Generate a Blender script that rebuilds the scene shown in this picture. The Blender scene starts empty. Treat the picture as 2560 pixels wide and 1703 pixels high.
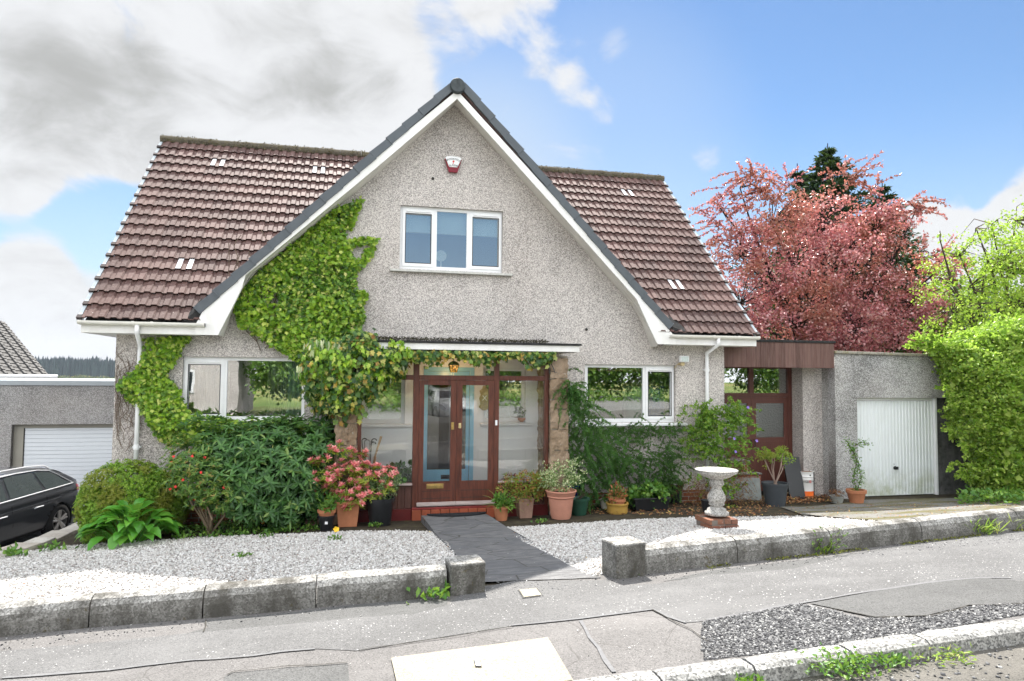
import bpy, bmesh, math, random
import numpy as np
from mathutils import Vector, Matrix
random.seed(7); RNG = np.random.default_rng(11)
C = bpy.context.scene.collection
R = math.radians
# ------------------------------------------------------------------ camera
YAW, PIT, ROL, FPX = R(13.0), R(2.92), R(.514), 1707.
cy, sy, cp, sp, cr, sr = math.cos(YAW), math.sin(YAW), math.cos(PIT), math.sin(PIT), math.cos(ROL), math.sin(ROL)
FW = np.array([sy*cp, cy*cp, sp]); RT = np.array([cy, -sy, 0.]); UP = np.cross(RT, FW)
R2 = cr*RT + sr*UP; U2 = -sr*RT + cr*UP
EYE = np.array([0., -11.75, 2.29])
cam = bpy.data.objects.new('camera', bpy.data.cameras.new('camera')); C.objects.link(cam)
cam.data.sensor_width = 36; cam.data.lens = 36*FPX/2560; cam.data.clip_start = .05; cam.data.clip_end = 6000
M = Matrix(((R2[0], U2[0], -FW[0], EYE[0]), (R2[1], U2[1], -FW[1], EYE[1]), (R2[2], U2[2], -FW[2], EYE[2]), (0, 0, 0, 1)))
cam.matrix_world = M; bpy.context.scene.camera = cam

def ray(x, y):
    return (x-1280)*R2 + (851.5-y)*U2 + FPX*FW
def P(x, y, Y=0.):                      # where the photograph's sight line meets the upright plane at depth Y
    v = ray(x, y); return EYE + v*((Y-EYE[1])/v[1])
def AT(x, y, d):                        # ... at a given distance along the view axis
    return EYE + ray(x, y)*(d/FPX)
def sm(t): t = np.clip(t, 0, 1); return t*t*(3-2*t)
def gz(X, Y):
    X = np.asarray(X, float); Y = np.asarray(Y, float)
    a = np.clip(-.75-Y, 0, 8.2)
    z = a*(.064+.006*(np.clip(X, -6, 12)-1)) - .04*np.clip(-X, 0, 8)
    z = z - .03*np.clip(Y+.75, 0, 12) - .08*sm((X-7)/2)*sm((Y+3)/2.5)
    return z
def G(x, y, dz=0.):
    v = ray(x, y); lo, hi = .2, 60.
    v = v/v[1]
    for _ in range(60):
        m = (lo+hi)/2; p = EYE+v*m
        if p[2] > float(gz(p[0], p[1]))+dz: lo = m
        else: hi = m
    return EYE+v*lo

# ------------------------------------------------------------------ world, sun, exposure
SUN_EL, SUN_AZ = R(53), math.atan2(.13, .99)         # azimuth measured from +Y towards +X
sun_dir = Vector((math.sin(SUN_AZ)*math.cos(SUN_EL), math.cos(SUN_AZ)*math.cos(SUN_EL), math.sin(SUN_EL)))
scn = bpy.context.scene
w = bpy.data.worlds.new('World'); scn.world = w; w.use_nodes = True
nt = w.node_tree; nt.nodes.clear()
def N(t, **k):
    n = nt.nodes.new(t)
    for a, b in k.items():
        if a == 'i':
            for kk, vv in b.items(): n.inputs[kk].default_value = vv
        else: setattr(n, a, b)
    return n
def Lk(a, b): nt.links.new(a, b)
out = N('ShaderNodeOutputWorld'); bg = N('ShaderNodeBackground'); bg.inputs['Strength'].default_value = .05
sky = N('ShaderNodeTexSky', sky_type='NISHITA', sun_disc=False, sun_elevation=SUN_EL, sun_rotation=SUN_AZ, altitude=100, air_density=1.0, dust_density=.1, ozone_density=2.0)
tc = N('ShaderNodeTexCoord')
vn = N('ShaderNodeVectorMath', operation='NORMALIZE'); Lk(tc.outputs['Generated'], vn.inputs[0])
def MT(op, a, b=None, c=None, clamp=False):
    n = N('ShaderNodeMath', operation=op, use_clamp=clamp)
    for i, s in enumerate((a, b, c)):
        if s is None: continue
        if isinstance(s, (int, float)): n.inputs[i].default_value = s
        else: Lk(s, n.inputs[i])
    return n.outputs[0]
def blob(x, y, ang, amp, d=None):
    v = ray(x, y) if d is None else np.array(d, float); v = v/np.linalg.norm(v)
    dt = N('ShaderNodeVectorMath', operation='DOT_PRODUCT'); Lk(vn.outputs[0], dt.inputs[0]); dt.inputs[1].default_value = v
    mr = N('ShaderNodeMapRange', interpolation_type='SMOOTHSTEP')
    Lk(dt.outputs['Value'], mr.inputs['Value']); mr.inputs['From Min'].default_value = math.cos(R(ang)); mr.inputs['From Max'].default_value = 1
    mr.inputs['To Min'].default_value = 0; mr.inputs['To Max'].default_value = amp
    return mr.outputs[0]
blobs = [(-150, 100, 13, .5), (200, 60, 12, .42), (560, 120, 10, .38), (760, 30, 9, .34), (330, 250, 7, .36), (620, 280, 9, .4), (900, 300, 8, .42), (900, 150, 6, .2), (1000, 250, 4, .2),
         (1080, 10, 7, .34), (1280, -20, 5, .26), (980, 400, 6, .34), (430, 300, 7, .3), (60, 455, 2.6, .3), (20, 480, 2.6, .25), (50, 720, 4.2, .34), (200, 800, 5, .34), (90, 640, 3, .2), (230, 880, 5, .38), (-20, 860, 7, .34),
         (1390, 150, 3.0, .17), (1440, 215, 2.4, .2), (1510, 270, 2.2, .18), (1500, 90, 2.6, .08), (1330, 120, 2.4, .07),
         (2620, 540, 4.2, .5), (2530, 560, 2.6, .36), (2370, 600, 3.0, .42), (2290, 560, 2.4, .34), (2300, 690, 4.4, .5), (2470, 700, 5.5, .5), (1960, 590, 1.5, .14), (1770, 385, 2.0, .2), (1930, 330, 2, .1), (2180, 110, 2, .14), (1850, 560, 2.2, .14), (1560, 130, 2.5, .14), (1700, 200, 3, .08)]
gblobs = [(60, 260, 6, .6), (250, 250, 6, .4), (480, 470, 5, .4), (680, 160, 6, .5), (880, 240, 5, .5), (60, 60, 4, .3), (350, 230, 6, .4), (2400, 690, 4, .3)]
cov = None
for b in blobs:
    o = blob(*b); cov = o if cov is None else MT('ADD', cov, o)
cov = MT('MINIMUM', cov, .5)
gc = None
for b in gblobs:
    o = blob(*b); gc = o if gc is None else MT('ADD', gc, o)
mp = N('ShaderNodeMapping'); mp.inputs['Scale'].default_value = (1, 1, 1.7); Lk(vn.outputs[0], mp.inputs['Vector'])
n1 = N('ShaderNodeTexNoise', i={'Scale': 4.6, 'Detail': 13, 'Roughness': .64, 'Distortion': .5}); Lk(mp.outputs[0], n1.inputs['Vector'])
n2 = N('ShaderNodeTexNoise', i={'Scale': 2.6, 'Detail': 7, 'Roughness': .55, 'Distortion': .4}); Lk(mp.outputs[0], n2.inputs['Vector'])
n3 = N('ShaderNodeTexNoise', i={'Scale': 9., 'Detail': 10, 'Roughness': .62, 'Distortion': .6}); Lk(mp.outputs[0], n3.inputs['Vector'])
sx = N('ShaderNodeSeparateXYZ'); Lk(vn.outputs[0], sx.inputs[0])
def smap(v, a, b, c=0., d=1.):
    m_ = N('ShaderNodeMapRange', interpolation_type='SMOOTHSTEP'); Lk(v, m_.inputs['Value'])
    for k_, x_ in (('From Min', a), ('From Max', b), ('To Min', c), ('To Max', d)): m_.inputs[k_].default_value = x_
    return m_.outputs[0]
back = MT('MAXIMUM', smap(sx.outputs['Y'], .25, -.35), smap(sx.outputs['Z'], .62, .85))     # unseen bright cloud behind and above the camera, added as fill light
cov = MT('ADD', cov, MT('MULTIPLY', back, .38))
cov = MT('SUBTRACT', cov, blob(0, 0, 13, .62, (.13, -.97, .24)))
dens = MT('ADD', n1.outputs['Fac'], cov)
cl = smap(dens, .62, .88)
thick = smap(MT('ADD', gc, MT('ADD', MT('MULTIPLY', MT('SUBTRACT', n2.outputs['Fac'], .5), 1.5), MT('ADD', MT('MULTIPLY', MT('SUBTRACT', n1.outputs['Fac'], .5), -1.3), MT('MULTIPLY', MT('SUBTRACT', n3.outputs['Fac'], .5), 1.9)))), -.05, 1.25)
cmix = N('ShaderNodeMix', data_type='RGBA'); Lk(thick, cmix.inputs[0])
CW, CG = 6.4, 3.7
cmix.inputs[6].default_value = (CW*.98, CW*.995, CW*1.02, 1); cmix.inputs[7].default_value = (CG*.985, CG*1.0, CG*.985, 1)
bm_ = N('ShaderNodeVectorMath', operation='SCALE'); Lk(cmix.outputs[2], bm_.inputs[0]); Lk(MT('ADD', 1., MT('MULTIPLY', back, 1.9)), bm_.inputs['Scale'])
hs = N('ShaderNodeHueSaturation', i={'Saturation': 1.1, 'Value': 1.07}); Lk(sky.outputs[0], hs.inputs['Color'])
smx = N('ShaderNodeMix', data_type='RGBA'); Lk(cl, smx.inputs[0]); 
hz = N('ShaderNodeMix', data_type='RGBA'); Lk(MT('ADD', smap(sx.outputs['Z'], .36, .0, 0, .7), MT('ADD', blob(1000, 560, 19, .75), blob(1500, 380, 14, .3)), clamp=True), hz.inputs[0]); Lk(hs.outputs[0], hz.inputs[6]); hz.inputs[7].default_value = (4.6, 5.5, 6.6, 1)
Lk(hz.outputs[2], smx.inputs[6]); Lk(bm_.outputs[0], smx.inputs[7])
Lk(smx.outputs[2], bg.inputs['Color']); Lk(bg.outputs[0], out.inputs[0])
sl = bpy.data.lights.new('sun', 'SUN'); sl.energy = 4.2; sl.angle = R(.6); sl.color = (1, .95, .88)
so = bpy.data.objects.new('sun', sl); C.objects.link(so); so.rotation_euler = sun_dir.to_track_quat('Z', 'Y').to_euler(); so.location = (0, 10, 20)
scn.view_settings.view_transform = 'Standard'; scn.view_settings.look = 'None'; scn.view_settings.gamma = 1
scn.view_settings.use_curve_mapping = False; scn.view_settings.exposure = 1.5
scn.cycles.max_bounces = 8; scn.cycles.transparent_max_bounces = 16

# ------------------------------------------------------------------ helpers: materials
def newmat(name):
    m = bpy.data.materials.new(name); m.use_nodes = True; t = m.node_tree
    b = t.nodes['Principled BSDF']; return m, t, b
class MM:
    """small node builder"""
    def __init__(s, name, rough=.7, spec=.4, metal=0.):
        s.m, s.t, s.b = newmat(name); s.b.inputs['Roughness'].default_value = rough
        s.b.inputs['Specular IOR Level'].default_value = spec; s.b.inputs['Metallic'].default_value = metal
        s.tc = s.t.nodes.new('ShaderNodeTexCoord').outputs['Object']
    def n(s, ty, props=None, **inp):
        nd = s.t.nodes.new(ty)
        for a, b in (props or {}).items(): setattr(nd, a, b)
        for a, b in inp.items():
            k = a.replace('_', ' ')
            k = int(k[1:]) if k[0] == 'i' and k[1:].isdigit() else k
            if hasattr(b, 'is_output'): s.t.links.new(b, nd.inputs[k])
            else: nd.inputs[k].default_value = b
        return nd
    def noise(s, scale, detail=4, rough=.55, vec=None, dist=0.):
        return s.n('ShaderNodeTexNoise', Scale=scale, Detail=detail, Roughness=rough, Distortion=dist, Vector=vec or s.tc).outputs['Fac']
    def voro(s, scale, feature='F1', out='Color', vec=None, rnd=1.):
        return s.n('ShaderNodeTexVoronoi', {'feature': feature}, Scale=scale, Randomness=rnd, Vector=vec or s.tc).outputs[out]
    def scl(s, v, vec=None, rot=(0, 0, 0), loc=(0, 0, 0)):
        return s.n('ShaderNodeMapping', Scale=v, Rotation=rot, Location=loc, Vector=vec or s.tc).outputs[0]
    def ramp(s, fac, stops, interp='LINEAR'):
        nd = s.t.nodes.new('ShaderNodeValToRGB'); s.t.links.new(fac, nd.inputs[0]); e = nd.color_ramp.elements; nd.color_ramp.interpolation = interp
        while len(e) < len(stops): e.new(.5)
        for k, (p, c) in enumerate(stops):
            e[k].position = p; c = c if isinstance(c, tuple) else (c, c, c); e[k].color = (*c[:3], 1)
        return nd.outputs[0]
    def mix(s, fac, a, b, mode='MIX'):
        nd = s.t.nodes.new('ShaderNodeMix'); nd.data_type = 'RGBA'; nd.blend_type = mode
        for k, v in ((0, fac), (6, a), (7, b)):
            if hasattr(v, 'is_output'): s.t.links.new(v, nd.inputs[k])
            elif k == 0: nd.inputs[k].default_value = v
            else:
                v = v if isinstance(v, tuple) else (v, v, v); nd.inputs[k].default_value = (*v[:3], 1)
        return nd.outputs[2]
    def math(s, op, a, b=0., clamp=False):
        nd = s.t.nodes.new('ShaderNodeMath'); nd.operation = op; nd.use_clamp = clamp
        for k, v in ((0, a), (1, b)):
            if hasattr(v, 'is_output'): s.t.links.new(v, nd.inputs[k])
            else: nd.inputs[k].default_value = v
        return nd.outputs[0]
    def island(s):
        return s.t.nodes.new('ShaderNodeNewGeometry').outputs['Random Per Island']
    def sepz(s, ax='Z', vec=None):
        nd = s.t.nodes.new('ShaderNodeSeparateXYZ'); s.t.links.new(vec or s.tc, nd.inputs[0]); return nd.outputs[ax]
    def col(s, c):
        if hasattr(c, 'is_output'): s.t.links.new(c, s.b.inputs['Base Color'])
        else: s.b.inputs['Base Color'].default_value = (*c[:3], 1)
        return s
    def rough(s, c): s.t.links.new(c, s.b.inputs['Roughness']); return s
    def bump(s, h, strength=.4, dist=.01):
        nd = s.t.nodes.new('ShaderNodeBump'); nd.inputs['Strength'].default_value = strength; nd.inputs['Distance'].default_value = dist
        s.t.links.new(h, nd.inputs['Height']); s.t.links.new(nd.outputs[0], s.b.inputs['Normal']); return s

def plain(name, c, rough=.5, spec=.4, var=.12, scale=6, metal=0., bump=0.):
    m = MM(name, rough, spec, metal); nz = m.noise(scale, 6, .65)
    lo = tuple(x*(1-var) for x in c); hi = tuple(min(1, x*(1+var)) for x in c)
    m.col(m.ramp(nz, [(.3, lo), (.7, hi)]))
    if bump: m.bump(m.noise(scale*8, 4), bump, .01)
    return m.m
def leafmat(name, stops, rough=.45, trans=.35, tint=(.5, .8, .1), spec=.4, patch=None):
    m = MM(name, rough, spec); c = m.ramp(m.island(), stops)
    if patch: c = m.mix(m.ramp(m.noise(patch[1], 3), [(.48, 0.), (.58, 1.)]), c, m.mix(.75, c, patch[0]))
    m.col(c)
    tr = m.n('ShaderNodeBsdfTranslucent', Color=m.mix(.5, c, tint, 'MIX'))
    mx = m.n('ShaderNodeMixShader', i0=trans, i1=m.b.outputs[0], i2=tr.outputs[0])
    m.t.links.new(mx.outputs[0], m.t.nodes['Material Output'].inputs[0])
    return m.m
def glassmat(name, tint=(.9, .95, .95), refl=.12, rough=0.0, wav=0., alpha_rough=None):
    m = MM(name); t = m.t
    gl = m.n('ShaderNodeBsdfGlossy', Roughness=rough, Color=(1, 1, 1, 1))
    if alpha_rough is None: tr = m.n('ShaderNodeBsdfTransparent', Color=(*tint, 1))
    else: tr = m.n('ShaderNodeBsdfRefraction', Color=(*tint, 1), Roughness=alpha_rough, IOR=1.15)
    fr = m.n('ShaderNodeFresnel', IOR=1.5).outputs[0]
    f = m.math('ADD', m.math('MULTIPLY', fr, 1.3), refl, True)
    if wav:
        b = m.n('ShaderNodeBump', Strength=wav, Distance=.02, Height=m.noise(3.5 if alpha_rough is None else 30, 1)); t.links.new(b.outputs[0], gl.inputs['Normal'])
        if alpha_rough is not None: t.links.new(b.outputs[0], tr.inputs['Normal'])
    mx = m.n('ShaderNodeMixShader', i0=f, i1=tr.outputs[0], i2=gl.outputs[0]); t.links.new(mx.outputs[0], t.nodes['Material Output'].inputs[0])
    return m.m

def harl(name, light=(.62, .585, .555), mid=(.42, .39, .37), dark=(.26, .245, .235), stain=.5, stain_scale=.55, dirt=(.45, .62), sc=92):
    m = MM(name, .9, .2)
    v = m.voro(sc); s = m.sepz('X', v)
    st = m.ramp(m.noise(stain_scale, 7, .62), [(dirt[0], 0.), (dirt[1], 1.)])
    base = m.ramp(s, [(.0, dark), (.13, dark), (.26, mid), (.5, mid), (.62, light), (1., tuple(min(1, a*1.18) for a in light))])
    drk = m.ramp(s, [(.0, (.07, .07, .068)), (.4, tuple(a*.45 for a in mid)), (.7, mid), (1., light)])
    c = m.mix(m.math('MULTIPLY', st, stain), base, drk)
    sk = m.ramp(m.noise(2.4, 5, .6, m.scl((1, 1, .13))), [(.52, 0.), (.72, .55)]); c = m.mix(sk, c, m.mix(.55, c, drk))
    wm = m.ramp(m.noise(.5, 3), [(.4, 0.), (.65, .4)]); c = m.mix(wm, c, (.60, .5, .43), 'MIX') if False else m.mix(m.math('MULTIPLY', wm, .35), c, (.52, .44, .38))
    m.col(c); m.bump(m.voro(sc, out='Distance'), .35, .01)
    return m.m
# ------------------------------------------------------------------ helpers: meshes and objects
OFF = {}
def put(o, parent):
    C.objects.link(o)
    if parent is not None: o.parent = parent
    return o
def tag(o, label=None, cat=None, group=None, kind=None):
    if label: o['label'] = label
    if cat: o['category'] = cat
    if group: o['group'] = group
    if kind: o['kind'] = kind
    return o
def thing(name, label, cat, loc=(0, 0, 0), group=None, rz=0.):
    o = bpy.data.objects.new(name, None); C.objects.link(o); o.location = loc; o.rotation_euler = (0, 0, rz); o.empty_display_size = .1
    OFF[o.name] = np.array(loc, float); tag(o, label, cat, group); return o
def rootoff(parent):
    p = parent
    while p is not None:
        if p.name in OFF: return OFF[p.name]
        p = p.parent
    return np.zeros(3)
def mesh_np(name, V, faces, mats, parent=None, smooth=False, local=False, mi=None):
    """V (n,3); faces: list of tuples or an (m,k) array"""
    V = np.asarray(V, float)
    if parent is not None and not local: V = V-rootoff(parent)
    me = bpy.data.meshes.new(name)
    if isinstance(faces, np.ndarray):
        m, k = faces.shape
        me.vertices.add(len(V)); me.vertices.foreach_set('co', V.astype(np.float32).ravel())
        me.loops.add(m*k); me.loops.foreach_set('vertex_index', faces.astype(np.int32).ravel())
        me.polygons.add(m); me.polygons.foreach_set('loop_start', np.arange(0, m*k, k, dtype=np.int32))
        try: me.polygons.foreach_set('loop_total', np.full(m, k, dtype=np.int32))
        except Exception: pass
        me.update(calc_edges=True)
    else:
        me.from_pydata(V.tolist(), [], faces)
    if not isinstance(mats, (list, tuple)): mats = [mats]
    for x in mats: me.materials.append(x)
    if mi is not None: me.polygons.foreach_set('material_index', np.array(mi, dtype=np.int32))
    if smooth: me.polygons.foreach_set('use_smooth', np.ones(len(me.polygons), dtype=bool))
    o = bpy.data.objects.new(name, me); put(o, parent); return o
class MB:
    def __init__(s): s.v = []; s.f = []; s.m = []; s.cur = 0
    def add(s, vs, fs):
        k = len(s.v); s.v.extend([tuple(float(c) for c in v) for v in vs]); s.f.extend([tuple(i+k for i in f) for f in fs]); s.m.extend([s.cur]*len(fs)); return s
    def box(s, x0, x1, y0, y1, z0, z1):
        return s.add([(x0, y0, z0), (x1, y0, z0), (x1, y1, z0), (x0, y1, z0), (x0, y0, z1), (x1, y0, z1), (x1, y1, z1), (x0, y1, z1)],
                     [(0, 3, 2, 1), (4, 5, 6, 7), (0, 1, 5, 4), (1, 2, 6, 5), (2, 3, 7, 6), (3, 0, 4, 7)])
    def obox(s, c, sz, rz=0., jit=0.):
        ca, sa = math.cos(rz), math.sin(rz); vs = []
        for dz in (-.5, .5):
            for dx, dy in ((-.5, -.5), (.5, -.5), (.5, .5), (-.5, .5)):
                x, y = dx*sz[0], dy*sz[1]; j = [random.uniform(-jit, jit) for _ in range(3)]
                vs.append((c[0]+x*ca-y*sa+j[0], c[1]+x*sa+y*ca+j[1], c[2]+dz*sz[2]+j[2]))
        return s.add(vs, [(0, 3, 2, 1), (4, 5, 6, 7), (0, 1, 5, 4), (1, 2, 6, 5), (2, 3, 7, 6), (3, 0, 4, 7)])
    def prism(s, poly, vec):
        n = len(poly); vec = np.array(vec, float); a = [np.array(p, float) for p in poly]
        return s.add(a+[p+vec for p in a], [tuple(range(n))[::-1], tuple(range(n, 2*n))]+[(i, (i+1) % n, n+(i+1) % n, n+i) for i in range(n)])
    def tube(s, pts, rad, n=8, cap=True):
        pts = [np.array(p, float) for p in pts]; m = len(pts)
        if not hasattr(rad, '__len__'): rad = [rad]*m
        vs = []; prev = None
        for i, p in enumerate(pts):
            t = pts[min(i+1, m-1)]-pts[max(i-1, 0)]; t = t/(np.linalg.norm(t)+1e-9)
            if prev is None:
                a = np.array([0, 0, 1.]) if abs(t[2]) < .9 else np.array([1., 0, 0]); u = np.cross(t, a)
            else: u = prev-t*(prev@t)
            u = u/(np.linalg.norm(u)+1e-9); prev = u; w_ = np.cross(t, u)
            for k in range(n):
                an = 2*math.pi*k/n; vs.append(p+rad[i]*(math.cos(an)*u+math.sin(an)*w_))
        fs = [(i*n+k, i*n+(k+1) % n, (i+1)*n+(k+1) % n, (i+1)*n+k) for i in range(m-1) for k in range(n)]
        if cap: fs += [tuple(range(n))[::-1], tuple(range((m-1)*n, m*n))]
        return s.add(vs, fs)
    def lathe(s, prof, c=(0, 0, 0), n=28, sq=0., wob=0.):
        """prof: list of (r,z) bottom to top"""
        vs = []; m = len(prof)
        for r_, z in prof:
            for k in range(n):
                a = 2*math.pi*(k+.5)/n
                q = 1.
                if sq: q = 1/max(abs(math.cos(a)), abs(math.sin(a)))*sq+(1-sq); q = min(q, 1.32)
                vs.append((c[0]+r_*q*math.cos(a), c[1]+r_*q*math.sin(a), c[2]+z))
        fs = [(i*n+k, i*n+(k+1) % n, (i+1)*n+(k+1) % n, (i+1)*n+k) for i in range(m-1) for k in range(n)]
        return s.add(vs, fs)
    def build(s, name, mat, parent=None, smooth=False, bevel=0., local=False, seg=2):
        mats = mat if isinstance(mat, (list, tuple)) else [mat]
        o = mesh_np(name, np.array(s.v), s.f, mats, parent, smooth, local, mi=s.m)
        if bevel:
            b = o.modifiers.new('bevel', 'BEVEL'); b.width = bevel; b.segments = seg; b.limit_method = 'ANGLE'; b.angle_limit = R(40)
        return o
def sheet2d(outlines, axis, at, thick, name, mat, parent=None, bevel=0.):
    """flat board with holes: outlines are 2D loops (first outer), extruded by thick. axis 'Y': loops are (x,z) and the board faces -Y with its front at Y=at"""
    cu = bpy.data.curves.new(name+'_c', 'CURVE'); cu.dimensions = '2D'; cu.fill_mode = 'BOTH'; cu.extrude = thick/2
    for lp in outlines:
        sp_ = cu.splines.new('POLY'); sp_.points.add(len(lp)-1); sp_.use_cyclic_u = True
        for k, (a, b) in enumerate(lp): sp_.points[k].co = (a, b, 0, 1)
    o = bpy.data.objects.new(name+'_c', cu); C.objects.link(o); dg = bpy.context.evaluated_depsgraph_get()
    me = bpy.data.meshes.new_from_object(o.evaluated_get(dg)); bpy.data.objects.remove(o); bpy.data.curves.remove(cu)
    off = rootoff(parent) if parent is not None else np.zeros(3)
    for v in me.vertices:
        x, z, d = v.co; v.co = (x-off[0], at+thick/2-d-off[1], z-off[2])
    me.materials.clear(); me.materials.append(mat); me.name = name
    ob = bpy.data.objects.new(name, me); put(ob, parent)
    if bevel:
        b = ob.modifiers.new('bevel', 'BEVEL'); b.width = bevel; b.segments = 2; b.limit_method = 'ANGLE'; b.angle_limit = R(40)
    return ob
def rect(x0, x1, z0, z1): return [(x0, z0), (x1, z0), (x1, z1), (x0, z1)]
def textmesh(name, body, size, mat, parent, loc, rot=(math.pi/2, 0, 0), ext=.002, bend=0.):
    cu = bpy.data.curves.new(name+'_c', 'FONT'); cu.body = body; cu.size = size; cu.extrude = ext; cu.align_x = 'CENTER'; cu.align_y = 'CENTER'
    o = bpy.data.objects.new(name+'_c', cu); C.objects.link(o); dg = bpy.context.evaluated_depsgraph_get()
    me = bpy.data.meshes.new_from_object(o.evaluated_get(dg)); bpy.data.objects.remove(o)
    if bend:
        for v in me.vertices:
            x, y = v.co.x, v.co.y; a = x/bend; v.co.x = (bend+y)*math.sin(a); v.co.y = (bend+y)*math.cos(a)-bend
    me.materials.clear(); me.materials.append(mat); ob = bpy.data.objects.new(name, me); put(ob, parent)
    off = rootoff(parent) if parent is not None else np.zeros(3)
    ob.location = tuple(np.array(loc, float)-off); ob.rotation_euler = rot; return ob
def drape(poly_xy, dz, name, mat, parent=None, step=.25, fn=gz, noise=0.):
    bm = bmesh.new(); vs = [bm.verts.new((p[0], p[1], 0)) for p in poly_xy]; f = bm.faces.new(vs)
    bmesh.ops.triangulate(bm, faces=[f])
    xs = [p[0] for p in poly_xy]; ys = [p[1] for p in poly_xy]
    for ax, (a, b) in ((0, (min(xs), max(xs))), (1, (min(ys), max(ys)))):
        k = math.ceil(a/step)
        while k*step < b:
            co = [0, 0, 0]; no = [0, 0, 0]; co[ax] = k*step; no[ax] = 1
            bmesh.ops.bisect_plane(bm, geom=bm.verts[:]+bm.edges[:]+bm.faces[:], plane_co=co, plane_no=no, dist=1e-5); k += 1
    bmesh.ops.remove_doubles(bm, verts=bm.verts[:], dist=1e-4)
    for v in bm.verts: v.co.z = float(fn(v.co.x, v.co.y))+dz
    for f in bm.faces:
        if f.normal.z < 0: f.normal_flip()
    me = bpy.data.meshes.new(name); bm.to_mesh(me); bm.free(); me.materials.append(mat)
    for p in me.polygons: p.use_smooth = True
    o = bpy.data.objects.new(name, me); put(o, parent); return o
def GP(pts, dz=0.): return [tuple(G(x, y, dz)[:2]) for x, y in pts]
def inpoly(px, py, poly):
    px = np.asarray(px); py = np.asarray(py); ins = np.zeros(px.shape, bool); n = len(poly)
    for i in range(n):
        x1, y1 = poly[i]; x2, y2 = poly[(i+1) % n]
        c = ((y1 > py) != (y2 > py)) & (px < (x2-x1)*(py-y1)/(y2-y1+1e-12)+x1); ins ^= c
    return ins
def samp_poly(poly, n):
    xs = [p[0] for p in poly]; ys = [p[1] for p in poly]; o = np.zeros((0, 2))
    while len(o) < n:
        q = np.column_stack([RNG.uniform(min(xs), max(xs), n*2), RNG.uniform(min(ys), max(ys), n*2)])
        o = np.vstack([o, q[inpoly(q[:, 0], q[:, 1], poly)]])
    return o[:n]
def unit(a): return a/(np.linalg.norm(a, axis=-1, keepdims=True)+1e-9)
def rnd_unit(n): return unit(RNG.normal(size=(n, 3)))
# leaf templates: (along, across, out of plane) and faces
KITE = (np.array([(0, 0, 0), (.45, .5, .12), (1, 0, 0), (.45, -.5, .12)]), [(0, 1, 2), (0, 2, 3)])
OVAL = (np.array([(0, 0, 0), (.25, .4, .07), (.65, .42, .06), (1, 0, -.06), (.65, -.42, .06), (.25, -.4, .07)]), [(0, 1, 2, 3), (0, 3, 4, 5)])
IVY = (np.array([(0, 0, 0), (.02, .42, .05), (.3, .36, .04), (.5, .62, .0), (.62, .3, .05), (1, 0, 0), (.62, -.3, .05), (.5, -.62, 0), (.3, -.36, .04), (.02, -.42, .05)]),
       [(0, 1, 2, 3, 4, 5), (0, 5, 6, 7, 8, 9)])
BLADE = (np.array([(0, -.3, 0), (0, .3, 0), (.35, .5, .0), (.35, -.5, 0), (.7, .4, -.08), (.7, -.4, -.08), (1, 0, -.25)]), [(0, 1, 2, 3), (3, 2, 4, 5), (5, 4, 6)])
HOSTA = (np.array([(0, 0, 0), (.12, .36, .10), (.12, -.36, .10), (.2, 0, .02), (.42, .5, .14), (.42, -.5, .14), (.45, 0, .04), (.72, .34, .06), (.72, -.34, .06), (.75, 0, -.02), (1, 0, -.2)]),
         [(0, 3, 1), (0, 2, 3), (1, 3, 6, 4), (3, 2, 5, 6), (4, 6, 9, 7), (6, 5, 8, 9), (7, 9, 10), (9, 8, 10)])
def leaves(name, Cn, D, Nn, Ln, Wd, mat, parent=None, shape=KITE, smooth=True, curl=0.):
    T, F = shape; n = len(Cn); k = len(T)
    D = unit(D); S = unit(np.cross(Nn, D)); Nn = np.cross(D, S)
    Ln = np.broadcast_to(Ln, (n,))[:, None, None]; Wd = np.broadcast_to(Wd, (n,))[:, None, None]
    V = Cn[:, None, :] + Ln*T[None, :, 0:1]*D[:, None, :] + Wd*T[None, :, 1:2]*S[:, None, :] + Ln*T[None, :, 2:3]*Nn[:, None, :]
    V = V.reshape(-1, 3); sizes = {}
    lt = []; idx = []
    base = (np.arange(n)*k)[:, None]
    per = np.concatenate([np.array(f) for f in F]); tot = np.array([len(f) for f in F])
    allidx = (base+per[None, :]).ravel(); alltot = np.tile(tot, n)
    me = bpy.data.meshes.new(name); V2 = V-(rootoff(parent) if parent is not None else 0)
    me.vertices.add(len(V2)); me.vertices.foreach_set('co', V2.astype(np.float32).ravel())
    me.loops.add(len(allidx)); me.loops.foreach_set('vertex_index', allidx.astype(np.int32))
    me.polygons.add(len(alltot)); st = np.concatenate([[0], np.cumsum(alltot)[:-1]])
    me.polygons.foreach_set('loop_start', st.astype(np.int32))
    try: me.polygons.foreach_set('loop_total', alltot.astype(np.int32))
    except Exception: pass
    me.update(calc_edges=True); me.materials.append(mat)
    if smooth: me.polygons.foreach_set('use_smooth', np.ones(len(alltot), dtype=bool))
    o = bpy.data.objects.new(name, me); put(o, parent); return o
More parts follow.
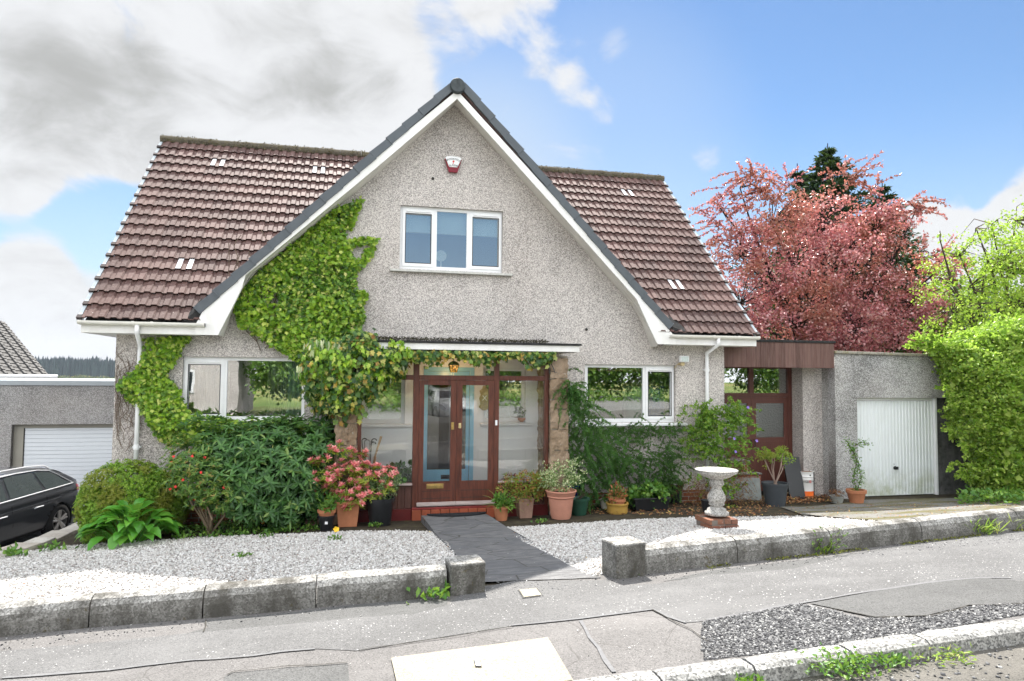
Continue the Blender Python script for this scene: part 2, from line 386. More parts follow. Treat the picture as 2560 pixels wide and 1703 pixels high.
def ell_shell(ells, n, inner=.72, jit=.04, keep=None):
    """points near the surface of a union of ellipsoids with outward normals"""
    vol = np.array([(e[3]*e[4]+e[4]*e[5]+e[3]*e[5]) for e in ells]); pr = vol/vol.sum(); out_p = []; out_n = []; got = 0
    while got < n:
        m = int(n*1.3)+50; k = RNG.choice(len(ells), m, p=pr); E = np.array(ells)[k]; d = rnd_unit(m)
        rr = RNG.uniform(inner, 1, m)**.7
        p = E[:, :3]+d*E[:, 3:6]*rr[:, None]+RNG.normal(0, jit, (m, 3)); nn = unit(d/E[:, 3:6])
        deep = np.zeros(m, bool)
        for e in ells:
            e = np.array(e); q = (p-e[:3])/e[3:6]; deep |= ((q**2).sum(1) < (inner*.86)**2)
        ok = ~deep
        if keep is not None: ok &= keep(p)
        out_p.append(p[ok]); out_n.append(nn[ok]); got += ok.sum()
    return np.vstack(out_p)[:n], np.vstack(out_n)[:n]
def clumpy(ells, nclump, per, rad, inner=.7, keep=None, squash=1.):
    c, n = ell_shell(ells, nclump, inner, keep=keep)
    sc_ = RNG.uniform(.55, 1.35, len(c))
    p = np.repeat(c, per, 0)+rnd_unit(len(c)*per)*(RNG.uniform(0, 1, (len(c)*per, 1))**.45)*rad*np.repeat(sc_, per)[:, None]*np.array([1, 1, squash])
    nn = unit(np.repeat(n, per, 0)*.8+unit(p-np.repeat(c, per, 0))*.8)
    return p, nn
def whorls(cen, axis, n, L, W, lift=.25):
    """n leaves round each shoot tip"""
    m = len(cen); axis = unit(axis); a = np.where(np.abs(axis[:, 2:3]) < .9, np.array([[0, 0, 1.]]), np.array([[1., 0, 0]])); u = unit(np.cross(axis, a)); v = np.cross(axis, u)
    ph = (np.arange(n)[None, :]*2*math.pi/n+RNG.uniform(0, 6.28, (m, 1))+RNG.normal(0, .25, (m, n)))[..., None]
    li = RNG.normal(lift, .25, (m, n, 1))
    D = np.cos(ph)*u[:, None]+np.sin(ph)*v[:, None]+li*axis[:, None]
    Nn = axis[:, None]-li*(np.cos(ph)*u[:, None]+np.sin(ph)*v[:, None])
    Cn = np.repeat(cen[:, None], n, 1)
    return Cn.reshape(-1, 3), D.reshape(-1, 3), Nn.reshape(-1, 3)
# ------------------------------------------------------------------ materials
m_harl = harl('harling', stain=.65, dirt=(.48, .7))
m_harl_old = harl('harling_weathered', light=(.5, .5, .49), mid=(.27, .27, .265), stain=.85, stain_scale=.8, dirt=(.42, .6))
m_harl_grey = harl('harling_grey', light=(.42, .41, .4), mid=(.24, .235, .23), stain=.7, stain_scale=.9, dirt=(.45, .7))
m_white = plain('white_upvc', (.8, .81, .82), .35, .5, .03)
def dirty_white():
    m = MM('painted_white_board', .5, .4); s = m.ramp(m.noise(2.2, 8, .7, m.scl((1, 1, .35))), [(.42, 0.), (.75, .5)])
    m.col(m.mix(s, (.8, .8, .79), (.52, .5, .43))); return m.m
m_board = dirty_white()
m_soffit = plain('soffit_board', (.62, .6, .56), .6, .3, .1, 3)
m_gutter = plain('gutter_plastic', (.78, .77, .72), .35, .5, .08, 3)
def tile_mat():
    m = MM('concrete_tiles', .7, .4); v = m.island()
    c = m.ramp(v, [(0, (.06, .026, .022)), (.5, (.085, .04, .033)), (1, (.115, .058, .05))])
    pat = m.ramp(m.noise(26, 8, .72), [(.46, 0.), (.6, 1.)]); c = m.mix(m.math('MULTIPLY', pat, .42), c, (.17, .12, .105))
    c = m.mix(m.ramp(m.noise(1.1, 5, .6), [(.45, 0.), (.75, .5)]), c, (.055, .036, .033))
    li = m.ramp(m.noise(55, 4, .7), [(.66, 0.), (.71, 1.)]); c = m.mix(li, c, (.52, .49, .44))
    mo = m.ramp(m.noise(7, 7, .75), [(.66, 0.), (.76, .8)]); c = m.mix(mo, c, (.12, .09, .035))
    m.col(c); m.bump(m.noise(90, 4), .35, .006); return m.m
m_tile = tile_mat()
def ridge_mat():
    m = MM('mossy_ridge', .95, .1); c = m.ramp(m.noise(22, 8, .75), [(.35, (.07, .065, .05)), (.5, (.17, .15, .12)), (.62, (.11, .1, .045)), (.75, (.3, .27, .2))])
    m.col(c); m.bump(m.noise(30, 8, .8), 1., .05); return m.m
m_ridge = ridge_mat()
m_verge = plain('dry_verge_plastic', (.075, .088, .1), .42, .5, .14, 5)
m_cap = plain('ridge_end_cap', (.045, .055, .06), .6, .4, .4, 18)
m_lead = plain('verge_clip_metal', (.42, .47, .5), .35, .5, .1, 8)
m_newtile = plain('shiny_white_tile', (.85, .87, .9), .2, .6, .05)
m_black = plain('black_plastic', (.012, .013, .015), .35, .5, .2)
m_felt = plain('roofing_felt', (.035, .035, .035), .95, .1, .5, 14, bump=.6)
def wood_mat(name, a, b, rough=.45, sc=(6, 6, .7)):
    m = MM(name, rough, .45); n_ = m.noise(5, 7, .65, m.scl(sc)); m.col(m.ramp(n_, [(.3, a), (.55, b), (.8, tuple(x*1.35 for x in b))])); m.bump(n_, .2, .004); return m.m
m_maho = wood_mat('mahogany_stained_wood', (.045, .014, .009), (.115, .034, .02), .38)
m_maho2 = wood_mat('weathered_porch_boards', (.04, .016, .012), (.10, .04, .028), .6)
m_cill = wood_mat('bleached_wood', (.16, .11, .1), (.34, .28, .26), .7, (.7, 6, 6))
m_brown = wood_mat('brown_painted_wood', (.085, .028, .02), (.105, .034, .024), .5)
m_clad = None
def clad():
    m = MM('brown_cladding', .65, .3); x = m.sepz('X'); k = m.math('FLOOR', m.math('MULTIPLY', x, 9.0)); wn = m.n('ShaderNodeTexWhiteNoise', {'noise_dimensions': '1D'}, W=k).outputs['Value']
    n_ = m.noise(4, 7, .65, m.scl((8, 8, .8))); c = m.ramp(wn, [(0, (.085, .043, .035)), (.5, (.115, .06, .05)), (1, (.15, .085, .07))])
    c = m.mix(m.ramp(n_, [(.4, 0.), (.8, .6)]), c, (.2, .135, .115)); m.col(c); m.bump(n_, .25, .004); return m.m
m_clad = clad()
m_redtile = plain('red_quarry_tile', (.3, .075, .035), .5, .4, .3, 5)
m_redpaint = plain('dark_red_paint', (.11, .012, .012), .45, .4, .3, 5)
m_redstep = plain('red_step_paint', (.24, .035, .03), .5, .4, .3, 5)
m_wpaint = plain('white_masonry_paint', (.87, .885, .9), .7, .2, .04, 2)
m_blue = plain('light_blue_gloss', (.3, .64, .88), .3, .5, .05, 2)
m_brass = plain('brass', (.55, .38, .14), .32, .5, .25, 20, metal=.9)
m_metal = plain('metal_grey', (.45, .46, .47), .35, .5, .1, 20, metal=.9)
m_dark = plain('dark_interior', (.05, .048, .045), .9, .1, .2)
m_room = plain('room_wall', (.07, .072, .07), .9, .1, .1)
m_glass = glassmat('window_glass', refl=.22, wav=.02)
m_glass_s = glassmat('porch_glass', tint=(.985, .995, .99), refl=.0, wav=.012)
m_glass_obs = glassmat('obscured_glass', tint=(.55, .56, .55), refl=.08, rough=.25, wav=.9, alpha_rough=.35)
m_glass_car = glassmat('car_glass', tint=(.25, .32, .31), refl=.07)
def stone_mat(name, cols, sc=9):
    m = MM(name, .9, .2); c = m.ramp(m.noise(2.2, 5, .6), [(.25, cols[0]), (.45, cols[1]), (.6, cols[2]), (.78, cols[3])])
    c = m.mix(m.ramp(m.noise(sc, 8, .75), [(.5, 0.), (.72, .65)]), c, (.11, .095, .07)); c = m.mix(m.ramp(m.island(), [(0, .0), (1, .35)]), c, (.26, .17, .1))
    li = m.ramp(m.noise(30, 5, .7), [(.62, 0.), (.68, .8)]); c = m.mix(li, c, (.46, .45, .42)); m.col(c); m.bump(m.noise(14, 9, .7), .8, .03); return m.m
m_sand = stone_mat('sandstone', [(.33, .22, .14), (.24, .18, .125), (.38, .29, .21), (.20, .165, .13)])
m_mortar = plain('mortar', (.36, .32, .26), .95, .1, .2, 12, bump=.4)
def concrete_mat(name, top=(.44, .43, .4), moss=True, dark=.5, face=0.):
    m = MM(name, .95, .15); v = m.voro(80); s = m.sepz('X', v)
    c = m.mix(.6, top, m.ramp(s, [(.1, (.1, .1, .095)), (.35, (.3, .295, .28)), (.7, (.5, .49, .46)), (.92, (.68, .67, .64))]))
    # grime that has a shape of its own: rain runs and black algae
    g = m.ramp(m.noise(3.2, 8, .7, m.scl((1, 1, .5))), [(.40, 0.), (.62, 1.)]); c = m.mix(m.math('MULTIPLY', g, dark), c, (.075, .07, .06))
    if face:      # upright faces darker than tops: black algae, with their shade painted in
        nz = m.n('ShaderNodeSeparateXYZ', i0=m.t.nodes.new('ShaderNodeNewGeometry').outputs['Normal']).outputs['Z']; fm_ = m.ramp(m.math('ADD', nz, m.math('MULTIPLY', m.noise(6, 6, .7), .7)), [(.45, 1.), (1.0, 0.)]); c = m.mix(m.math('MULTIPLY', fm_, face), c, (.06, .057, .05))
    if moss:
        o = m.ramp(m.noise(9, 7, .75), [(.6, 0.), (.68, 1.)]); c = m.mix(m.math('MULTIPLY', o, .75), c, (.085, .065, .022))
    m.col(c); m.bump(m.noise(60, 6, .7), .6, .012); return m.m
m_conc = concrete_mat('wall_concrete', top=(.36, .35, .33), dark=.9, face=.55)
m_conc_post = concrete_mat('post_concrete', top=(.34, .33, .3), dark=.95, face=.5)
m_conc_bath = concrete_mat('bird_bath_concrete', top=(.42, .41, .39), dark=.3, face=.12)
m_kerb = concrete_mat('granite_kerb', top=(.22, .22, .215), moss=False, dark=.25)
def brick_mat(name, col_, mort=(.3, .27, .24), sc=(1, 1, 1), axis=0, bw=.225, bh=.075):
    m = MM(name, .85, .2); v = m.scl(sc, rot=(math.pi/2, 0, 0) if axis == 0 else (0, 0, 0))
    b = m.n('ShaderNodeTexBrick', {'offset': .5}, Vector=v, Scale=1., Mortar_Size=.008, Brick_Width=bw, Row_Height=bh, Color1=(*col_, 1), Color2=(*[x*.7 for x in col_], 1), Mortar=(*mort, 1))
    c = m.mix(m.ramp(m.noise(14, 7, .7), [(.5, 0.), (.7, .6)]), b.outputs['Color'], (.07, .05, .04)); m.col(c); m.bump(b.outputs['Fac'], -.6, .01); return m.m
m_brick = brick_mat('red_brick', (.28, .09, .05))
def asphalt(name, base, fleck=0., fleck_scale=55, dark=0., crack=0., lo=.75, cc=(.05, .05, .045), patch=None, fthr=.86):
    m = MM(name, .9, .25); v = m.voro(130); s = m.sepz('X', v)
    c = m.ramp(s, [(.0, tuple(a*lo*.75 for a in base)), (.4, base), (1., tuple(a*1.3 for a in base))])
    c = m.mix(m.ramp(m.noise(1.6, 7, .62), [(.35, 0.), (.7, .45)]), c, tuple(a*.55 for a in base)); c = m.mix(m.ramp(m.noise(.7, 8, .7, m.scl((.5, 1.6, 1))), [(.5, 0.), (.68, .5)]), c, tuple(a*1.35 for a in base)); c = m.mix(m.ramp(m.noise(7, 6, .75), [(.62, 0.), (.74, .5)]), c, tuple(a*.4 for a in base))
    if fleck:
        vf = m.n('ShaderNodeTexVoronoi', Scale=fleck_scale, Vector=m.tc); d = m.ramp(vf.outputs['Distance'], [(.22, 1.), (.3, 0.)]); k = m.ramp(m.sepz('X', vf.outputs['Color']), [(fthr, 0.), (fthr+.01, 1.)])
        big = m.ramp(m.noise(1.9, 3), [(.4, .15), (.62, 1.)]); c = m.mix(m.math('MULTIPLY', m.math('MULTIPLY', m.math('MULTIPLY', d, k), big), fleck), c, (.85, .84, .82))
    if crack:
        wv = m.mix(.12, m.tc, m.n('ShaderNodeTexNoise', Scale=3., Detail=5., Vector=m.tc).outputs['Color'])
        e = m.n('ShaderNodeTexVoronoi', {'feature': 'DISTANCE_TO_EDGE'}, Scale=2.1, Vector=wv).outputs['Distance']
        k = m.math('MULTIPLY', m.ramp(e, [(.0, 1.), (.014, 0.)]), m.ramp(m.noise(.8, 3), [(.45, 0.), (.55, 1.)])); c = m.mix(m.math('MULTIPLY', k, crack), c, (.06, .055, .05))
    m.col(c); m.bump(m.voro(130, out='Distance'), .5, .008); return m.m
m_tar_old = asphalt('old_pavement_asphalt', (.15, .144, .14), .5, 60, crack=.6, fthr=.93)
m_tar_strip = asphalt('flecked_pavement_asphalt', (.135, .134, .133), .75, 46, fthr=.84)
m_tar_grey = asphalt('worn_grey_asphalt', (.108, .108, .106), .0)
m_tar_rough = asphalt('broken_asphalt', (.075, .075, .075), 1., 45, lo=.4, fthr=.8)
m_seal = plain('seal_line', (.165, .165, .168), .9, .1, .15, 20)
m_slab = asphalt('cream_concrete', (.34, .31, .245), .0)
m_slate = None
def slate():
    m = MM('slate_paving', .75, .3); wv = m.mix(.06, m.scl((1.25, 2.1, 1)), m.n('ShaderNodeTexNoise', Scale=4., Detail=6., Vector=m.tc).outputs['Color'])
    e = m.n('ShaderNodeTexVoronoi', {'feature': 'DISTANCE_TO_EDGE'}, Scale=1.35, Vector=wv, Randomness=.8).outputs['Distance']; cell = m.n('ShaderNodeTexVoronoi', Scale=1.35, Vector=wv, Randomness=.8).outputs['Color']
    riv = m.noise(5, 9, .7, m.scl((1, 3.5, 1))); c = m.ramp(riv, [(.3, (.075, .075, .078)), (.5, (.13, .13, .133)), (.75, (.22, .22, .22))])
    c = m.mix(m.ramp(m.sepz('X', cell), [(.2, 0.), (.9, .35)]), c, (.09, .095, .105))
    c = m.mix(m.ramp(e, [(.0, 1.), (.02, 0.)]), c, (.045, .043, .035)); c = m.mix(m.ramp(m.noise(24, 4), [(.70, 0.), (.73, 1.)]), c, (.4, .4, .38)); m.col(c); m.bump(riv, .7, .02); return m.m
m_slate = slate()
def soil_mat():
    m = MM('mossy_soil', .95, .1); a = m.noise(3.2, 7, .65); b = m.noise(24, 7, .75)
    c = m.ramp(b, [(.3, (.025, .021, .016)), (.5, (.06, .048, .034)), (.7, (.12, .098, .07))]); c = m.mix(m.ramp(a, [(.5, 0.), (.62, .8)]), c, (.075, .07, .018))
    c = m.mix(m.ramp(m.noise(40, 4, .6), [(.68, 0.), (.71, .9)]), c, (.3, .16, .06)); m.col(c); m.bump(b, .8, .03); return m.m
m_soil = soil_mat()
def drive_mat():
    m = MM('mossy_drive', .95, .15); a = m.noise(1.6, 7, .7, m.scl((.6, 2.2, 1))); b = m.noise(34, 6, .7)
    c = m.ramp(b, [(.3, (.09, .088, .08)), (.6, (.2, .195, .185)), (.8, (.33, .32, .3))]); c = m.mix(m.ramp(a, [(.46, 0.), (.58, .85)]), c, (.10, .09, .03))
    c = m.mix(m.ramp(m.noise(50, 4, .6), [(.66, 0.), (.69, .8)]), c, (.34, .2, .09)); m.col(c); m.bump(b, .5, .01); return m.m
m_drive = drive_mat()
def gravel_mat(isl):
    m = MM('white_gravel', .85, .25); s = m.island() if isl else m.sepz('X', m.voro(48))
    c = m.ramp(s, [(0, (.2, .19, .175)), (.06, (.32, .295, .275)), (.2, (.44, .405, .375)), (.4, (.50, .485, .46)), (.7, (.57, .56, .54)), (1, (.68, .67, .65))]); m.col(c)
    m.bump(m.noise(60, 3), .3, .01) if isl else m.bump(m.voro(48, out='Distance'), 1., .03); return m.m
m_grav_s, m_grav_b = gravel_mat(True), gravel_mat(False)
m_dgrav = MM('dark_chips', .85, .3); m_dgrav = m_dgrav.col(m_dgrav.ramp(m_dgrav.island(), [(0, (.03, .03, .033)), (.4, (.12, .12, .123)), (.8, (.2, .2, .2)), (.97, (.33, .33, .32)), (1, (.5, .49, .47))])).m
m_deadleaf = MM('dead_leaves', .8, .2); m_deadleaf = m_deadleaf.col(m_deadleaf.ramp(m_deadleaf.island(), [(0, (.09, .035, .018)), (.5, (.22, .1, .045)), (.9, (.36, .2, .09)), (1, (.5, .4, .1))])).m
m_petal = plain('fallen_petals', (.8, .79, .76), .7, .2, .05)
# leaves
m_ivy = leafmat('ivy_leaf', [(0, (.03, .085, .018)), (.3, (.09, .21, .025)), (.6, (.2, .36, .035)), (.88, (.38, .5, .07)), (1, (.7, .66, .24))], .35, .32)
m_ivy2 = leafmat('ivy_leaf_bright', [(0, (.08, .18, .018)), (.45, (.2, .37, .03)), (.85, (.38, .54, .05)), (1, (.62, .66, .17))], .35, .35)
m_ivy_old = leafmat('ivy_leaf_mixed', [(0, (.015, .055, .018)), (.4, (.05, .13, .025)), (.66, (.16, .26, .035)), (.82, (.45, .48, .15)), (.93, (.5, .36, .06)), (1, (.3, .13, .05))], .35, .25)
m_rhodo = leafmat('rhododendron_leaf', [(0, (.026, .08, .02)), (.5, (.05, .14, .032)), (.9, (.095, .21, .05)), (1, (.2, .28, .07))], .42, .2, spec=.4)
m_aza = leafmat('azalea_leaf', [(0, (.04, .1, .025)), (.5, (.09, .19, .035)), (.85, (.2, .28, .05)), (1, (.3, .2, .06))], .4, .3)
m_hebe = leafmat('dome_shrub_leaf', [(0, (.09, .19, .02)), (.6, (.2, .35, .035)), (1, (.38, .52, .07))], .5, .4, patch=((.26, .23, .04), 2.2))
m_hosta = leafmat('hosta_leaf', [(0, (.05, .2, .02)), (.5, (.09, .31, .035)), (1, (.16, .4, .05))], .33, .35, spec=.5)
m_weed = leafmat('weed_leaf', [(0, (.04, .13, .015)), (.6, (.085, .2, .028)), (1, (.19, .31, .05))], .5, .22)
m_grass = leafmat('grass_blade', [(0, (.1, .2, .02)), (.6, (.24, .34, .05)), (1, (.5, .46, .16))], .5, .35)
m_pink = leafmat('pink_bracts', [(0, (.72, .17, .19)), (.5, (.85, .32, .32)), (1, (.92, .52, .46))], .5, .3, (.9, .3, .3))
m_pier = leafmat('pieris_leaf', [(0, (.12, .19, .02)), (.5, (.27, .34, .04)), (1, (.45, .45, .08))], .35, .3)
m_vari = leafmat('variegated_leaf', [(0, (.05, .13, .035)), (.4, (.14, .24, .08)), (.6, (.55, .6, .33)), (1, (.72, .74, .5))], .45, .25)
m_hebe2 = leafmat('greygreen_leaf', [(0, (.05, .11, .04)), (.6, (.13, .22, .09)), (1, (.34, .42, .2))], .45, .2)
m_nand = leafmat('red_tipped_leaf', [(0, (.1, .19, .02)), (.5, (.24, .3, .04)), (.75, (.4, .16, .06)), (1, (.34, .06, .05))], .45, .3)
m_jun = leafmat('juniper_needle', [(0, (.02, .08, .018)), (.6, (.05, .16, .032)), (1, (.12, .26, .05))], .6, .25)
m_jun2 = leafmat('cotoneaster_leaf', [(0, (.018, .065, .015)), (.6, (.045, .13, .025)), (1, (.1, .22, .04))], .5, .2)
m_clem = leafmat('climber_leaf', [(0, (.06, .16, .02)), (.6, (.15, .3, .035)), (1, (.32, .42, .07))], .45, .35)
m_deadtwig = plain('dead_twigs', (.16, .085, .055), .9, .1, .3, 20)
m_bark = plain('bark', (.09, .07, .052), .95, .1, .35, 20, bump=.5)
m_bark_d = plain('dark_bark', (.035, .028, .024), .95, .1, .35, 20)
m_beech = leafmat('copper_leaf', [(0, (.21, .06, .075)), (.35, (.42, .135, .15)), (.7, (.62, .27, .29)), (.93, (.8, .55, .54)), (1, (.34, .2, .09))], .3, .4, (.68, .24, .2), spec=.6, patch=((.3, .13, .06), .35))
m_lime = leafmat('spring_leaf', [(0, (.14, .24, .02)), (.6, (.3, .42, .04)), (1, (.46, .55, .09))], .45, .45)
m_hedge = leafmat('beech_hedge_leaf', [(0, (.10, .2, .02)), (.5, (.25, .38, .045)), (1, (.46, .56, .12))], .42, .42)
m_spruce = leafmat('spruce_needle', [(0, (.01, .03, .014)), (.6, (.02, .055, .022)), (1, (.04, .09, .03))], .7, .05)
m_bgtree = leafmat('background_leaf', [(0, (.03, .08, .012)), (.6, (.08, .17, .02)), (1, (.16, .27, .04))], .5, .3)
m_red = plain('red_petal', (.62, .03, .02), .5, .4, .15)
m_yellow = plain('yellow_petal', (.8, .5, .03), .5, .3, .15)
m_violet = plain('violet_petal', (.25, .17, .55), .5, .3, .15)
m_terra = plain('terracotta', (.42, .17, .085), .75, .3, .18, 5, bump=.1)
m_terra2 = plain('salmon_terracotta', (.5, .235, .165), .75, .3, .14, 4, bump=.1)
m_terra_old = plain('weathered_clay', (.32, .2, .15), .85, .2, .25, 7, bump=.3)
m_compost = plain('compost', (.03, .022, .016), .95, .1, .4, 30, bump=.6)

# ------------------------------------------------------------------ the setting
TERR = [(-7.0, -9.0), (-5.6, -4.2), (-4.62, -1.5), (-4.36, -.3), (-4.2, .9), (-4.1, 2.6), (-4.0, 9)]
ty = np.array([p[1] for p in TERR]); tx = np.array([p[0] for p in TERR])
def edgeX(Y): return np.interp(Y, ty, tx)
def drivez(X, Y):
    X = np.asarray(X, float); Y = np.asarray(Y, float)
    return np.where(Y > -.5, -1.0, -1.0+(1.15)*sm((-.5-Y)/6.0))
def gfull(X, Y):
    t = sm((np.asarray(X)-edgeX(Y)-.04)/.14)
    X = np.asarray(X, float); Y = np.asarray(Y, float); far = np.hypot(X, Y+5); low = drivez(X, Y)
    z = gz(X, Y)*t+low*(1-t)-.012-.15*(Y < -7.86)
    z = z*(1-sm((far-30)/60))+(-3.6)*sm((far-30)/60)
    return z
xs = np.unique(np.round(np.concatenate([np.arange(-7, 15, .125), np.geomspace(15, 2500, 45), -np.geomspace(7, 2500, 45)]), 4))
ys = np.unique(np.round(np.concatenate([np.arange(-13, 7, .125), np.geomspace(7, 3500, 50), -np.geomspace(13, 600, 25)]), 4))
XX, YY = np.meshgrid(xs, ys); ZZ = gfull(XX, YY)
nx, ny = len(xs), len(ys); idx = np.arange(nx*ny).reshape(ny, nx)
fq = np.stack([idx[:-1, :-1], idx[:-1, 1:], idx[1:, 1:], idx[1:, :-1]], -1).reshape(-1, 4)
def ground_mat():
    m = MM('ground_cover', .95, .1); a = m.noise(.02, 6, .6); b = m.noise(9, 7, .7)
    near = m.ramp(b, [(.3, (.03, .025, .018)), (.55, (.06, .05, .035)), (.75, (.1, .1, .04))]); farc = m.ramp(a, [(.35, (.09, .14, .035)), (.5, (.16, .2, .06)), (.62, (.3, .26, .1))])
    v = m.n('ShaderNodeVectorMath', {'operation': 'LENGTH'}, i0=m.tc).outputs['Value']; f = m.ramp(m.math('DIVIDE', v, 60.), [(.3, 0.), (1., 1.)]); m.col(m.mix(f, near, farc)); m.bump(b, .5, .02); return m.m
tag(mesh_np('ground', np.stack([XX, YY, ZZ], -1).reshape(-1, 3), fq, ground_mat(), smooth=True), kind='structure')
def c6(*pts): return [(x/1.8414, 1250+y/1.8414) for x, y in pts]
def c7(*pts): return [(1280+x/1.8414, 1250+y/1.8414) for x, y in pts]
KB = -7.78
tag(drape([(-9, -5.15), (-3.2, -5.0), (-1, -5.2), (1, -5.3), (3, -5.3), (8, -4.7), (16, -4.2), (16, KB), (-9, KB)], .004, 'pavement', m_tar_old), kind='structure')
up = GP(c6((0, 700), (420, 665), (850, 620), (1500, 560), (1900, 530), (2060, 490), (2110, 445), (2228, 405)))+GP(c7((0, 378), (440, 372), (505, 400), (680, 388), (900, 350), (1300, 320), (1500, 268), (1900, 205), (2357, 142)))+[(11, -4.9), (14, -4.6)]
lo = [(14, -5.9), (11, -6.1)]+GP(c7((2357, 380), (2150, 360), (1900, 385), (1750, 410), (1400, 465), (1100, 520), (900, 562), (800, 570), (650, 510), (310, 552), (0, 585)))+GP(c6((1640, 700), (1450, 690), (870, 745), (500, 790), (0, 828)))+[(-6, -7.1)]
tag(drape([(-6, -6.35)]+up+lo, .008, 'pavement_strip', m_tar_strip), kind='structure')
tag(drape(GP(c6((930, 560), (1400, 515), (2060, 450), (2060, 490), (1900, 530), (1500, 560), (850, 620), (960, 590))), .0065, 'pavement_patch', m_tar_grey), kind='structure')
tag(drape(GP(c7((690, 380), (900, 330), (1480, 262), (1890, 200), (2357, 150), (2357, 195), (1900, 232), (1500, 300), (1300, 325), (900, 352))), .0065, 'pavement_patch', m_tar_grey), kind='structure')
tag(drape(GP(c7((1370, 482), (1750, 412), (1900, 388), (2150, 362), (2357, 383), (2357, 480), (2100, 492), (1900, 540), (1650, 545), (1480, 505))), .012, 'pavement_patch', m_tar_grey), kind='structure')
rough_poly = GP(c7((880, 566), (1100, 520), (1320, 482), (1460, 508), (1600, 550), (1900, 545), (2100, 495), (2357, 480), (2357, 532), (1850, 622), (1500, 676), (885, 742), (868, 640)))
tag(drape(rough_poly, .006, 'pavement_rough', m_tar_rough), kind='structure')
tag(drape(GP(c6((1030, 820), (1060, 800), (1600, 755), (1610, 850), (1030, 850))), .0065, 'pavement_patch', m_tar_grey), kind='structure')
def ribbon(pts, wd, dz, name, mat):
    pts = [np.array(p) for p in pts]; L_, R_ = [], []
    for i, p in enumerate(pts):
        t = pts[min(i+1, len(pts)-1)]-pts[max(i-1, 0)]; t /= np.linalg.norm(t); n_ = np.array([-t[1], t[0]]); k = wd*random.uniform(.35, .65)
        L_.append(tuple(p+n_*k)); R_.append(tuple(p-n_*k))
    return drape(L_+R_[::-1], dz, name, mat, step=.25)
def densify(pts, st=.2, jit=.012):
    o = []
    for a, b in zip(pts[:-1], pts[1:]):
        n_ = max(1, int(math.dist(a, b)/st))
        for k in range(n_): o.append((a[0]+(b[0]-a[0])*k/n_+random.gauss(0, jit), a[1]+(b[1]-a[1])*k/n_+random.gauss(0, jit)))
    return o+[pts[-1]]
for l in (c7((0, 585), (310, 552), (650, 510), (800, 572)), c7((310, 560), (470, 800)), c7((900, 560), (1100, 522), (1400, 467), (1750, 412), (1900, 385), (2150, 362), (2300, 365)), c6((0, 828), (500, 792), (870, 747), (1450, 692))):
    tag(ribbon(densify(GP(l)), .03, .0125, 'seal_line', m_seal), kind='structure')
m_crackline = plain('open_crack', (.06, .057, .05), .95, .1, .3, 20)
for l in (c6((1640, 702), (2357, 592)), c6((930, 562), (950, 590), (935, 615)), c6((1030, 822), (1060, 800), (1600, 757)), c7((650, 512), (900, 660)), c7((1480, 508), (1650, 548), (1900, 543), (2100, 494), (2357, 484))):
    tag(ribbon(densify(GP(l), .12, .014), .011, .0145, 'pavement_crack', m_crackline), kind='structure')
slab = GP(c6((1800, 740)))+GP(c7((165, 645), (285, 850)))+[(1.3, KB-.0), (.3, KB)]
tag(drape(slab, .02, 'concrete_slab', m_slab), kind='structure')
def cover(px, name, label, cat, inner, dz, m1, m2):
    g = GP(px); c = np.mean(np.array(g), 0); loc = (c[0], c[1], float(gz(*c))+dz)
    t = thing(name, label, cat, loc)
    drape(g, dz+.004, 'frame', m1, t); o = t.children[0]; 
    for v in o.data.vertices: v.co -= Vector(loc)
    g2 = [tuple(c+(np.array(p)-c)*inner) for p in g]; drape(g2, dz+.009, 'lid', m2, t); o = t.children[1]
    for v in o.data.vertices: v.co -= Vector(loc)
    return t
cover(c7((25, 420), (115, 410), (145, 448), (50, 460)), 'access_cover', 'small square cream utility cover set in the pavement by the end of the slate path', 'access cover', .86, .008, m_tar_rough, m_slab)
cover(c6((2180, 752), (2210, 752), (2218, 788), (2188, 788)), 'metal_plate', 'tiny grey metal plate let into the cream concrete slab at the kerb', 'access cover', .8, .02, m_dark, plain('dull_zinc', (.38, .4, .42), .6, .4, .15, 30))
# kerb: dressed granite stones in one run
kb = MB(); joints = [G(x, y)[0] for x, y in c7((640, 790), (1065, 740), (1500, 675), (1840, 625), (2260, 545))]
joints = [joints[0]-1.9, joints[0]-.95]+joints+[joints[-1]+.9, joints[-1]+1.8, joints[-1]+2.7, joints[-1]+3.6, joints[-1]+4.5]
for a, b in zip(joints[:-1], joints[1:]):
    a2, b2 = a+.008, b-.008; rows = []; n_ = 9; prof = [(KB+.0, -.15), (KB, .012), (KB-.03, .02), (KB-.125, .02), (KB-.16, -.004), (KB-.165, -.16)]
    vs = []; dz_ = random.uniform(-.004, .006)
    for k in range(n_):
        X = a2+(b2-a2)*k/(n_-1); e = .006 if k in (0, n_-1) else 0
        for q, (Y, z) in enumerate(prof): vs.append((X, Y+random.uniform(-.006, .006), float(gz(X, KB))+z+dz_-(e if z > 0 else 0)+random.uniform(-.004, .004)*(q > 1)))
    m_ = len(prof); fs = [(i*m_+j, i*m_+j+1, (i+1)*m_+j+1, (i+1)*m_+j) for i in range(n_-1) for j in range(m_-1)]+[tuple(range(m_)), tuple(range((n_-1)*m_, n_*m_))[::-1]]
    kb.add(vs, fs)
tag(kb.build('kerb', m_kerb), kind='structure')
lowk = drape([(-9, KB-.01), (joints[0]-.01, KB-.01), (joints[0]-.01, KB-.16), (-9, KB-.16)], .006, 'kerb_flush', m_kerb); tag(lowk, kind='structure')
tag(drape([(-14, KB-.15), (18, KB-.15), (18, -14.5), (-14, -14.5)], -.10, 'road', asphalt('worn_road', (.12, .113, .10), .5, 50, dark=0, lo=.6)), kind='structure')
tag(drape([(-14, -14.5), (18, -14.5), (18, -30), (-14, -30)], -.10, 'road_far', asphalt('far_road', (.2, .195, .185)), step=.5), kind='structure')
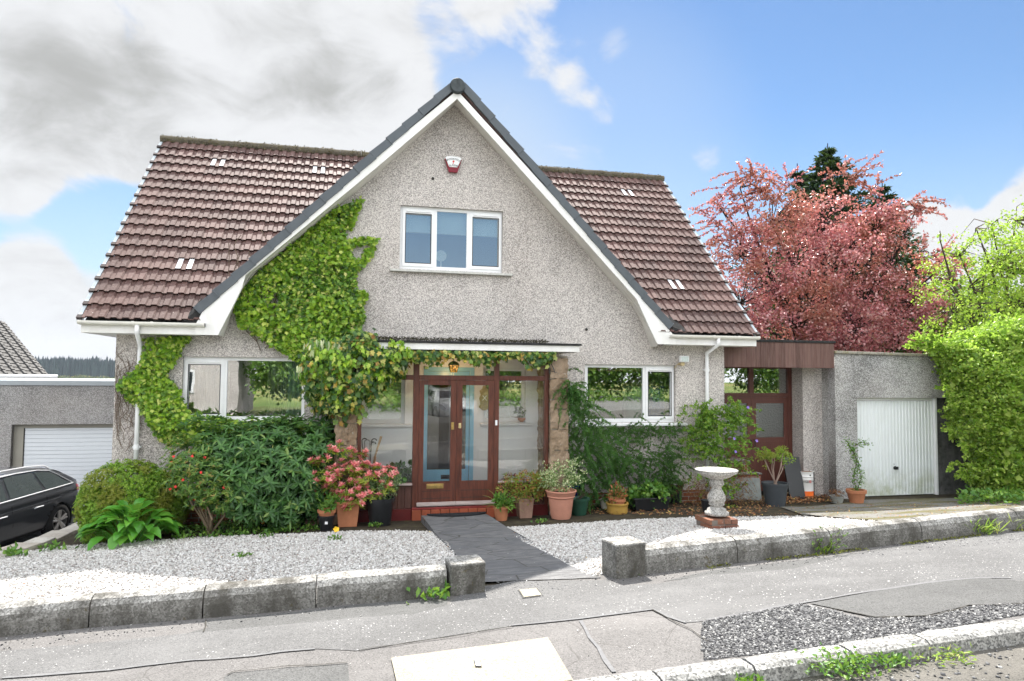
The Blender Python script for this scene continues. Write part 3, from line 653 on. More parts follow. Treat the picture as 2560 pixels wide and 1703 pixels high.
tag(drape([(-13, -9.5), (-5.75, -5.6), (-4.6, -1.6), (-4.4, -.3), (-4.2, .9), (-4.1, 2.6), (-4.0, 12), (-13, 12)], .004, 'driveway', asphalt('dark_driveway', (.06, .06, .062), .0), fn=drivez, step=.25), kind='structure')
# garden surfaces
gl = GP([(0, 1391), (152, 1367), (320, 1356), (543, 1342), (760, 1335), (1000, 1328), (1100, 1332), (1140, 1393), (1200, 1436)])+[(1.15, -5.3), (.3, -5.3), (-.9, -5.2), (-2.9, -4.98), (-5.5, -4.7)]
grp = GP([(1240, 1322), (1400, 1312), (1574, 1301), (1742, 1295), (1857, 1294), (2005, 1292), (2210, 1306)])+[(6.4, -4.75), (5.1, -4.85), (3.9, -4.98), (2.85, -5.05), (2.3, -5.35)]+GP([(1481, 1447), (1380, 1392)])
tag(drape(gl, .003, 'gravel_bed', m_grav_b), kind='structure'); tag(drape(grp, .003, 'gravel_bed', m_grav_b), kind='structure')
tag(drape(GP([(1950, 1268), (2160, 1250), (2700, 1238)])+[(16, 2)]+[(16, -4.1), (8, -4.66), (6.3, -4.75)]+GP([(2200, 1302), (2005, 1287)]), .0035, 'garage_drive', m_drive), kind='structure')
# loose stones
OCT = np.array([(1, 0, 0), (-1, 0, 0), (0, 1, 0), (0, -1, 0), (0, 0, 1), (0, 0, -1)], float); OF = np.array([(0, 2, 4), (2, 1, 4), (1, 3, 4), (3, 0, 4), (2, 0, 5), (1, 2, 5), (3, 1, 5), (0, 3, 5)])
def stones(poly, n, smin, smax, dz, name, mat, fn=gz, flat=.6):
    p = samp_poly(poly, n); s_ = RNG.uniform(smin, smax, (n, 1, 1))*RNG.uniform(.65, 1.3, (n, 1, 3)); s_[..., 2] *= flat
    V = OCT[None]*s_*RNG.uniform(.75, 1.2, (n, 6, 1)); q = RNG.normal(size=(n, 4))*np.array([1, .35, .35, 1]); q /= np.linalg.norm(q, axis=1, keepdims=True)
    w_, x_, y_, z_ = q.T; Rm = np.stack([1-2*(y_*y_+z_*z_), 2*(x_*y_-z_*w_), 2*(x_*z_+y_*w_), 2*(x_*y_+z_*w_), 1-2*(x_*x_+z_*z_), 2*(y_*z_-x_*w_), 2*(x_*z_-y_*w_), 2*(y_*z_+x_*w_), 1-2*(x_*x_+y_*y_)], -1).reshape(-1, 3, 3)
    V = np.einsum('nij,nkj->nki', Rm, V); c = np.stack([p[:, 0], p[:, 1], fn(p[:, 0], p[:, 1])+dz], -1); V = V+c[:, None]
    F_ = (np.arange(n)[:, None, None]*6+OF[None]).reshape(-1, 3); return mesh_np(name, V.reshape(-1, 3), F_, mat)
tag(stones(gl, 42000, .010, .024, .008, 'gravel', m_grav_s), 'pale gravel chippings covering the left front garden', 'gravel', kind='stuff')
tag(stones(grp, 30000, .010, .024, .008, 'gravel', m_grav_s), 'pale gravel chippings round the bird bath right of the path', 'gravel', kind='stuff')
tag(stones(rough_poly, 7000, .006, .016, .008, 'loose_chippings', m_dgrav), 'dark broken chippings where the pavement surface has worn away', 'chippings', kind='stuff')
tag(stones([(.8, KB-.17), (9, KB-.17), (9, -9.3), (.8, -9.3)], 2600, .006, .02, -.097, 'road_grit', m_dgrav), 'loose grit scattered in the road beside the kerb', 'grit', kind='stuff')
tag(stones([(-3, -5.15), (8, -5.0), (8, -5.5), (1, -5.75), (-3, -5.5)], 1500, .004, .012, .008, 'loose_chippings', m_dgrav), 'dark grit lying along the foot of the low garden walls', 'grit', kind='stuff')
# slate path, raised a little at the door
def pathz(X, Y): return gz(X, Y)+.012+.08*sm((np.asarray(Y)+3.3)/2.3)
pp = [(1.06, -1.02), (1.12, -2.4), (1.2, -3.87), (1.24, -5.18), (2.36, -5.42), (2.26, -3.6), (2.14, -2.2), (2.06, -1.02)]
tag(drape(pp, .0, 'path', m_slate, fn=pathz), kind='structure')
pe = MB()
for a, b in zip(pp[:3], pp[1:4]): 
    pe.add([(a[0], a[1], float(pathz(*a))), (b[0], b[1], float(pathz(*b))), (b[0], b[1], float(gz(*b))-.05), (a[0], a[1], float(gz(*a))-.05)], [(0, 1, 2, 3)])
for a, b in zip(pp[4:7], pp[5:8]): 
    pe.add([(a[0], a[1], float(pathz(*a))), (b[0], b[1], float(pathz(*b))), (b[0], b[1], float(gz(*b))-.05), (a[0], a[1], float(gz(*a))-.05)], [(0, 1, 2, 3)])
tag(pe.build('path_edge', m_slate), kind='structure')
# low concrete walls with rounded tops
def lowwall(pts, joints, name, label, back=.22, h=.245):
    c = np.mean(np.array(pts), 0); t = thing(name, label, 'garden wall', (c[0], c[1], float(gz(*c))))
    prof = [(0, -.1), (0, h-.13), (.012, h-.07), (.045, h-.02), (.1, h), (back-.05, h), (back, h-.03), (back, -.1)]
    px = [p[0] for p in pts]; py = [p[1] for p in pts]
    js = [pts[0][0]]+joints+[pts[-1][0]]
    for a, b in zip(js[:-1], js[1:]):
        m = MB(); n_ = max(4, int((b-a)/.12)); rows = []
        for k in range(n_+1):
            X = a+.006+(b-a-.012)*k/n_; Y = float(np.interp(X, px, py)); zb = float(gz(X, Y))
            for d, z in prof: rows.append((X, Y+d+random.gauss(0, .0025), zb+z+random.gauss(0, .002)))
        q = len(prof); m.add(rows, [(i*q+j, (i+1)*q+j, (i+1)*q+j+1, i*q+j+1) for i in range(n_) for j in range(q-1)]+[tuple(range(q)), tuple(range(n_*q, (n_+1)*q))[::-1]])
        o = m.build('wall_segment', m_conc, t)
    return t
lowwall([(-5.6, -4.85), (-2.83, -5.13), (-2.15, -5.19), (-1.22, -5.36), (-.38, -5.49), (.54, -5.57), (.86, -5.53)], [-4.1, -2.15, -1.22, -.28], 'garden_wall', 'low rounded concrete wall along the front of the left gravel garden')
lowwall([(2.82, -5.42), (3.78, -5.32), (5.11, -5.2), (6.47, -5.04), (8.09, -4.87), (10, -4.6), (13, -4.2)], [3.9, 5.1, 6.42, 8.0, 9.6, 11.4], 'garden_wall', 'low rounded concrete wall curving away in front of the bird bath and garage')
def gatepost(name, label, cx_, cy_, wx, wy, h, rz):
    z = float(gz(cx_, cy_)); t = thing(name, label, 'gatepost', (cx_, cy_, z)); m = MB(); nseg = 6
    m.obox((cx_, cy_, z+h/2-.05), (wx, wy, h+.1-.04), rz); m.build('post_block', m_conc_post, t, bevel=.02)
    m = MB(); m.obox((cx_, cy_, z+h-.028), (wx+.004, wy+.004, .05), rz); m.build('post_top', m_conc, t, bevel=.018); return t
gatepost('gatepost', 'squat mossy concrete post at the left side of the slate path entrance', 1.035, -5.42, .32, .29, .295, .08)
gatepost('gatepost', 'stained concrete post with peeling face at the right side of the path entrance', 2.62, -5.36, .33, .3, .345, .16)
# retaining edge beside the sunken drive
rw = thing('retaining_wall', 'rough pale stone edging above the sunken drive beside the parked estate car', 'retaining wall', (-4.6, -1.5, -1))
m = MB(); Y = -7.
while Y < 3:
    Lr = random.uniform(.3, .5); ym = Y+Lr/2; X = float(edgeX(ym))+.03; sl_ = math.atan2(float(edgeX(Y+Lr)-edgeX(Y)), Lr); zt = float(gz(X, ym))
    m.obox((X, ym, zt+.015+random.uniform(-.01, .01)), (random.uniform(.28, .36), Lr-.012, .07), -sl_, .012); Y += Lr
m.build('coping_stone', stone_mat('pale_edge_stone', [(.5, .48, .42), (.42, .4, .36), (.55, .53, .48), (.34, .32, .28)]), rw, bevel=.012)
m = MB(); pts_ = [(float(edgeX(y))-.02, y) for y in np.arange(-7, 9, .5)]
for (a, b), (c_, d) in zip(pts_[:-1], pts_[1:]):
    m.add([(a, b, -1.2), (c_, d, -1.2), (c_, d, float(gz(c_, d))), (a, b, float(gz(a, b))), (a+.2, b, -1.2), (c_+.2, d, -1.2), (c_+.2, d, float(gz(c_, d))-.01), (a+.2, b, float(gz(a, b))-.01)], [(0, 1, 2, 3), (4, 7, 6, 5), (3, 2, 6, 7)])
m.build('wall_face', m_conc, rw)
# ------------------------------------------------------------------ the house
ZR = 7.12; XA = 1.62                       # ridge height, gable apex X
EV = -.40                                  # eaves line
HX0, HX1, HD = -3.62, 6.857, 7.4
house = thing('house', 'pebble dashed detached house with a tall front gable and brown tiled roof', 'house', (1.6, 0, 0))
def XZ(x, y, Y=0.):
    p = P(x, y, Y); return (float(p[0]), float(p[2]))
def cA(*p): return [(180+x/2.904, 320+y/2.904) for x, y in p]
def cB(*p): return [(940+x/2.904, 180+y/2.904) for x, y in p]
def cC(*p): return [(1340+x/3.0155, 380+y/3.0155) for x, y in p]
# window openings (x0,x1,z0,z1) on the facade plane
_a, _b = XZ(1000, 590), XZ(1257, 600); UW = (_a[0], _b[0], XZ(1125, 677)[1], XZ(1125, 520)[1])
_a, _b = XZ(455, 960), XZ(762, 960); LW = (_a[0], _b[0], XZ(600, 1053)[1], XZ(600, 893)[1])
_a, _b = XZ(1462, 980), XZ(1689, 980); RW = (_a[0], _b[0], XZ(1570, 1057)[1], XZ(1570, 912)[1])
PL = (XZ(912, 1000)[0], XZ(1012, 1000)[0], 1.46, 2.42); PR = (2.2, XZ(1313, 1000)[0], 1.47, 2.42)   # little windows inside the porch
_a, _b = XZ(1057, 1100), XZ(1183, 1100); BD = (_a[0], _b[0], .22, 2.42)
def holes(*r): return [rect(*q) for q in r]
wall_out = [(HX0, -.3), (HX1, -.3), (HX1, 2.95), XZ(1627, 862), XZ(1605, 803), XZ(1579, 756), XZ(1539, 708), XZ(1440, 596), XZ(1137, 250), XZ(940, 432), XZ(862, 503), XZ(648, 676), XZ(611, 713), XZ(586, 762), XZ(560, 838), (HX0, 2.95)]
sheet2d([wall_out]+holes(UW, LW, RW, PL, PR, BD), 'Y', 0., .28, 'front_wall', m_harl, house)
m = MB(); m.box(HX0, HX0+.28, .281, HD, -1.3, 3.0); m.box(HX1-.28, HX1, .281, HD, -.3, 3.0); m.box(HX0+.281, HX1-.281, HD-.28, HD, -1.3, 3.0)
for X in (HX0, HX1-.28): m.prism([(X, .3, 3.001), (X, HD-.1, 3.001), (X, 3.6, 6.5)], (.28, 0, 0))
m.build('side_wall', m_harl, house)
# inside: floors, ceilings and room walls so that the glass looks into rooms
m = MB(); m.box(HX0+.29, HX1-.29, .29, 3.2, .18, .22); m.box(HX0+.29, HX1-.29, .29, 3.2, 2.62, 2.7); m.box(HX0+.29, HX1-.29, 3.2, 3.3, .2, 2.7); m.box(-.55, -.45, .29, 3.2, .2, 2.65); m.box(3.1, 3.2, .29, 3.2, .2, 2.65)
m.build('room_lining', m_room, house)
m = MB(); m.box(.3, 3.0, 2.6, 2.7, 2.8, 5.4); m.box(.2, .3, .3, 2.7, 2.8, 5.4); m.box(3.0, 3.1, .3, 2.7, 2.8, 5.4); m.box(.3, 3.0, .3, 2.6, 5.4, 5.5)
m.build('bedroom_lining', plain('pale_blue_room', (.2, .34, .5), .9, .1, .03), house)
def window(parent, op, lights, name='window', cill=None, rec=.07, sash=(), vents=(), pane=m_glass):
    """op: opening; lights: list of (x0,x1,opening?)"""
    x0, x1, z0, z1 = op; fr = MB(); t_ = .055; m_ = []
    loops = [rect(x0+.001, x1-.001, z0+.001, z1-.001)]
    for a, b, s_ in lights: loops.append(rect(a, b, z0+t_+.015, z1-t_))
    f = sheet2d(loops, 'Y', rec, .07, name, m_white, parent, bevel=.006)
    for a, b, s_ in lights:
        if s_:
            e = .052; ztop = z1-t_+.012-(.035 if s_ == 2 else 0)
            sheet2d([rect(a-.012, b+.012, z0+t_+.003, z1-t_+.012), rect(a+e-.012, b-e+.012, z0+t_+.003+e+.01, ztop-e)], 'Y', rec-.014, .06, 'sash', m_white, f, bevel=.007)
            gx = (a+e-.02, b-e+.02, z0+t_+e+.005, ztop-e+.01)
            g = MB()
            for q in (rect(*gx),):
                i_ = rect(gx[0]+.012, gx[1]-.012, gx[2]+.012, gx[3]-.012)
                for k in range(4):
                    A_, B_ = q[k], q[(k+1) % 4]; C_, D_ = i_[(k+1) % 4], i_[k]; g.prism([(A_[0], rec-.0165, A_[1]), (B_[0], rec-.0165, B_[1]), (C_[0], rec-.0165, C_[1]), (D_[0], rec-.0165, D_[1])], (0, .01, 0))
            g.build('gasket', m_black, f)
            if s_ == 2:
                v = MB(); v.box(a+e, b-e, rec-.03, rec-.015, z1-t_-.045, z1-t_-.02); v.build('trickle_vent', m_white, f, bevel=.006)
        g = MB(); g.box(a-.01, b+.01, rec+.022, rec+.028, z0+t_, z1-t_+.01); g.build('pane', pane, f)
    if cill:
        c_ = MB(); c_.prism([(x0-cill[0], -.085, z0-.055), (x0-cill[0], -.085, z0-.02), (x0-cill[0], rec-.002, z0+.0), (x0-cill[0], rec-.002, z0-.055)], (x1-x0+cill[0]+cill[1], 0, 0)); c_.build('sill', cill[2], parent, bevel=.004)
    return f
def ux(x, y, Y=.07): return float(P(x, y, Y)[0])
m_cillstone = plain('painted_stone_sill', (.52, .52, .49), .8, .2, .2, 12)
window(house, UW, [(ux(1008, 590), ux(1083, 590), 2), (ux(1092, 590), ux(1167, 590), 0), (ux(1176, 590), ux(1251, 600), 2)], cill=(.16, .16, m_cillstone))
window(house, LW, [(ux(464, 960), ux(557, 960), 2), (ux(567, 960), LW[1]-.05, 0)])
window(house, RW, [(ux(1469, 960), ux(1607, 960), 0), (ux(1615, 960), ux(1682, 960), 2)], cill=(.2, .2, m_white))
window(house, PL, [(PL[0]+.05, PL[1]-.06, 0)], rec=.03, cill=(.05, .16, m_white)); window(house, PR, [(PR[0]+.05, PR[1]-.06, 0)], rec=.03, cill=(.05, .16, m_white))
# brick plinth
for a, b in ((HX0-.01, -.2), (3.6, HX1+.01)):
    m = MB(); m.box(a, b, -.014, .05, -.3, .19); m.build('brick_plinth', m_brick, house)
m = MB(); m.box(4.55, 4.8, -.02, -.0, .06, .17); [m.box(4.56+.03*k, 4.57+.03*k, -.024, -.019, .07, .16) for k in range(8)]; m.build('air_brick', m_redtile, house)
# painted wall inside the porch
# ------------------------------------------------------------------ roofs
VF = -.46                                            # front of the gable verge
vl0, vl1 = np.array(XZ(486, 769, VF)), np.array(XZ(1126, 206, VF)); vr0, vr1 = np.array(XZ(1683, 811, VF)), np.array(XZ(1164, 206, VF))
kl = (vl1[1]-vl0[1])/(vl1[0]-vl0[0]); kr = (vr1[1]-vr0[1])/(vr1[0]-vr0[0])
def gableZ(X): return np.minimum(vl0[1]+kl*(X-vl0[0]), vr0[1]+kr*(X-vr0[0]))
ZE = 3.08; SL = math.hypot(3.6-EV, ZR-ZE); ds, dn = np.array([0, (3.6-EV)/SL, (ZR-ZE)/SL]), np.array([0, -(ZR-ZE)/SL, (3.6-EV)/SL])
NC = 18; CL = SL/NC; TW = .33
def tile_field(x0, x1, name, side_, gable=True, special=()):
    prof = []
    for r_ in (0, 1):
        b = r_*.165
        prof += [(b+.003, .0), (b+.05, .0), (b+.066, .024), (b+.142, .024), (b+.158, .0)]
    prof.append((.329, .0)); vs, fs, mi = [], [], []; k = len(prof); sp_pts = []
    nt_ = int(round((x1-x0)/TW)); off = (x1-x0)/nt_
    for j in range(NC):
        for i in range(nt_):
            X = x0+i*off
            if (X < XA) != (side_ < 0): continue
            s0 = j*CL-.02; s1 = s0+CL+.03; zc = ZE+(s0+.3)*ds[2]
            if gable and gableZ(np.array(X+.16)) > zc+.12: continue
            spc = any(abs(X+.16-a) < .17 and j == b for a, b in special)
            dj = random.uniform(-.003, .003); base = len(vs)
            for s_, h in ((s0+.06, .0), (s0+.014, .014), (s0, .042), (s1, .004)):
                for u, hh in prof:
                    p = np.array([X+u*off/TW, EV, ZE])+ds*(s_+random.uniform(-.001, .001)+dj)+dn*(h+hh+dj*.5); vs.append(tuple(p))
            for r_ in range(3):
                for q in range(k-1): fs.append((base+r_*k+q, base+r_*k+q+1, base+(r_+1)*k+q+1, base+(r_+1)*k+q)); mi.append(1 if (spc and r_ == 2 and prof[q][1]+prof[q+1][1] > .04) else 0)
    o = mesh_np(name, vs, fs, [m_tile, m_newtile], house, mi=mi); return o
def tile_at(x, y):                                   # (X, course) of a pixel on the main slope
    v = ray(x, y); t = np.dot(np.array([0, EV, ZE])-EYE, dn)/np.dot(v, dn); p = EYE+v*t; return (float(p[0]), int(np.dot(p-np.array([p[0], EV, ZE]), ds)/CL+.03))
spt = [tile_at(562, 408), tile_at(788, 427), tile_at(480, 659), tile_at(1554, 488), tile_at(1665, 711)]
spt = [(a+d, b) for a, b in spt for d in (0,)]
tf = tile_field(-3.97, 7.28, 'roof', -1, special=spt); tf2 = tile_field(-3.97, 7.28, 'roof', 1, special=spt)
m = MB(); lx, rx = vl0[0]+.15, vr0[0]-.15; ly = EV+(vl0[1]+.1-ZE)*(3.6-EV)/(ZR-ZE)
m.add([(-3.95, EV+.03, ZE-.06), (lx-.15, EV+.03, ZE-.06), (lx, ly, vl0[1]), (XA, 3.6, ZR-.06), (-3.95, 3.6, ZR-.06)], [(0, 1, 2, 3, 4)])
m.add([(rx+.15, EV+.03, ZE-.06), (7.26, EV+.03, ZE-.06), (7.26, 3.6, ZR-.06), (XA, 3.6, ZR-.06), (rx, ly, vr0[1])], [(0, 1, 2, 3, 4)])
m.add([(-3.95, 3.6, ZR-.06), (7.26, 3.6, ZR-.06), (7.26, 7.7, ZE-.1), (-3.95, 7.7, ZE-.1)], [(0, 1, 2, 3)])
m.build('roof_underlay', m_felt, tf)
m = MB(); m.prism([(-3.97, 3.64, ZR+.02), (-3.97, 7.8, ZE-.06), (-3.97, 7.8, ZE-.12), (-3.97, 3.64, ZR-.06)], (11.25, 0, 0)); m.build('back_slope', m_tile, tf)
# verge clips at both ends
for X, sgn in ((-4.0, -1), (7.31, 1)):
    m = MB(); d_ = MB()
    for j in range(NC):
        s0 = j*CL; a = np.array([X, EV, ZE])+ds*s0; b = np.array([X, EV, ZE])+ds*(s0+CL*.97)
        for mm_, t0, t1, h0, h1, wd in ((m, .10, 1., -.07, .028, .05),):
            p0 = a+(b-a)*t0; m.prism([p0+dn*h0+np.array([-sgn*.02, 0, 0]), b+dn*h0+np.array([-sgn*.02, 0, 0]), b+dn*.012+np.array([-sgn*.02, 0, 0]), p0+dn*h1+np.array([-sgn*.02, 0, 0])], (sgn*wd, 0, 0))
        d_.prism([a-ds*.03+dn*.0-np.array([sgn*.035, 0, 0]), a+ds*.05+dn*.0-np.array([sgn*.035, 0, 0]), a+ds*.05+dn*.04-np.array([sgn*.035, 0, 0]), a-ds*.03+dn*.05-np.array([sgn*.035, 0, 0])], (sgn*.07, 0, 0))
    m.build('verge_trim', m_lead, tf if X < 0 else tf2); d_.build('verge_edge', plain('dark_tile_edge', (.05, .04, .04), .8), tf if X < 0 else tf2)
mr_ = [MB(), MB()]; q = 0
while q < 25:
    x0 = -4.03+q*.455
    if x0 > 7.2: break
    x1 = min(x0+.45, 7.33); n_ = 10
    if not (.95 < (x0+x1)/2 < 2.25):
        mr_[x0 > XA].tube([(x0+(x1-x0)*k/4, 3.6, ZR+.03+random.gauss(0, .004)) for k in range(5)], [.088]*5, 12)
    q += 1
mr_[0].build('ridge_tiles', m_ridge, tf); mr_[1].build('ridge_tiles', m_ridge, tf2)
c = RNG.uniform(0, 1, (2600, 1)); ang = RNG.uniform(-.6, 3.1, 2600); xx = -4+c[:, 0]*11.3
mc = np.stack([xx, 3.6-np.cos(ang)*.092, ZR+.03+np.sin(ang)*.092], 1); keep = ((mc[:, 0] < .9) | (mc[:, 0] > 2.3)) & (np.sin(mc[:, 0]*3.1)+np.sin(mc[:, 0]*7.7+1) > -1.1)
mc = mc[keep]; leaves('moss', mc, rnd_unit(len(mc)), rnd_unit(len(mc)), RNG.uniform(.015, .04, len(mc)), .025, leafmat('roof_moss', [(0, (.05, .045, .02)), (.6, (.13, .11, .05)), (1, (.28, .24, .15))], .9, .0), tf)
# gable roof slopes
def backY(z): return EV+(z-ZE)*(3.6-EV)/(ZR-ZE)
gr = MB(); ztop = float(P(1144, 214, VF)[2])+.03
for v0, sg in ((vl0, 1), (vr0, -1)):
    zf = v0[1]-.03
    a = [(v0[0]+sg*.03, VF+.05, zf), (XA, VF+.05, ztop), (XA, 3.7, ztop), (v0[0]+sg*.03, backY(zf)+.2, zf)]
    gr.prism(a, (0, 0, -.05))
gr.build('gable_roof', m_tile, house)
def verge_run(v0, v1, nm, n_):
    d = (v1-v0); L = np.linalg.norm(d); d /= L; nrm = np.array([-d[1], d[0]]);
    if nrm[1] < 0: nrm = -nrm
    m = MB(); st = L/n_
    for k in range(n_):
        a = v0+d*(k*st-.012); b = v0+d*((k+1)*st+.01); o0, o1 = .012, -.012; w_ = .132
        pl = [a+nrm*o0, b+nrm*o1, b+nrm*(o1-w_+.012), a+nrm*(o0-w_)]
        yf = VF-.004*(k % 2)
        m.prism([(p[0], yf, p[1]) for p in pl], (0, .16, 0))
        a2, b2 = a+nrm*o0, b+nrm*o1; m.prism([(a2[0], yf+.004, a2[1]), (b2[0], yf+.004, b2[1]), (b2[0], yf+.18, b2[1]+.02), (a2[0], yf+.18, a2[1]+.02)], (0, 0, .012))
        c0, c1 = a+nrm*(o0+.008), a+nrm*(o0-w_-.006); e0, e1 = c0+d*.022, c1+d*.022
        m.prism([(p[0], yf-.007, p[1]) for p in (c0, e0, e1, c1)], (0, .02, 0))
    m.build(nm, m_verge, house, bevel=.006)
verge_run(vl0, vl1, 'verge_tiles', 15); verge_run(vr0, vr1, 'verge_tiles', 15)
m = MB(); m.tube([(XA, VF-.03, ztop-.03), (XA, 1.5, ztop-.03), (XA, 3.75, ztop-.03)], .122, 20); m.build('gable_ridge', m_verge, house)
ap = P(1144, 214, VF-.04); m = MB(); m.tube([(ap[0], VF-.07, ap[2]), (ap[0], VF-.05, ap[2]), (ap[0], VF+.1, ap[2])], [.118, .128, .128], 28); m.tube([(ap[0], VF-.072, ap[2]-.11), (ap[0], VF-.072, ap[2]+.11)], .004, 4); m.build('ridge_end_cap', m_cap, house)
# bargeboards, soffit, fascia
BF = -.44
def Q(l, Y): return [XZ(x, y, Y) for x, y in l]
zb = XZ(545, 838, BF)[1]
lb = Q([(1143, 226), (940, 391), (505, 781), (497, 797), (488, 812)], BF)+[(XZ(488, 812, BF)[0], zb)]+Q([(545, 838), (581, 768), (605, 719), (614, 688), (760, 569), (940, 420), (1143, 247)], BF)
rb_out = Q([(1143, 226), (1440, 552), (1668, 819), (1680, 833)], BF); zbr = zb
rb = rb_out+[(XZ(1690, 850, BF)[0], XZ(1690, 850, BF)[1]), (XZ(1690, 866, BF)[0], zbr)]+Q([(1644, 866), (1625, 821), (1592, 748), (1440, 577), (1143, 247)], BF)
rb[-5] = (rb[-5][0], zbr)
sheet2d([lb], 'Y', BF, .03, 'bargeboard', m_board, house, bevel=.004); sheet2d([rb], 'Y', BF+.001, .03, 'bargeboard', m_board, house, bevel=.004)
def strip(A, B, ya, yb, nm, mat, drop=.0):
    m = MB(); A = [(x, ya, z) for x, z in A]; B = [(x, yb, z) for x, z in B]
    for a, b, c_, d in zip(A[:-1], A[1:], B[1:], B[:-1]): m.add([a, b, c_, d], [(0, 1, 2, 3)])
    # fine grooves of the panelled soffit: two thin lips along the run
    for f_ in (.33, .66):
        for a, b, c_, d in zip(A[:-1], A[1:], B[1:], B[:-1]):
            p0 = np.array(a)+(np.array(d)-np.array(a))*f_; p1 = np.array(b)+(np.array(c_)-np.array(b))*f_; m.tube([p0, p1], .006, 4, cap=False)
    return m.build(nm, mat, house)
strip(Q([(1143, 247), (940, 420), (760, 569), (614, 688), (605, 719), (581, 768), (545, 838)], BF+.03), Q([(1137, 262), (940, 439), (800, 556), (648, 679), (610, 717), (586, 765), (559, 843)], -.003), BF+.03, -.003, 'soffit', m_soffit)
strip(Q([(1143, 247), (1440, 577), (1592, 748), (1608, 784), (1625, 821), (1644, 866)], BF+.03), Q([(1137, 262), (1440, 603), (1539, 716), (1579, 762), (1605, 809), (1627, 868)], -.003), BF+.03, -.003, 'soffit', m_soffit)
fx0, fx1 = -3.98, XZ(495, 820, BF)[0]; gx0, gx1 = XZ(1686, 850, BF)[0], 7.29
zt_ = ZE-.07
for a, b, nm in ((fx0, fx1, 'fascia'), (gx0, gx1, 'fascia')):
    m = MB(); m.box(a, b, EV-.005, EV+.02, zb, zt_+.02); m.box(a, b, EV+.021, -.002, zb, zb+.02)
    if a < 0: m.box(a, a+.02, EV+.022, .6, zb+.021, zt_+.05); m.box(a+.021, HX0-.002, 0, 1.2, zb, zb+.02)
    else: m.box(b-.02, b, EV+.022, .6, zb+.021, zt_+.05); m.box(HX1+.002, b-.021, 0, 1.2, zb, zb+.02)
    m.build(nm, m_board, house, bevel=.004)
def gutter(a, b, nm):
    m = MB(); y0, z0, r_ = EV-.062, ZE-.035, .056; n_ = 12
    for x0, x1 in ((a, b),):
        pr_ = [(y0+r_*math.cos(t), z0+r_*math.sin(t)) for t in np.linspace(math.pi, 2*math.pi, n_)]; pi_ = [(y0+(r_-.006)*math.cos(t), z0+(r_-.006)*math.sin(t)) for t in np.linspace(2*math.pi, math.pi, n_)]
        m.prism([(x0, y, z) for y, z in pr_+pi_], (x1-x0, 0, 0))
        for X in (x0, x1-.006): m.prism([(X, y, z) for y, z in pr_], (.006, 0, 0))
    m.build(nm, m_gutter, house)
    m = MB()
    for X in ([a+.02, (a+b)/2-.14, (a+b)/2+.12, b-.03] if a < 0 else [a+.02, a+.85, b-.45, b-.05]):
        pr_ = [(y0+(r_+.005)*math.cos(t), z0+(r_+.005)*math.sin(t)) for t in np.linspace(math.pi*.97, 2*math.pi, n_)]; m.prism([(X, y, z) for y, z in pr_], (.03, 0, 0))
    m.build('gutter_bracket', m_gutter, house)
gutter(-4.0, XZ(513, 805, EV-.06)[0], 'gutter'); gutter(XZ(1674, 838, EV-.06)[0], 7.31, 'gutter')
def downpipe(pts, coll, zbot):
    m = MB(); m.tube(pts+[(pts[-1][0], pts[-1][1], zbot)], .034, 14); o = m.build('downpipe', m_white, house, smooth=True)
    c_ = MB(); 
    for p, q in ((pts[0], pts[1]), (pts[1], pts[2])): pass
    for X, Y, Z in coll: c_.tube([(X, Y, Z-.035), (X, Y, Z+.035)], .043, 14); c_.box(X-.055, X+.055, Y, 0, Z-.012, Z+.012)
    c_.build('pipe_bracket', m_white, o)
p0 = P(343, 806, EV-.062); p2 = P(350, 868, -.07)
downpipe([(p0[0], EV-.062, ZE-.07), (p0[0], EV-.062, ZE-.2), (p2[0], -.07, p2[2]+.03), (p2[0], -.07, p2[2]-.06)], [(p2[0], -.07, float(P(349, 958, 0)[2])), (p2[0], -.07, float(P(347, 1117, 0)[2]))], -.1)
p0 = P(1796, 847, EV-.062); p2 = P(1767, 886, -.07)
downpipe([(p0[0], EV-.062, ZE-.07), (p0[0], EV-.062, ZE-.19), (p2[0], -.07, p2[2]+.02), (p2[0], -.07, p2[2]-.07)], [(p2[0], -.07, float(P(1767, 925, 0)[2]))], -.0)
# lead apron where the eaves tiles meet the gable foot
m = MB(); a = P(495, 790, EV-.02); b = P(455, 800, EV-.02)
m.add([(a[0]+.03, EV-.02, a[2]+.12), (a[0]+.05, EV-.02, ZE-.02), (b[0], EV-.03, ZE-.01), (a[0], EV+.25, a[2]+.32)], [(0, 2, 1), (0, 3, 2)]); m.build('lead_apron', m_felt, house)
m = MB(); a = P(1686, 825, EV-.02); m.add([(a[0]-.05, EV-.02, a[2]+.06), (a[0]-.03, EV-.02, ZE-.02), (a[0]+.35, EV-.03, ZE-.01), (a[0]+.0, EV+.25, a[2]+.3)], [(0, 1, 2), (0, 2, 3)]); m.build('lead_apron', m_felt, house)
# small vent holes in the harling
m = MB()
for x, y in ((1082, 447), (1466, 824)):
    p = P(x, y, 0); m.tube([(p[0], -.012, p[2]), (p[0], .02, p[2])], .026, 12)
m.build('wall_vent', m_dark, house)
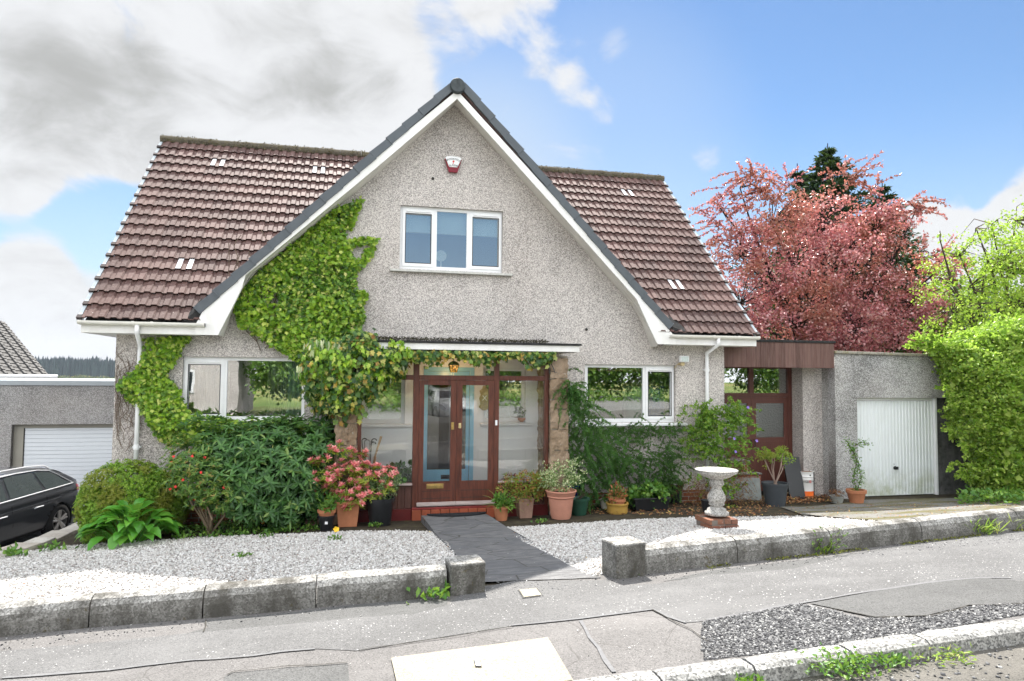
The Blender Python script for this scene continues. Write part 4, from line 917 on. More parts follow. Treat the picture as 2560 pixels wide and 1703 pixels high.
# ------------------------------------------------------------------ glazed porch
porch = thing('porch', 'glazed timber entrance porch with flat white edged canopy and sandstone piers', 'porch', (1.65, -.4, 0)); PF = -.75
def px_(x, Y=PF, y=1100): return float(P(x, y, Y)[0])
def pz_(y, Y=PF, x=1140): return float(P(x, y, Y)[2])
X_L0, X_L1, X_M0, X_M1, X_C, X_N0, X_N1, X_R0, X_R1 = [px_(v) for v in (893, 903, 1035, 1046, 1140.5, 1235, 1244, 1361, 1371)]
ZT0, ZT1 = pz_(946, x=1140), pz_(941, x=1140); ZTOP = 2.62
fr = MB(); fd = .09; y0, y1 = PF-.005, PF+fd
for a, b in ((X_L0, X_L1+.0), (X_M0-.02, X_M1), (X_N0, X_N1+.02), (X_R0, X_R1)): fr.box(a, b, y0, y1, .05, ZTOP)
for a, b in ((X_L1, X_M0-.02), (X_M1, X_N0), (X_N1+.02, X_R0)): fr.box(a+.0005, b-.0005, y0-.006, y1-.002, ZT0-.03, ZT1+.015); fr.box(a+.0005, b-.0005, y0+.002, y1-.003, ZTOP-.06, ZTOP)
zs = .585
for a, b in ((X_L1, X_M0-.02), (X_N1+.02, X_R0)): fr.box(a+.0005, b-.0005, y0+.003, y1-.004, zs-.07, zs-.01)
fr.build('frame', m_maho, porch, bevel=.005)
for a, b in ((X_L0-.02, X_M0-.02), (X_N1+.01, X_R1-.02)):
    cl_ = MB(); cl_.prism([(a, y0-.045, zs-.045), (a, y0-.045, zs-.03), (a, y0-.004, zs-.012), (a, y0-.004, zs-.05)], (b-a, 0, 0)); cl_.build('sill', m_cill, porch)
for a, b in ((X_L1, X_M0-.02), (X_N1+.02, X_R0)):
    pn = MB(); k = 7; wd = (b-a)/k
    for i in range(k): pn.box(a+i*wd+.002, a+(i+1)*wd-.002, y0+.012, y0+.04, .17, zs-.07)
    pn.build('boarded_panel', m_maho2, porch, bevel=.004)
for a, b in ((X_L0, X_M0-.02), (X_N1+.02, X_R1)):
    rp = MB(); rp.box(a, b, y0-.006, y0+.05, -.05, .165); rp.build('base_board', m_redpaint, porch, bevel=.004)
for a, b, z0, z1 in ((X_L1, X_M0-.02, zs-.01, ZT0-.03), (X_N1+.02, X_R0, zs-.01, ZT0-.03), (X_L1, X_M0-.02, ZT1+.015, ZTOP-.06), (X_M1, X_N0, ZT1+.015, ZTOP-.06), (X_N1+.02, X_R0, ZT1+.015, ZTOP-.06)):
    g = MB(); g.box(a, b, PF+.04, PF+.045, z0, z1); g.build('pane', m_glass_s, porch)
# double doors
dz0, dz1 = pz_(1262), ZT0-.032
gz0, gz1 = pz_(1203), pz_(963)
lL = (px_(1059), px_(1126)); lR = (px_(1155), px_(1221))
for (a, b), (ga, gb), nm in (((X_M1+.003, X_C-.002), lL, 'L'), ((X_C+.002, X_N0-.003), lR, 'R')):
    d = sheet2d([rect(a, b, dz0, dz1), rect(ga, gb, gz0, gz1)], 'Y', PF-.0, .05, 'door', m_maho, porch, bevel=.004)
    g = MB(); g.box(ga-.01, gb+.01, PF+.02, PF+.026, gz0-.01, gz1+.01); g.build('pane', m_glass_s, d)
    q = MB(); zz = [pz_(1203)-.03, pz_(1226), pz_(1243), dz0+.08]
    for z in (pz_(1226), pz_(1244)): q.box(ga-.015, gb+.015, PF-.0035, PF-.001, z-.004, z+.004)
    q.build('groove', m_dark, d)
    q = MB(); q.prism([(a-.02 if nm == 'L' else a, PF-.05, dz0+.0), (a-.02 if nm == 'L' else a, PF-.05, dz0+.012), (a-.02 if nm == 'L' else a, PF-.003, dz0+.055), (a-.02 if nm == 'L' else a, PF-.003, dz0)], (b-a+.02, 0, 0)); q.build('weather_bar', m_cill, d)
    if nm == 'L':
        lx0, lx1 = px_(1068), px_(1110); lz0, lz1 = pz_(1220), pz_(1208)
        q = MB(); q.box(lx0, lx1, PF-.012, PF-.001, lz0, lz1); q.box(lx0+.03, lx1-.03, PF-.02, PF-.0125, lz0+.018, lz1-.018); q.build('letter_plate', m_brass, d, bevel=.003)
        q = MB(); x = px_(1131); q.box(x-.022, x+.022, PF-.012, PF-.001, pz_(1074), pz_(1056)); q.tube([(x-.01, PF-.04, pz_(1065)), (x-.01, PF-.001, pz_(1065))], .012, 10); q.build('lock_plate', m_brass, d, bevel=.003)
    else:
        q = MB(); x = px_(1149); q.box(x-.022, x+.022, PF-.012, PF-.001, pz_(1071), pz_(1058)); q.tube([(x, PF-.03, pz_(1062)), (x, PF-.001, pz_(1062))], .014, 12); q.build('lock_plate', plain('bright_brass', (.75, .6, .33), .25, .5, .1, 10, .8), d, bevel=.003)
q = MB(); x = px_(1239.5); q.box(x-.017, x+.017, PF-.035, PF-.012, pz_(1064), pz_(1051)); q.build('doorbell', m_white, porch, bevel=.003)
q = MB(); q.box(X_M0-.02, X_N1+.04, PF-.03, PF+.05, .15, dz0-.02); q.build('threshold', m_redstep, porch, bevel=.008)
q = MB(); xx_ = X_M0-.02
while xx_ < X_N1: q.box(xx_+.003, min(xx_+.145, X_N1+.03), PF-.05, PF+.04, -.1, .148); xx_ += .15
q.build('step', m_redtile, porch, bevel=.004)
# canopy
c0, c1 = XZ(918, 880, -1.0)[0], XZ(1449, 880, -1.0)[0]; zc0, zc1 = XZ(1180, 876, -1.0)[1], XZ(1180, 860, -1.0)[1]
m = MB(); m.box(c0-.3, c1, -1.0, -.975, zc0, zc1); m.box(c1-.025, c1, -.974, -.004, zc0, zc1+.02); m.box(c0-.3, c0-.275, -.974, -.004, zc0, zc1+.02); m.build('canopy_fascia', m_board, porch, bevel=.004)
m = MB(); m.box(c0-.27, c1-.03, -.97, -.004, zc0+.02, zc0+.04); m.build('canopy_soffit', m_soffit, porch)
m = MB(); m.prism([(c0-.33, -1.03, zc1+.0), (c0-.33, -.004, zc1+.05), (c0-.33, -.004, zc1+.085), (c0-.33, -1.03, zc1+.035)], (c1-c0+.36, 0, 0)); cr_ = m.build('canopy_roof', m_felt, porch, bevel=.006)
mc = np.stack([RNG.uniform(c0, c1-.3, 1500), RNG.uniform(-.25, -.01, 1500), zc1+.09+RNG.uniform(0, .045, 1500)*(.4+.6*np.abs(np.sin(RNG.uniform(c0, c1, 1500)*2)))], 1); leaves('moss', mc, rnd_unit(1500), rnd_unit(1500), .035, .02, leafmat('dark_moss', [(0, (.02, .02, .012)), (.7, (.06, .055, .03)), (1, (.12, .11, .05))], .9, 0), cr_)
m = MB(); m.box(X_L0-.15, X_R1+.15, -.72, -.02, ZTOP+.001, ZTOP+.02); m.build('porch_ceiling', m_wpaint, porch)
# piers of squared rubble
def pier(x0, x1, nm, seed):
    rs = random.Random(seed); m = MB(); z = -.1; m2 = MB(); m2.box(x0+.015, x1-.015, -.79, -.02, -.1, ZTOP+.0); o = m2.build(nm, m_mortar, porch)
    while z < ZTOP-.05:
        h = rs.choice([.16, .22, .28, .34]); h = min(h, ZTOP-z); cut = rs.random() < .45; xs_ = [x0, x1] if not cut else [x0, x0+(x1-x0)*rs.uniform(.38, .62), x1]
        for a, b in zip(xs_[:-1], xs_[1:]):
            for ya, yb in ((-.83, -.45), (-.44, -.03)):
                m.obox(((a+b)/2, (ya+yb)/2, z+h/2), (b-a-.012, yb-ya, h-.014), 0, .01)
        z += h
    s_ = m.build('stone', m_sand, o, bevel=0)
    sb = s_.modifiers.new('sub', 'SUBSURF'); sb.subdivision_type = 'SIMPLE'; sb.levels = sb.render_levels = 3
    tx_ = bpy.data.textures.new(nm+'_t', 'CLOUDS'); tx_.noise_scale = .11; dm = s_.modifiers.new('disp', 'DISPLACE'); dm.texture = tx_; dm.strength = .085; dm.mid_level = .5; dm.texture_coords = 'GLOBAL'
    return o
pxl, pxr = (XZ(836, 1100, -.8)[0], XZ(893, 1100, -.8)[0]), (XZ(1374, 1100, -.8)[0], XZ(1420, 1100, -.8)[0])
pier(*pxl, 'pier', 3); pier(*pxr, 'pier', 8)
# white inner wall with its two little windows and the blue inner door
wp = sheet2d([rect(pxl[0]+.03, pxr[0]+.02, .15, ZTOP), rect(*PL), rect(*PR), rect(*BD)], 'Y', -.016, .014, 'inner_wall', m_wpaint, porch)
bx0, bx1, bz0, bz1 = BD; t_ = .07
m = MB(); m.box(bx0, bx0+t_, -.03, .02, bz0, bz1); m.box(bx1-t_, bx1, -.03, .02, bz0, bz1); m.box(bx0+t_, bx1-t_, -.03, .02, bz1-t_, bz1); m.build('inner_door_frame', m_blue, porch, bevel=.004)
gi0, gi1 = XZ(1068, 1100, .03)[0], XZ(1164, 1100, .03)[0]; gzi = XZ(1100, 1174, .03)[1]
dd = sheet2d([rect(bx0+t_+.003, bx1-t_-.003, bz0+.01, bz1-t_-.003), rect(gi0, gi1, gzi, 2.2)], 'Y', .03, .04, 'inner_door', m_blue, porch, bevel=.006)
m = MB(); m.box(gi0, gi1, .045, .05, gzi, 2.2); m.build('pane', glassmat('hall_glass', tint=(.35, .34, .26), refl=.05, wav=.05), dd)
m = MB(); a, b = XZ(1102, 1195, .02), XZ(1124, 1188, .02); m.box(a[0], a[0]+.2, .012, .028, a[1]-.02, a[1]+.05); m.build('letter_plate', m_black, dd, bevel=.003)
m = MB(); m.box(.3, 2.9, .9, .95, .2, 2.5); m.build('hall_wall', plain('hall_wall', (.18, .16, .1), .9), porch)
q = textmesh('house_number', '2', .11, m_black, porch, tuple(P(1031, 1047, -.02)+np.array([.05, -.004, 0])), ext=.004)
m = MB(); m.box(X_L0-.05, X_R1+.05, PF+.1, -.02, .12, .15); m.build('porch_floor', m_redtile, porch)
# ------------------------------------------------------------------ side entrance, right garage
side = thing('side_entrance', 'brown timber double doors under a boarded canopy between house and right garage', 'side entrance', (8., .6, 0))
FY, SY, RY = .06, .95, .60
f0, f1 = HX1+.003, XZ(2085, 860, FY)[0]; ft, fb = XZ(1950, 856, FY)[1], XZ(1950, 919, FY)[1]
m = MB(); k = int((f1-f0)/.1); wd = (f1-f0)/k
for i in range(k): m.box(f0+i*wd+.001, f0+(i+1)*wd-.001, FY, FY+.02, fb, ft)
m.build('boarded_canopy', m_clad, side, bevel=.003)
m = MB(); m.box(f0, f1+.0, FY+.021, FY+.05, fb+.001, ft-.001); m.box(f1-.02, f1, FY+.051, 2.2, fb, ft); m.build('canopy_back', m_brown, side)
m = MB(); m.box(f0, f1+.03, FY-.02, 3.5, ft, ft+.05); m.build('flat_roof', m_felt, side, bevel=.008)
m = MB(); m.box(f0, f1-.03, FY+.06, SY, fb+.02, fb+.05); m.build('canopy_soffit', m_brown, side)
dxl, dxr = HX1+.003, XZ(1722+258, 1000, SY)[0]; dxl = HX1+.003
xm = XZ(1720+390/2.45, 980, SY)[0]; ztr = XZ(1880, 780+515/2.45, SY)[1]; zdt = ztr-.03
zf = fb+.02
fr = MB(); fr.box(dxl, dxl+.06, SY, SY+.08, -.1, zf); fr.box(dxr-.09, dxr, SY, SY+.08, -.1, zf); fr.box(dxl+.061, dxr-.091, SY, SY+.08, ztr-.02, ztr+.06); fr.box(xm-.05, xm+.05, SY, SY+.08, ztr+.061, zf-.03); fr.box(dxl+.061, dxr-.091, SY+.001, SY+.08, zf-.029, zf)
fr.build('frame', m_brown, side, bevel=.004)
for a, b in ((dxl+.06, xm-.05), (xm+.05, dxr-.09)):
    g = MB(); g.box(a, b, SY+.04, SY+.045, ztr+.06, zf-.03); g.build('pane', m_glass, side)
for a, b in ((dxl+.065, xm-.002), (xm+.002, dxr-.095)):
    gz_t, gz_b = XZ(1920, 780+560/2.45, SY)[1], XZ(1920, 780+768/2.45, SY)[1]
    e = .1; ga, gb = a+e, b-e
    d = sheet2d([rect(a, b, -.05, ztr-.025), rect(ga, gb, gz_b, gz_t)], 'Y', SY+.005, .045, 'door', m_brown, side, bevel=.004)
    g = MB(); g.box(ga-.01, gb+.01, SY+.02, SY+.026, gz_b-.01, gz_t+.01); g.build('pane', m_glass_obs, d)
    g = MB(); nb = 8
    for i in range(nb): w_ = (gb-ga)/nb; g.box(ga+i*w_+.003, ga+(i+1)*w_-.003, SY-.001, SY+.004, .1, gz_b-.08)
    g.build('lower_boards', m_brown, d, bevel=.002)
    hx = (xm-.04) if a < xm-.3 else (xm+.045)
    g = MB(); zc = XZ(1880, 1108, SY)[1]; g.tube([(hx, SY-.002, zc-.07), (hx, SY-.04, zc-.06), (hx, SY-.04, zc+.06), (hx, SY-.002, zc+.07)], .009, 8); g.build('handle', m_dark, d)
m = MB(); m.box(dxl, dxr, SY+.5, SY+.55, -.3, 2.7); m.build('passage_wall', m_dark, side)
m = MB(); gx_l = XZ(2088, 1000, .2)[0]; m.box(dxr+.002, gx_l+.1, RY, RY+.25, -.3, fb+.03); m.box(dxr, dxr+.06, RY+.251, SY-.002, -.3, fb+.03); m.build('recess_wall', harl('harling_recess', stain=.6, stain_scale=.7, dirt=(.42, .64)), side)
# brick steps up to the door
st_ = thing('brick_steps', 'red brick steps with pale treads beside the brown side doors', 'steps', (7.3, .3, 0))
sx0, sx1 = XZ(1720+362/2.45, 1150, .25)[0], XZ(1720+455/2.45, 1180, .1)[0]
m = MB(); m.box(HX1+.003, sx1-.16, .3, SY-.01, -.1, .62); m.box(HX1+.003, sx1-.02, .12, .299, -.1, .42); m.build('brickwork', m_brick, st_, bevel=.004)
m = MB(); m.box(HX1+.004, sx1-.13, .28, SY-.012, .621, .67); m.box(HX1+.004, sx1+.0, .1, .279, .421, .45); m.build('tread', m_conc, st_, bevel=.006)
m = MB(); m.prism([(HX1-.1, .02, -.1), (sx1-.06, .02, -.1), (sx1-.07, .08, .36), (HX1-.05, .08, .36)], (0, .03, 0)); m.build('leaning_slab', plain('grey_slab', (.25, .27, .26), .9, .1, .2, 6, bump=.3), st_, bevel=.004)
garage = thing('garage', 'grey roughcast flat roofed garage with a white ribbed up and over door', 'garage', (11, .2, 0)); GY = .2
gx0, gx1 = XZ(2088, 1000, GY)[0], XZ(2372, 1000, GY)[0]+1.1; dx0, dx1 = XZ(2144, 1100, GY)[0], XZ(2350, 1100, GY)[0]; dt_ = XZ(2250, 995, GY)[1]
tL, tR = XZ(2086, 884, GY)[1], XZ(2352, 893, GY)[1]; slp = (tR-tL)/(XZ(2352, 893, GY)[0]-gx0); tE = tL+slp*(gx1-gx0)
sheet2d([[(gx0, -.4), (dx0, -.4), (dx0, dt_), (gx1, dt_), (gx1, tE), (gx0, tL)]], 'Y', GY, .22, 'front_wall', m_harl_old, garage)
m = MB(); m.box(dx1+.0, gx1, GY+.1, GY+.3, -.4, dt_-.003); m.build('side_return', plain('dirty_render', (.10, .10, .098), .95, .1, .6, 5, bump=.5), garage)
m = MB(); m.box(gx0, gx0+.2, GY+.221, 5.5, -.4, tL-.02); m.box(gx1-.2, gx1, GY+.31, 5.5, -.4, tE-.02); m.box(gx0+.2, gx1-.2, 5.3, 5.5, -.4, tE-.02); m.build('side_wall', m_harl_old, garage)
m = MB(); nseg = 6
for i in range(nseg):
    a, b = gx0-.03+(gx1-gx0+.06)*i/nseg, gx0-.03+(gx1-gx0+.06)*(i+1)/nseg-.008; za, zb_ = tL+slp*(a-gx0)+.001, tL+slp*(b-gx0)+.001
    m.prism([(a, GY-.05, za), (b, GY-.05, zb_), (b, GY-.05, zb_+.055), (a, GY-.05, za+.055)], (0, .34, 0))
def coping_mat():
    m = MM('mossy_coping', .95, .1); c = m.ramp(m.noise(10, 7, .75), [(.35, (.14, .13, .10)), (.5, (.34, .32, .28)), (.62, (.22, .2, .11)), (.7, (.42, .24, .1)), (.8, (.2, .17, .1))]); m.col(c); m.bump(m.noise(30, 6, .7), .7, .02); return m.m
m.build('coping', coping_mat(), garage, bevel=.01)
m = MB(); m.prism([(gx0+.2, GY+.25, tL-.06), (gx1-.2, GY+.25, tE-.06), (gx1-.2, 5.3, tE-.06), (gx0+.2, 5.3, tL-.06)], (0, 0, .04)); m.build('flat_roof', m_felt, garage)
m = MB(); m.box(dx0, dx0+.045, GY+.1, GY+.16, -.12, dt_-.003); m.box(dx1-.05, dx1, GY+.06, GY+.16, -.12, dt_-.003); m.box(dx0+.046, dx1-.051, GY+.1, GY+.16, dt_-.06, dt_-.003); m.build('door_frame', m_white, garage, bevel=.004)
m = MB(); a, b = dx0+.05, dx1-.055; nr = 24; w_ = (b-a)/nr; pf = []
for i in range(nr):
    x = a+i*w_; pf += [(x, .0), (x+w_*.12, .012), (x+w_*.5, .012), (x+w_*.62, .0)]
pf.append((b, 0)); yb = GY+.115; z0, z1 = -.085, dt_-.065
vs = [(x, yb+d, z0) for x, d in pf]+[(x, yb+d, z1) for x, d in pf]; n_ = len(pf); m.add(vs, [(i, i+1, n_+i+1, n_+i) for i in range(n_-1)])
m.box(a, b, yb-.004, yb+.016, z0-.02, z0-.0005)
def gdoor_mat():
    m = MM('white_steel_door', .35, .5); z = m.sepz('Z'); g = m.math('MULTIPLY', m.ramp(z, [(.0, .85), (.5, .08)]), m.ramp(m.noise(3, 6, .7), [(.35, 0.), (.65, 1.)])); m.col(m.mix(g, (.74, .78, .79), (.38, .42, .28))); return m.m
gd = m.build('door', gdoor_mat(), garage)
hp = P(1720+1272/2.45, 780+956/2.45, GY+.1); m = MB(); m.tube([(hp[0], yb-.04, hp[2]), (hp[0], yb+.005, hp[2])], [.03, .04], 14); m.box(hp[0]-.012, hp[0]+.035, yb-.055, yb-.038, hp[2]-.03, hp[2]+.03); m.box(hp[0]-.032, hp[0]-.022, yb-.004, yb-.001, hp[2]+.06, hp[2]+.09); m.build('handle', m_black, gd, bevel=.004)
# ------------------------------------------------------------------ neighbour's garage and house, left
ng = thing('garage', 'dark roughcast flat roofed garage with a wide white slatted door behind the estate car', 'garage', (-8, 6.3, -1)); NY = 6.3
nx0, nx1 = -13.5, -2.5; ntop = XZ(140, 964, NY)[1]; d0, d1 = XZ(54, 1150, NY+.08)[0], XZ(54, 1150, NY+.08)[0]+4.1; ndt = XZ(150, 1061, NY)[1]
sheet2d([[(nx0, -1.2), (d0-.2, -1.2), (d0-.2, ndt), (d1, ndt), (d1, -1.2), (nx1, -1.2), (nx1, ntop), (nx0, ntop)]], 'Y', NY, .25, 'front_wall', m_harl_grey, ng)
m = MB(); m.box(nx0, nx1, NY-.03, NY+6, ntop, ntop+.115); m.build('roof_trim', plain('grey_flashing', (.34, .37, .39), .5, .4, .08, 3), ng, bevel=.008)
m = MB(); m.box(nx0, nx0+.2, NY+.26, NY+6, -1.2, ntop-.001); m.box(nx1-.2, nx1, NY+.26, NY+6, -1.2, ntop-.001); m.build('side_wall', m_harl_grey, ng)
m = MB(); m.box(d0-.2, d0-.0, NY+.12, NY+.2, -1.05, ndt-.002); m.box(d0-.001, d1, NY+.121, NY+.2, ndt-.09, ndt-.002); m.build('door_frame', plain('beige_frame', (.34, .32, .27), .6, .4, .05), ng)
m = MB(); z = -1.0; yb = NY+.14
while z < ndt-.12:
    z2 = min(z+.095, ndt-.095); m.prism([(d0+.02, yb, z+.008), (d0+.02, yb, z2-.006), (d0+.02, yb+.02, z2+.002), (d0+.02, yb+.02, z)], (d1-d0-.04, 0, 0)); z = z2
nd = m.build('door', plain('white_slats', (.74, .77, .8), .4, .5, .02), ng)
m = MB(); m.box(d0+.02, d1-.02, yb+.021, yb+.04, -1, ndt-.1); m.box(d0+.0, d0+.02, yb-.01, yb+.03, -1, ndt-.1); m.build('door_backing', m_dark, nd)
hp = P(0+1000/5.6, 1120+535/5.6, yb); m = MB(); m.tube([(hp[0], yb-.05, hp[2]), (hp[0], yb, hp[2])], .045, 12); m.build('handle', m_black, nd)
nh = thing('neighbour_house', 'neighbouring house with dark tiled roof and white gutter beyond the left garage', 'house', (-14, 14, -1))
A = AT(121, 938, 26.); th = R(13); dh = np.array([-.80*math.cos(th)+.60*math.sin(th), .80*math.sin(th)+.60*math.cos(th), 0]); dh /= np.linalg.norm(dh); eh = np.array([-dh[1], dh[0], 0]);
if eh[0] > 0: eh = -eh
pitch = R(24); up_ = dh*math.cos(pitch)+np.array([0, 0, math.sin(pitch)]); nn = np.cross(up_, eh); nn = nn if nn[2] > 0 else -nn
vs, fs = [], []
for j in range(16):
    for i in range(34):
        b0 = len(vs)
        for s_, h in ((j*.34, -.0), (j*.34, .035), (j*.34+.38, .005)):
            for u, hh in ((0, 0), (.08, 0), (.11, .05), (.19, .05), (.22, 0), (.30, 0)): vs.append(tuple(A+eh*(i*.3+u)+up_*s_+nn*(h+hh)))
        for r_ in (0, 1):
            for q in range(5): fs.append((b0+r_*6+q, b0+r_*6+q+1, b0+r_*6+q+7, b0+r_*6+q+6))
mesh_np('roof', vs, fs, plain('dark_grey_tiles', (.05, .048, .046), .7, .3, .5, 8), nh)
m = MB(); a0 = A-up_*.02+np.array([0, 0, -.05]); a1 = A+eh*10.3-up_*.02+np.array([0, 0, -.05]); m.tube([a0-dh*.08-eh*.25, a1-dh*.08], .085, 10); m.build('gutter', m_white, nh)
m = MB(); m.prism([a0, a1, a1+np.array([0, 0, -.22]), a0+np.array([0, 0, -.22])], dh*.03); m.build('fascia', m_white, nh)
m = MB(); w0 = a0+dh*.5+eh*.3; w1 = a1+dh*.5; m.prism([w0, w1, w1+np.array([0, 0, -4.5]), w0+np.array([0, 0, -4.5])], dh*5); m.build('wall', m_harl_grey, nh)
m = MB(); e0 = A+np.array([0, 0, -.1]); m.prism([e0+dh*.2, e0+up_*5.4, e0+dh*8], eh*.1); m.build('gable_wall', m_harl_grey, nh)
# ------------------------------------------------------------------ things fixed to the house
ab = P(1132, 413, 0); al = thing('alarm_box', 'white wedge shaped alarm box with red base high on the gable', 'alarm box', (ab[0], 0, ab[2])); sc_ = .14/.141
def apoly(k, zo=0): return [(ab[0]+x*k, ab[2]+z*k+zo) for x, z in ((-.135, .125), (-.06, .14), (.06, .14), (.135, .125), (.14, .09), (.075, -.06), (-.075, -.06), (-.14, .09))]
m = MB(); m.prism([(x, -.075, z) for x, z in apoly(.98)], (0, .07, 0)); m.build('cover', m_white, al, bevel=.012)
m = MB(); m.prism([(ab[0]+x, -.065, ab[2]+z) for x, z in ((-.155, .08), (-.08, -.07), (.08, -.07), (.155, .08), (.12, .02), (.07, -.145), (-.07, -.145), (-.12, .02))][:0] or [(ab[0]+x, -.066, ab[2]+z) for x, z in ((-.15, .09), (.15, .09), (.075, -.145), (-.075, -.145))], (0, .06, 0)); m.build('base', plain('red_lens', (.2, .008, .016), .25, .6, .1), al, bevel=.006)
textmesh('lettering', 'BROOKFIELD', .046, m_black, al, (ab[0], -.077, ab[2]+.085), bend=.22, ext=.001)
textmesh('lettering', 'ALARMS', .044, m_black, al, (ab[0], -.077, ab[2]-.025), bend=.22, ext=.001)
m = MB(); m.prism([(ab[0]+x, -.0785, ab[2]+z) for x, z in ((-.018, .045), (.0, .062), (.022, .05), (.012, .03), (.004, .028), (.002, .0), (-.014, .0), (-.006, .02))], (0, .002, 0)); m.build('emblem', m_red, al)
fl = P(1440+2085/7.84, 880+145/7.84, -.1); t = thing('floodlight', 'small white security floodlight above the corner of the lower right window', 'floodlight', (fl[0], 0, fl[2]))
m = MB(); m.box(fl[0]-.085, fl[0]+.085, -.2, -.12, fl[2]-.055, fl[2]+.06); m.build('lamp_body', m_white, t, bevel=.01)
m = MB(); m.box(fl[0]-.07, fl[0]+.07, -.206, -.2005, fl[2]-.042, fl[2]+.048); m.build('lens', plain('lens', (.55, .62, .6), .15, .6, .2, 30), t)
m = MB(); m.tube([(fl[0]-.02, -.12, fl[2]-.04), (fl[0]-.02, -.05, fl[2]-.09), (fl[0]-.03, 0, fl[2]-.09)], .018, 8); m.tube([(fl[0]-.02, -.16, fl[2]-.085), (fl[0]-.02, -.08, fl[2]-.085)], .04, 12); m.tube([(fl[0]-.06, -.03, fl[2]-.09), (fl[0]-.12, -.02, fl[2]-.16)], .006, 6); m.build('sensor', plain('yellowed_plastic', (.5, .4, .22), .5), t)
# lantern hanging inside the porch, lit
lp = P(880+1070/4.209, 860+255/4.209, -.5); t = thing('lantern', 'lit amber glass lantern hanging inside the porch above the double doors', 'lantern', (lp[0], -.5, lp[2]))
m = MB(); m.lathe([(.055, -.07), (.085, .04), (.088, .05)], (lp[0], -.5, lp[2]), 8); gm = MM('amber_glass', .3, .5); vv = gm.voro(24, 'DISTANCE_TO_EDGE', 'Distance'); gc_ = gm.ramp(vv, [(.0, (.02, .012, .005)), (.06, (.02, .012, .005)), (.1, (.8, .36, .06)), (.4, (1., .6, .2))]); gm.col(gc_); gm.t.links.new(gc_, gm.b.inputs['Emission Color']); gm.b.inputs['Emission Strength'].default_value = .32; m.build('glass', gm.m, t)
m = MB(); m.lathe([(.10, .05), (.075, .09), (.02, .12), (.0, .12)], (lp[0], -.5, lp[2]), 8); m.tube([(lp[0], -.5, lp[2]+.12), (lp[0], -.5, ZTOP)], .006, 6); [m.tube([(lp[0]+.055*math.cos(a_), -.5+.055*math.sin(a_), lp[2]-.07), (lp[0]+.09*math.cos(a_), -.5+.09*math.sin(a_), lp[2]+.05)], .005, 5) for a_ in np.arange(8)*math.pi/4+math.pi/8]; m.build('cap', m_dark, t)
pl = bpy.data.lights.new('lantern_light', 'POINT'); pl.energy = 2.5; pl.color = (1, .6, .25); pl.shadow_soft_size = .04; po = bpy.data.objects.new('lantern_light', pl); C.objects.link(po); po.parent = t; po.location = (0, 0, -.11)
# plaque seen through the right hand door
pq = P(860+918/2.613, 820+460/2.613, -.03); t = thing('wall_plaque', 'tall carved plaster plaque on the inner porch wall behind the right door glass', 'plaque', (pq[0], -.02, pq[2]))
m = MB(); X, Z = pq[0], pq[2]
m.prism([(X+a_, -.035, Z+b_) for a_, b_ in ((-.03, .22), (.03, .22), (.04, .17), (.09, .13), (.065, .06), (.095, 0), (.07, -.1), (.1, -.15), (.03, -.21), (-.03, -.21), (-.1, -.15), (-.07, -.1), (-.095, 0), (-.065, .06), (-.09, .13), (-.04, .17))], (0, .02, 0)); m.build('plaque_body', plain('gilt_plaster', (.42, .36, .2), .6, .3, .35, 24, bump=.4), t, bevel=.008)
textmesh('cross_mark', 'X', .13, m_wpaint, t, (X, -.037, Z+.0), ext=.006)
q_ = P(1372+4, 915, -.84); t = thing('bracket', 'small black iron hanging bracket on the right hand stone pier', 'bracket', (q_[0], -.84, q_[2])); m = MB(); m.tube([(q_[0]-.02, -.835, q_[2]+.14), (q_[0]-.02, -.84, q_[2]-.13)], .008, 6); m.tube([(q_[0]-.02, -.85, q_[2]+.1), (q_[0]+.02, -.92, q_[2]-.02), (q_[0]+.05, -.95, q_[2]-.12), (q_[0]+.08, -.95, q_[2]-.1)], .007, 6); m.tube([(q_[0]-.02, -.85, q_[2]-.08), (q_[0]+.05, -.93, q_[2]-.1)], .006, 6); m.build('iron', m_black, t)
# ------------------------------------------------------------------ curtains and blinds
m_curt = MM('pale_green_curtain', .9, .1); m_curt = m_curt.col(m_curt.ramp(m_curt.noise(3, 3), [(.3, (.38, .5, .44)), (.7, (.46, .58, .52))])).m
m_net = glassmat('net_curtain', tint=(.5, .5, .48), refl=.0); 
def curtain(x0, x1, z0, z1, Y, nm, label, mat, folds=14, amp=.03):
    m = MB(); n_ = folds*6; vs = []
    for k in range(n_+1):
        x = x0+(x1-x0)*k/n_; y = Y+amp*math.sin(k/6*2*math.pi+math.sin(k*.31)); vs.append((x, y, z0)); vs.append((x+.01*math.sin(k*.7), y, z1))
    m.add(vs, [(2*k, 2*k+2, 2*k+3, 2*k+1) for k in range(n_)]); o = m.build(nm, mat); tag(o, label, 'curtain'); return o
netm = MM('net_fabric', .9, .1); nbs = netm.n('ShaderNodeBsdfTransparent'); nmx = netm.n('ShaderNodeMixShader', i0=.45, i1=netm.b.outputs[0], i2=nbs.outputs[0]); netm.t.links.new(nmx.outputs[0], netm.t.nodes['Material Output'].inputs[0]); netm.col((.4, .39, .35))
curtain(LW[0]+.05, LW[0]+.66, LW[2]-.1, LW[3], .3, 'net_curtain', 'sheer pale curtain hanging behind the left side of the lower left window', netm.m, 9, .02)
curtain(LW[1]-.62, LW[1]-.3, LW[2]-.1, LW[3], .28, 'net_curtain', 'narrow white net curtain at the right of the lower left window', netm.m, 5)
curtain(LW[1]-.42, LW[1]-.0, LW[2]-.1, LW[3], .33, 'curtain', 'green lined curtain at the right end of the lower left window', m_curt, 5, .035)
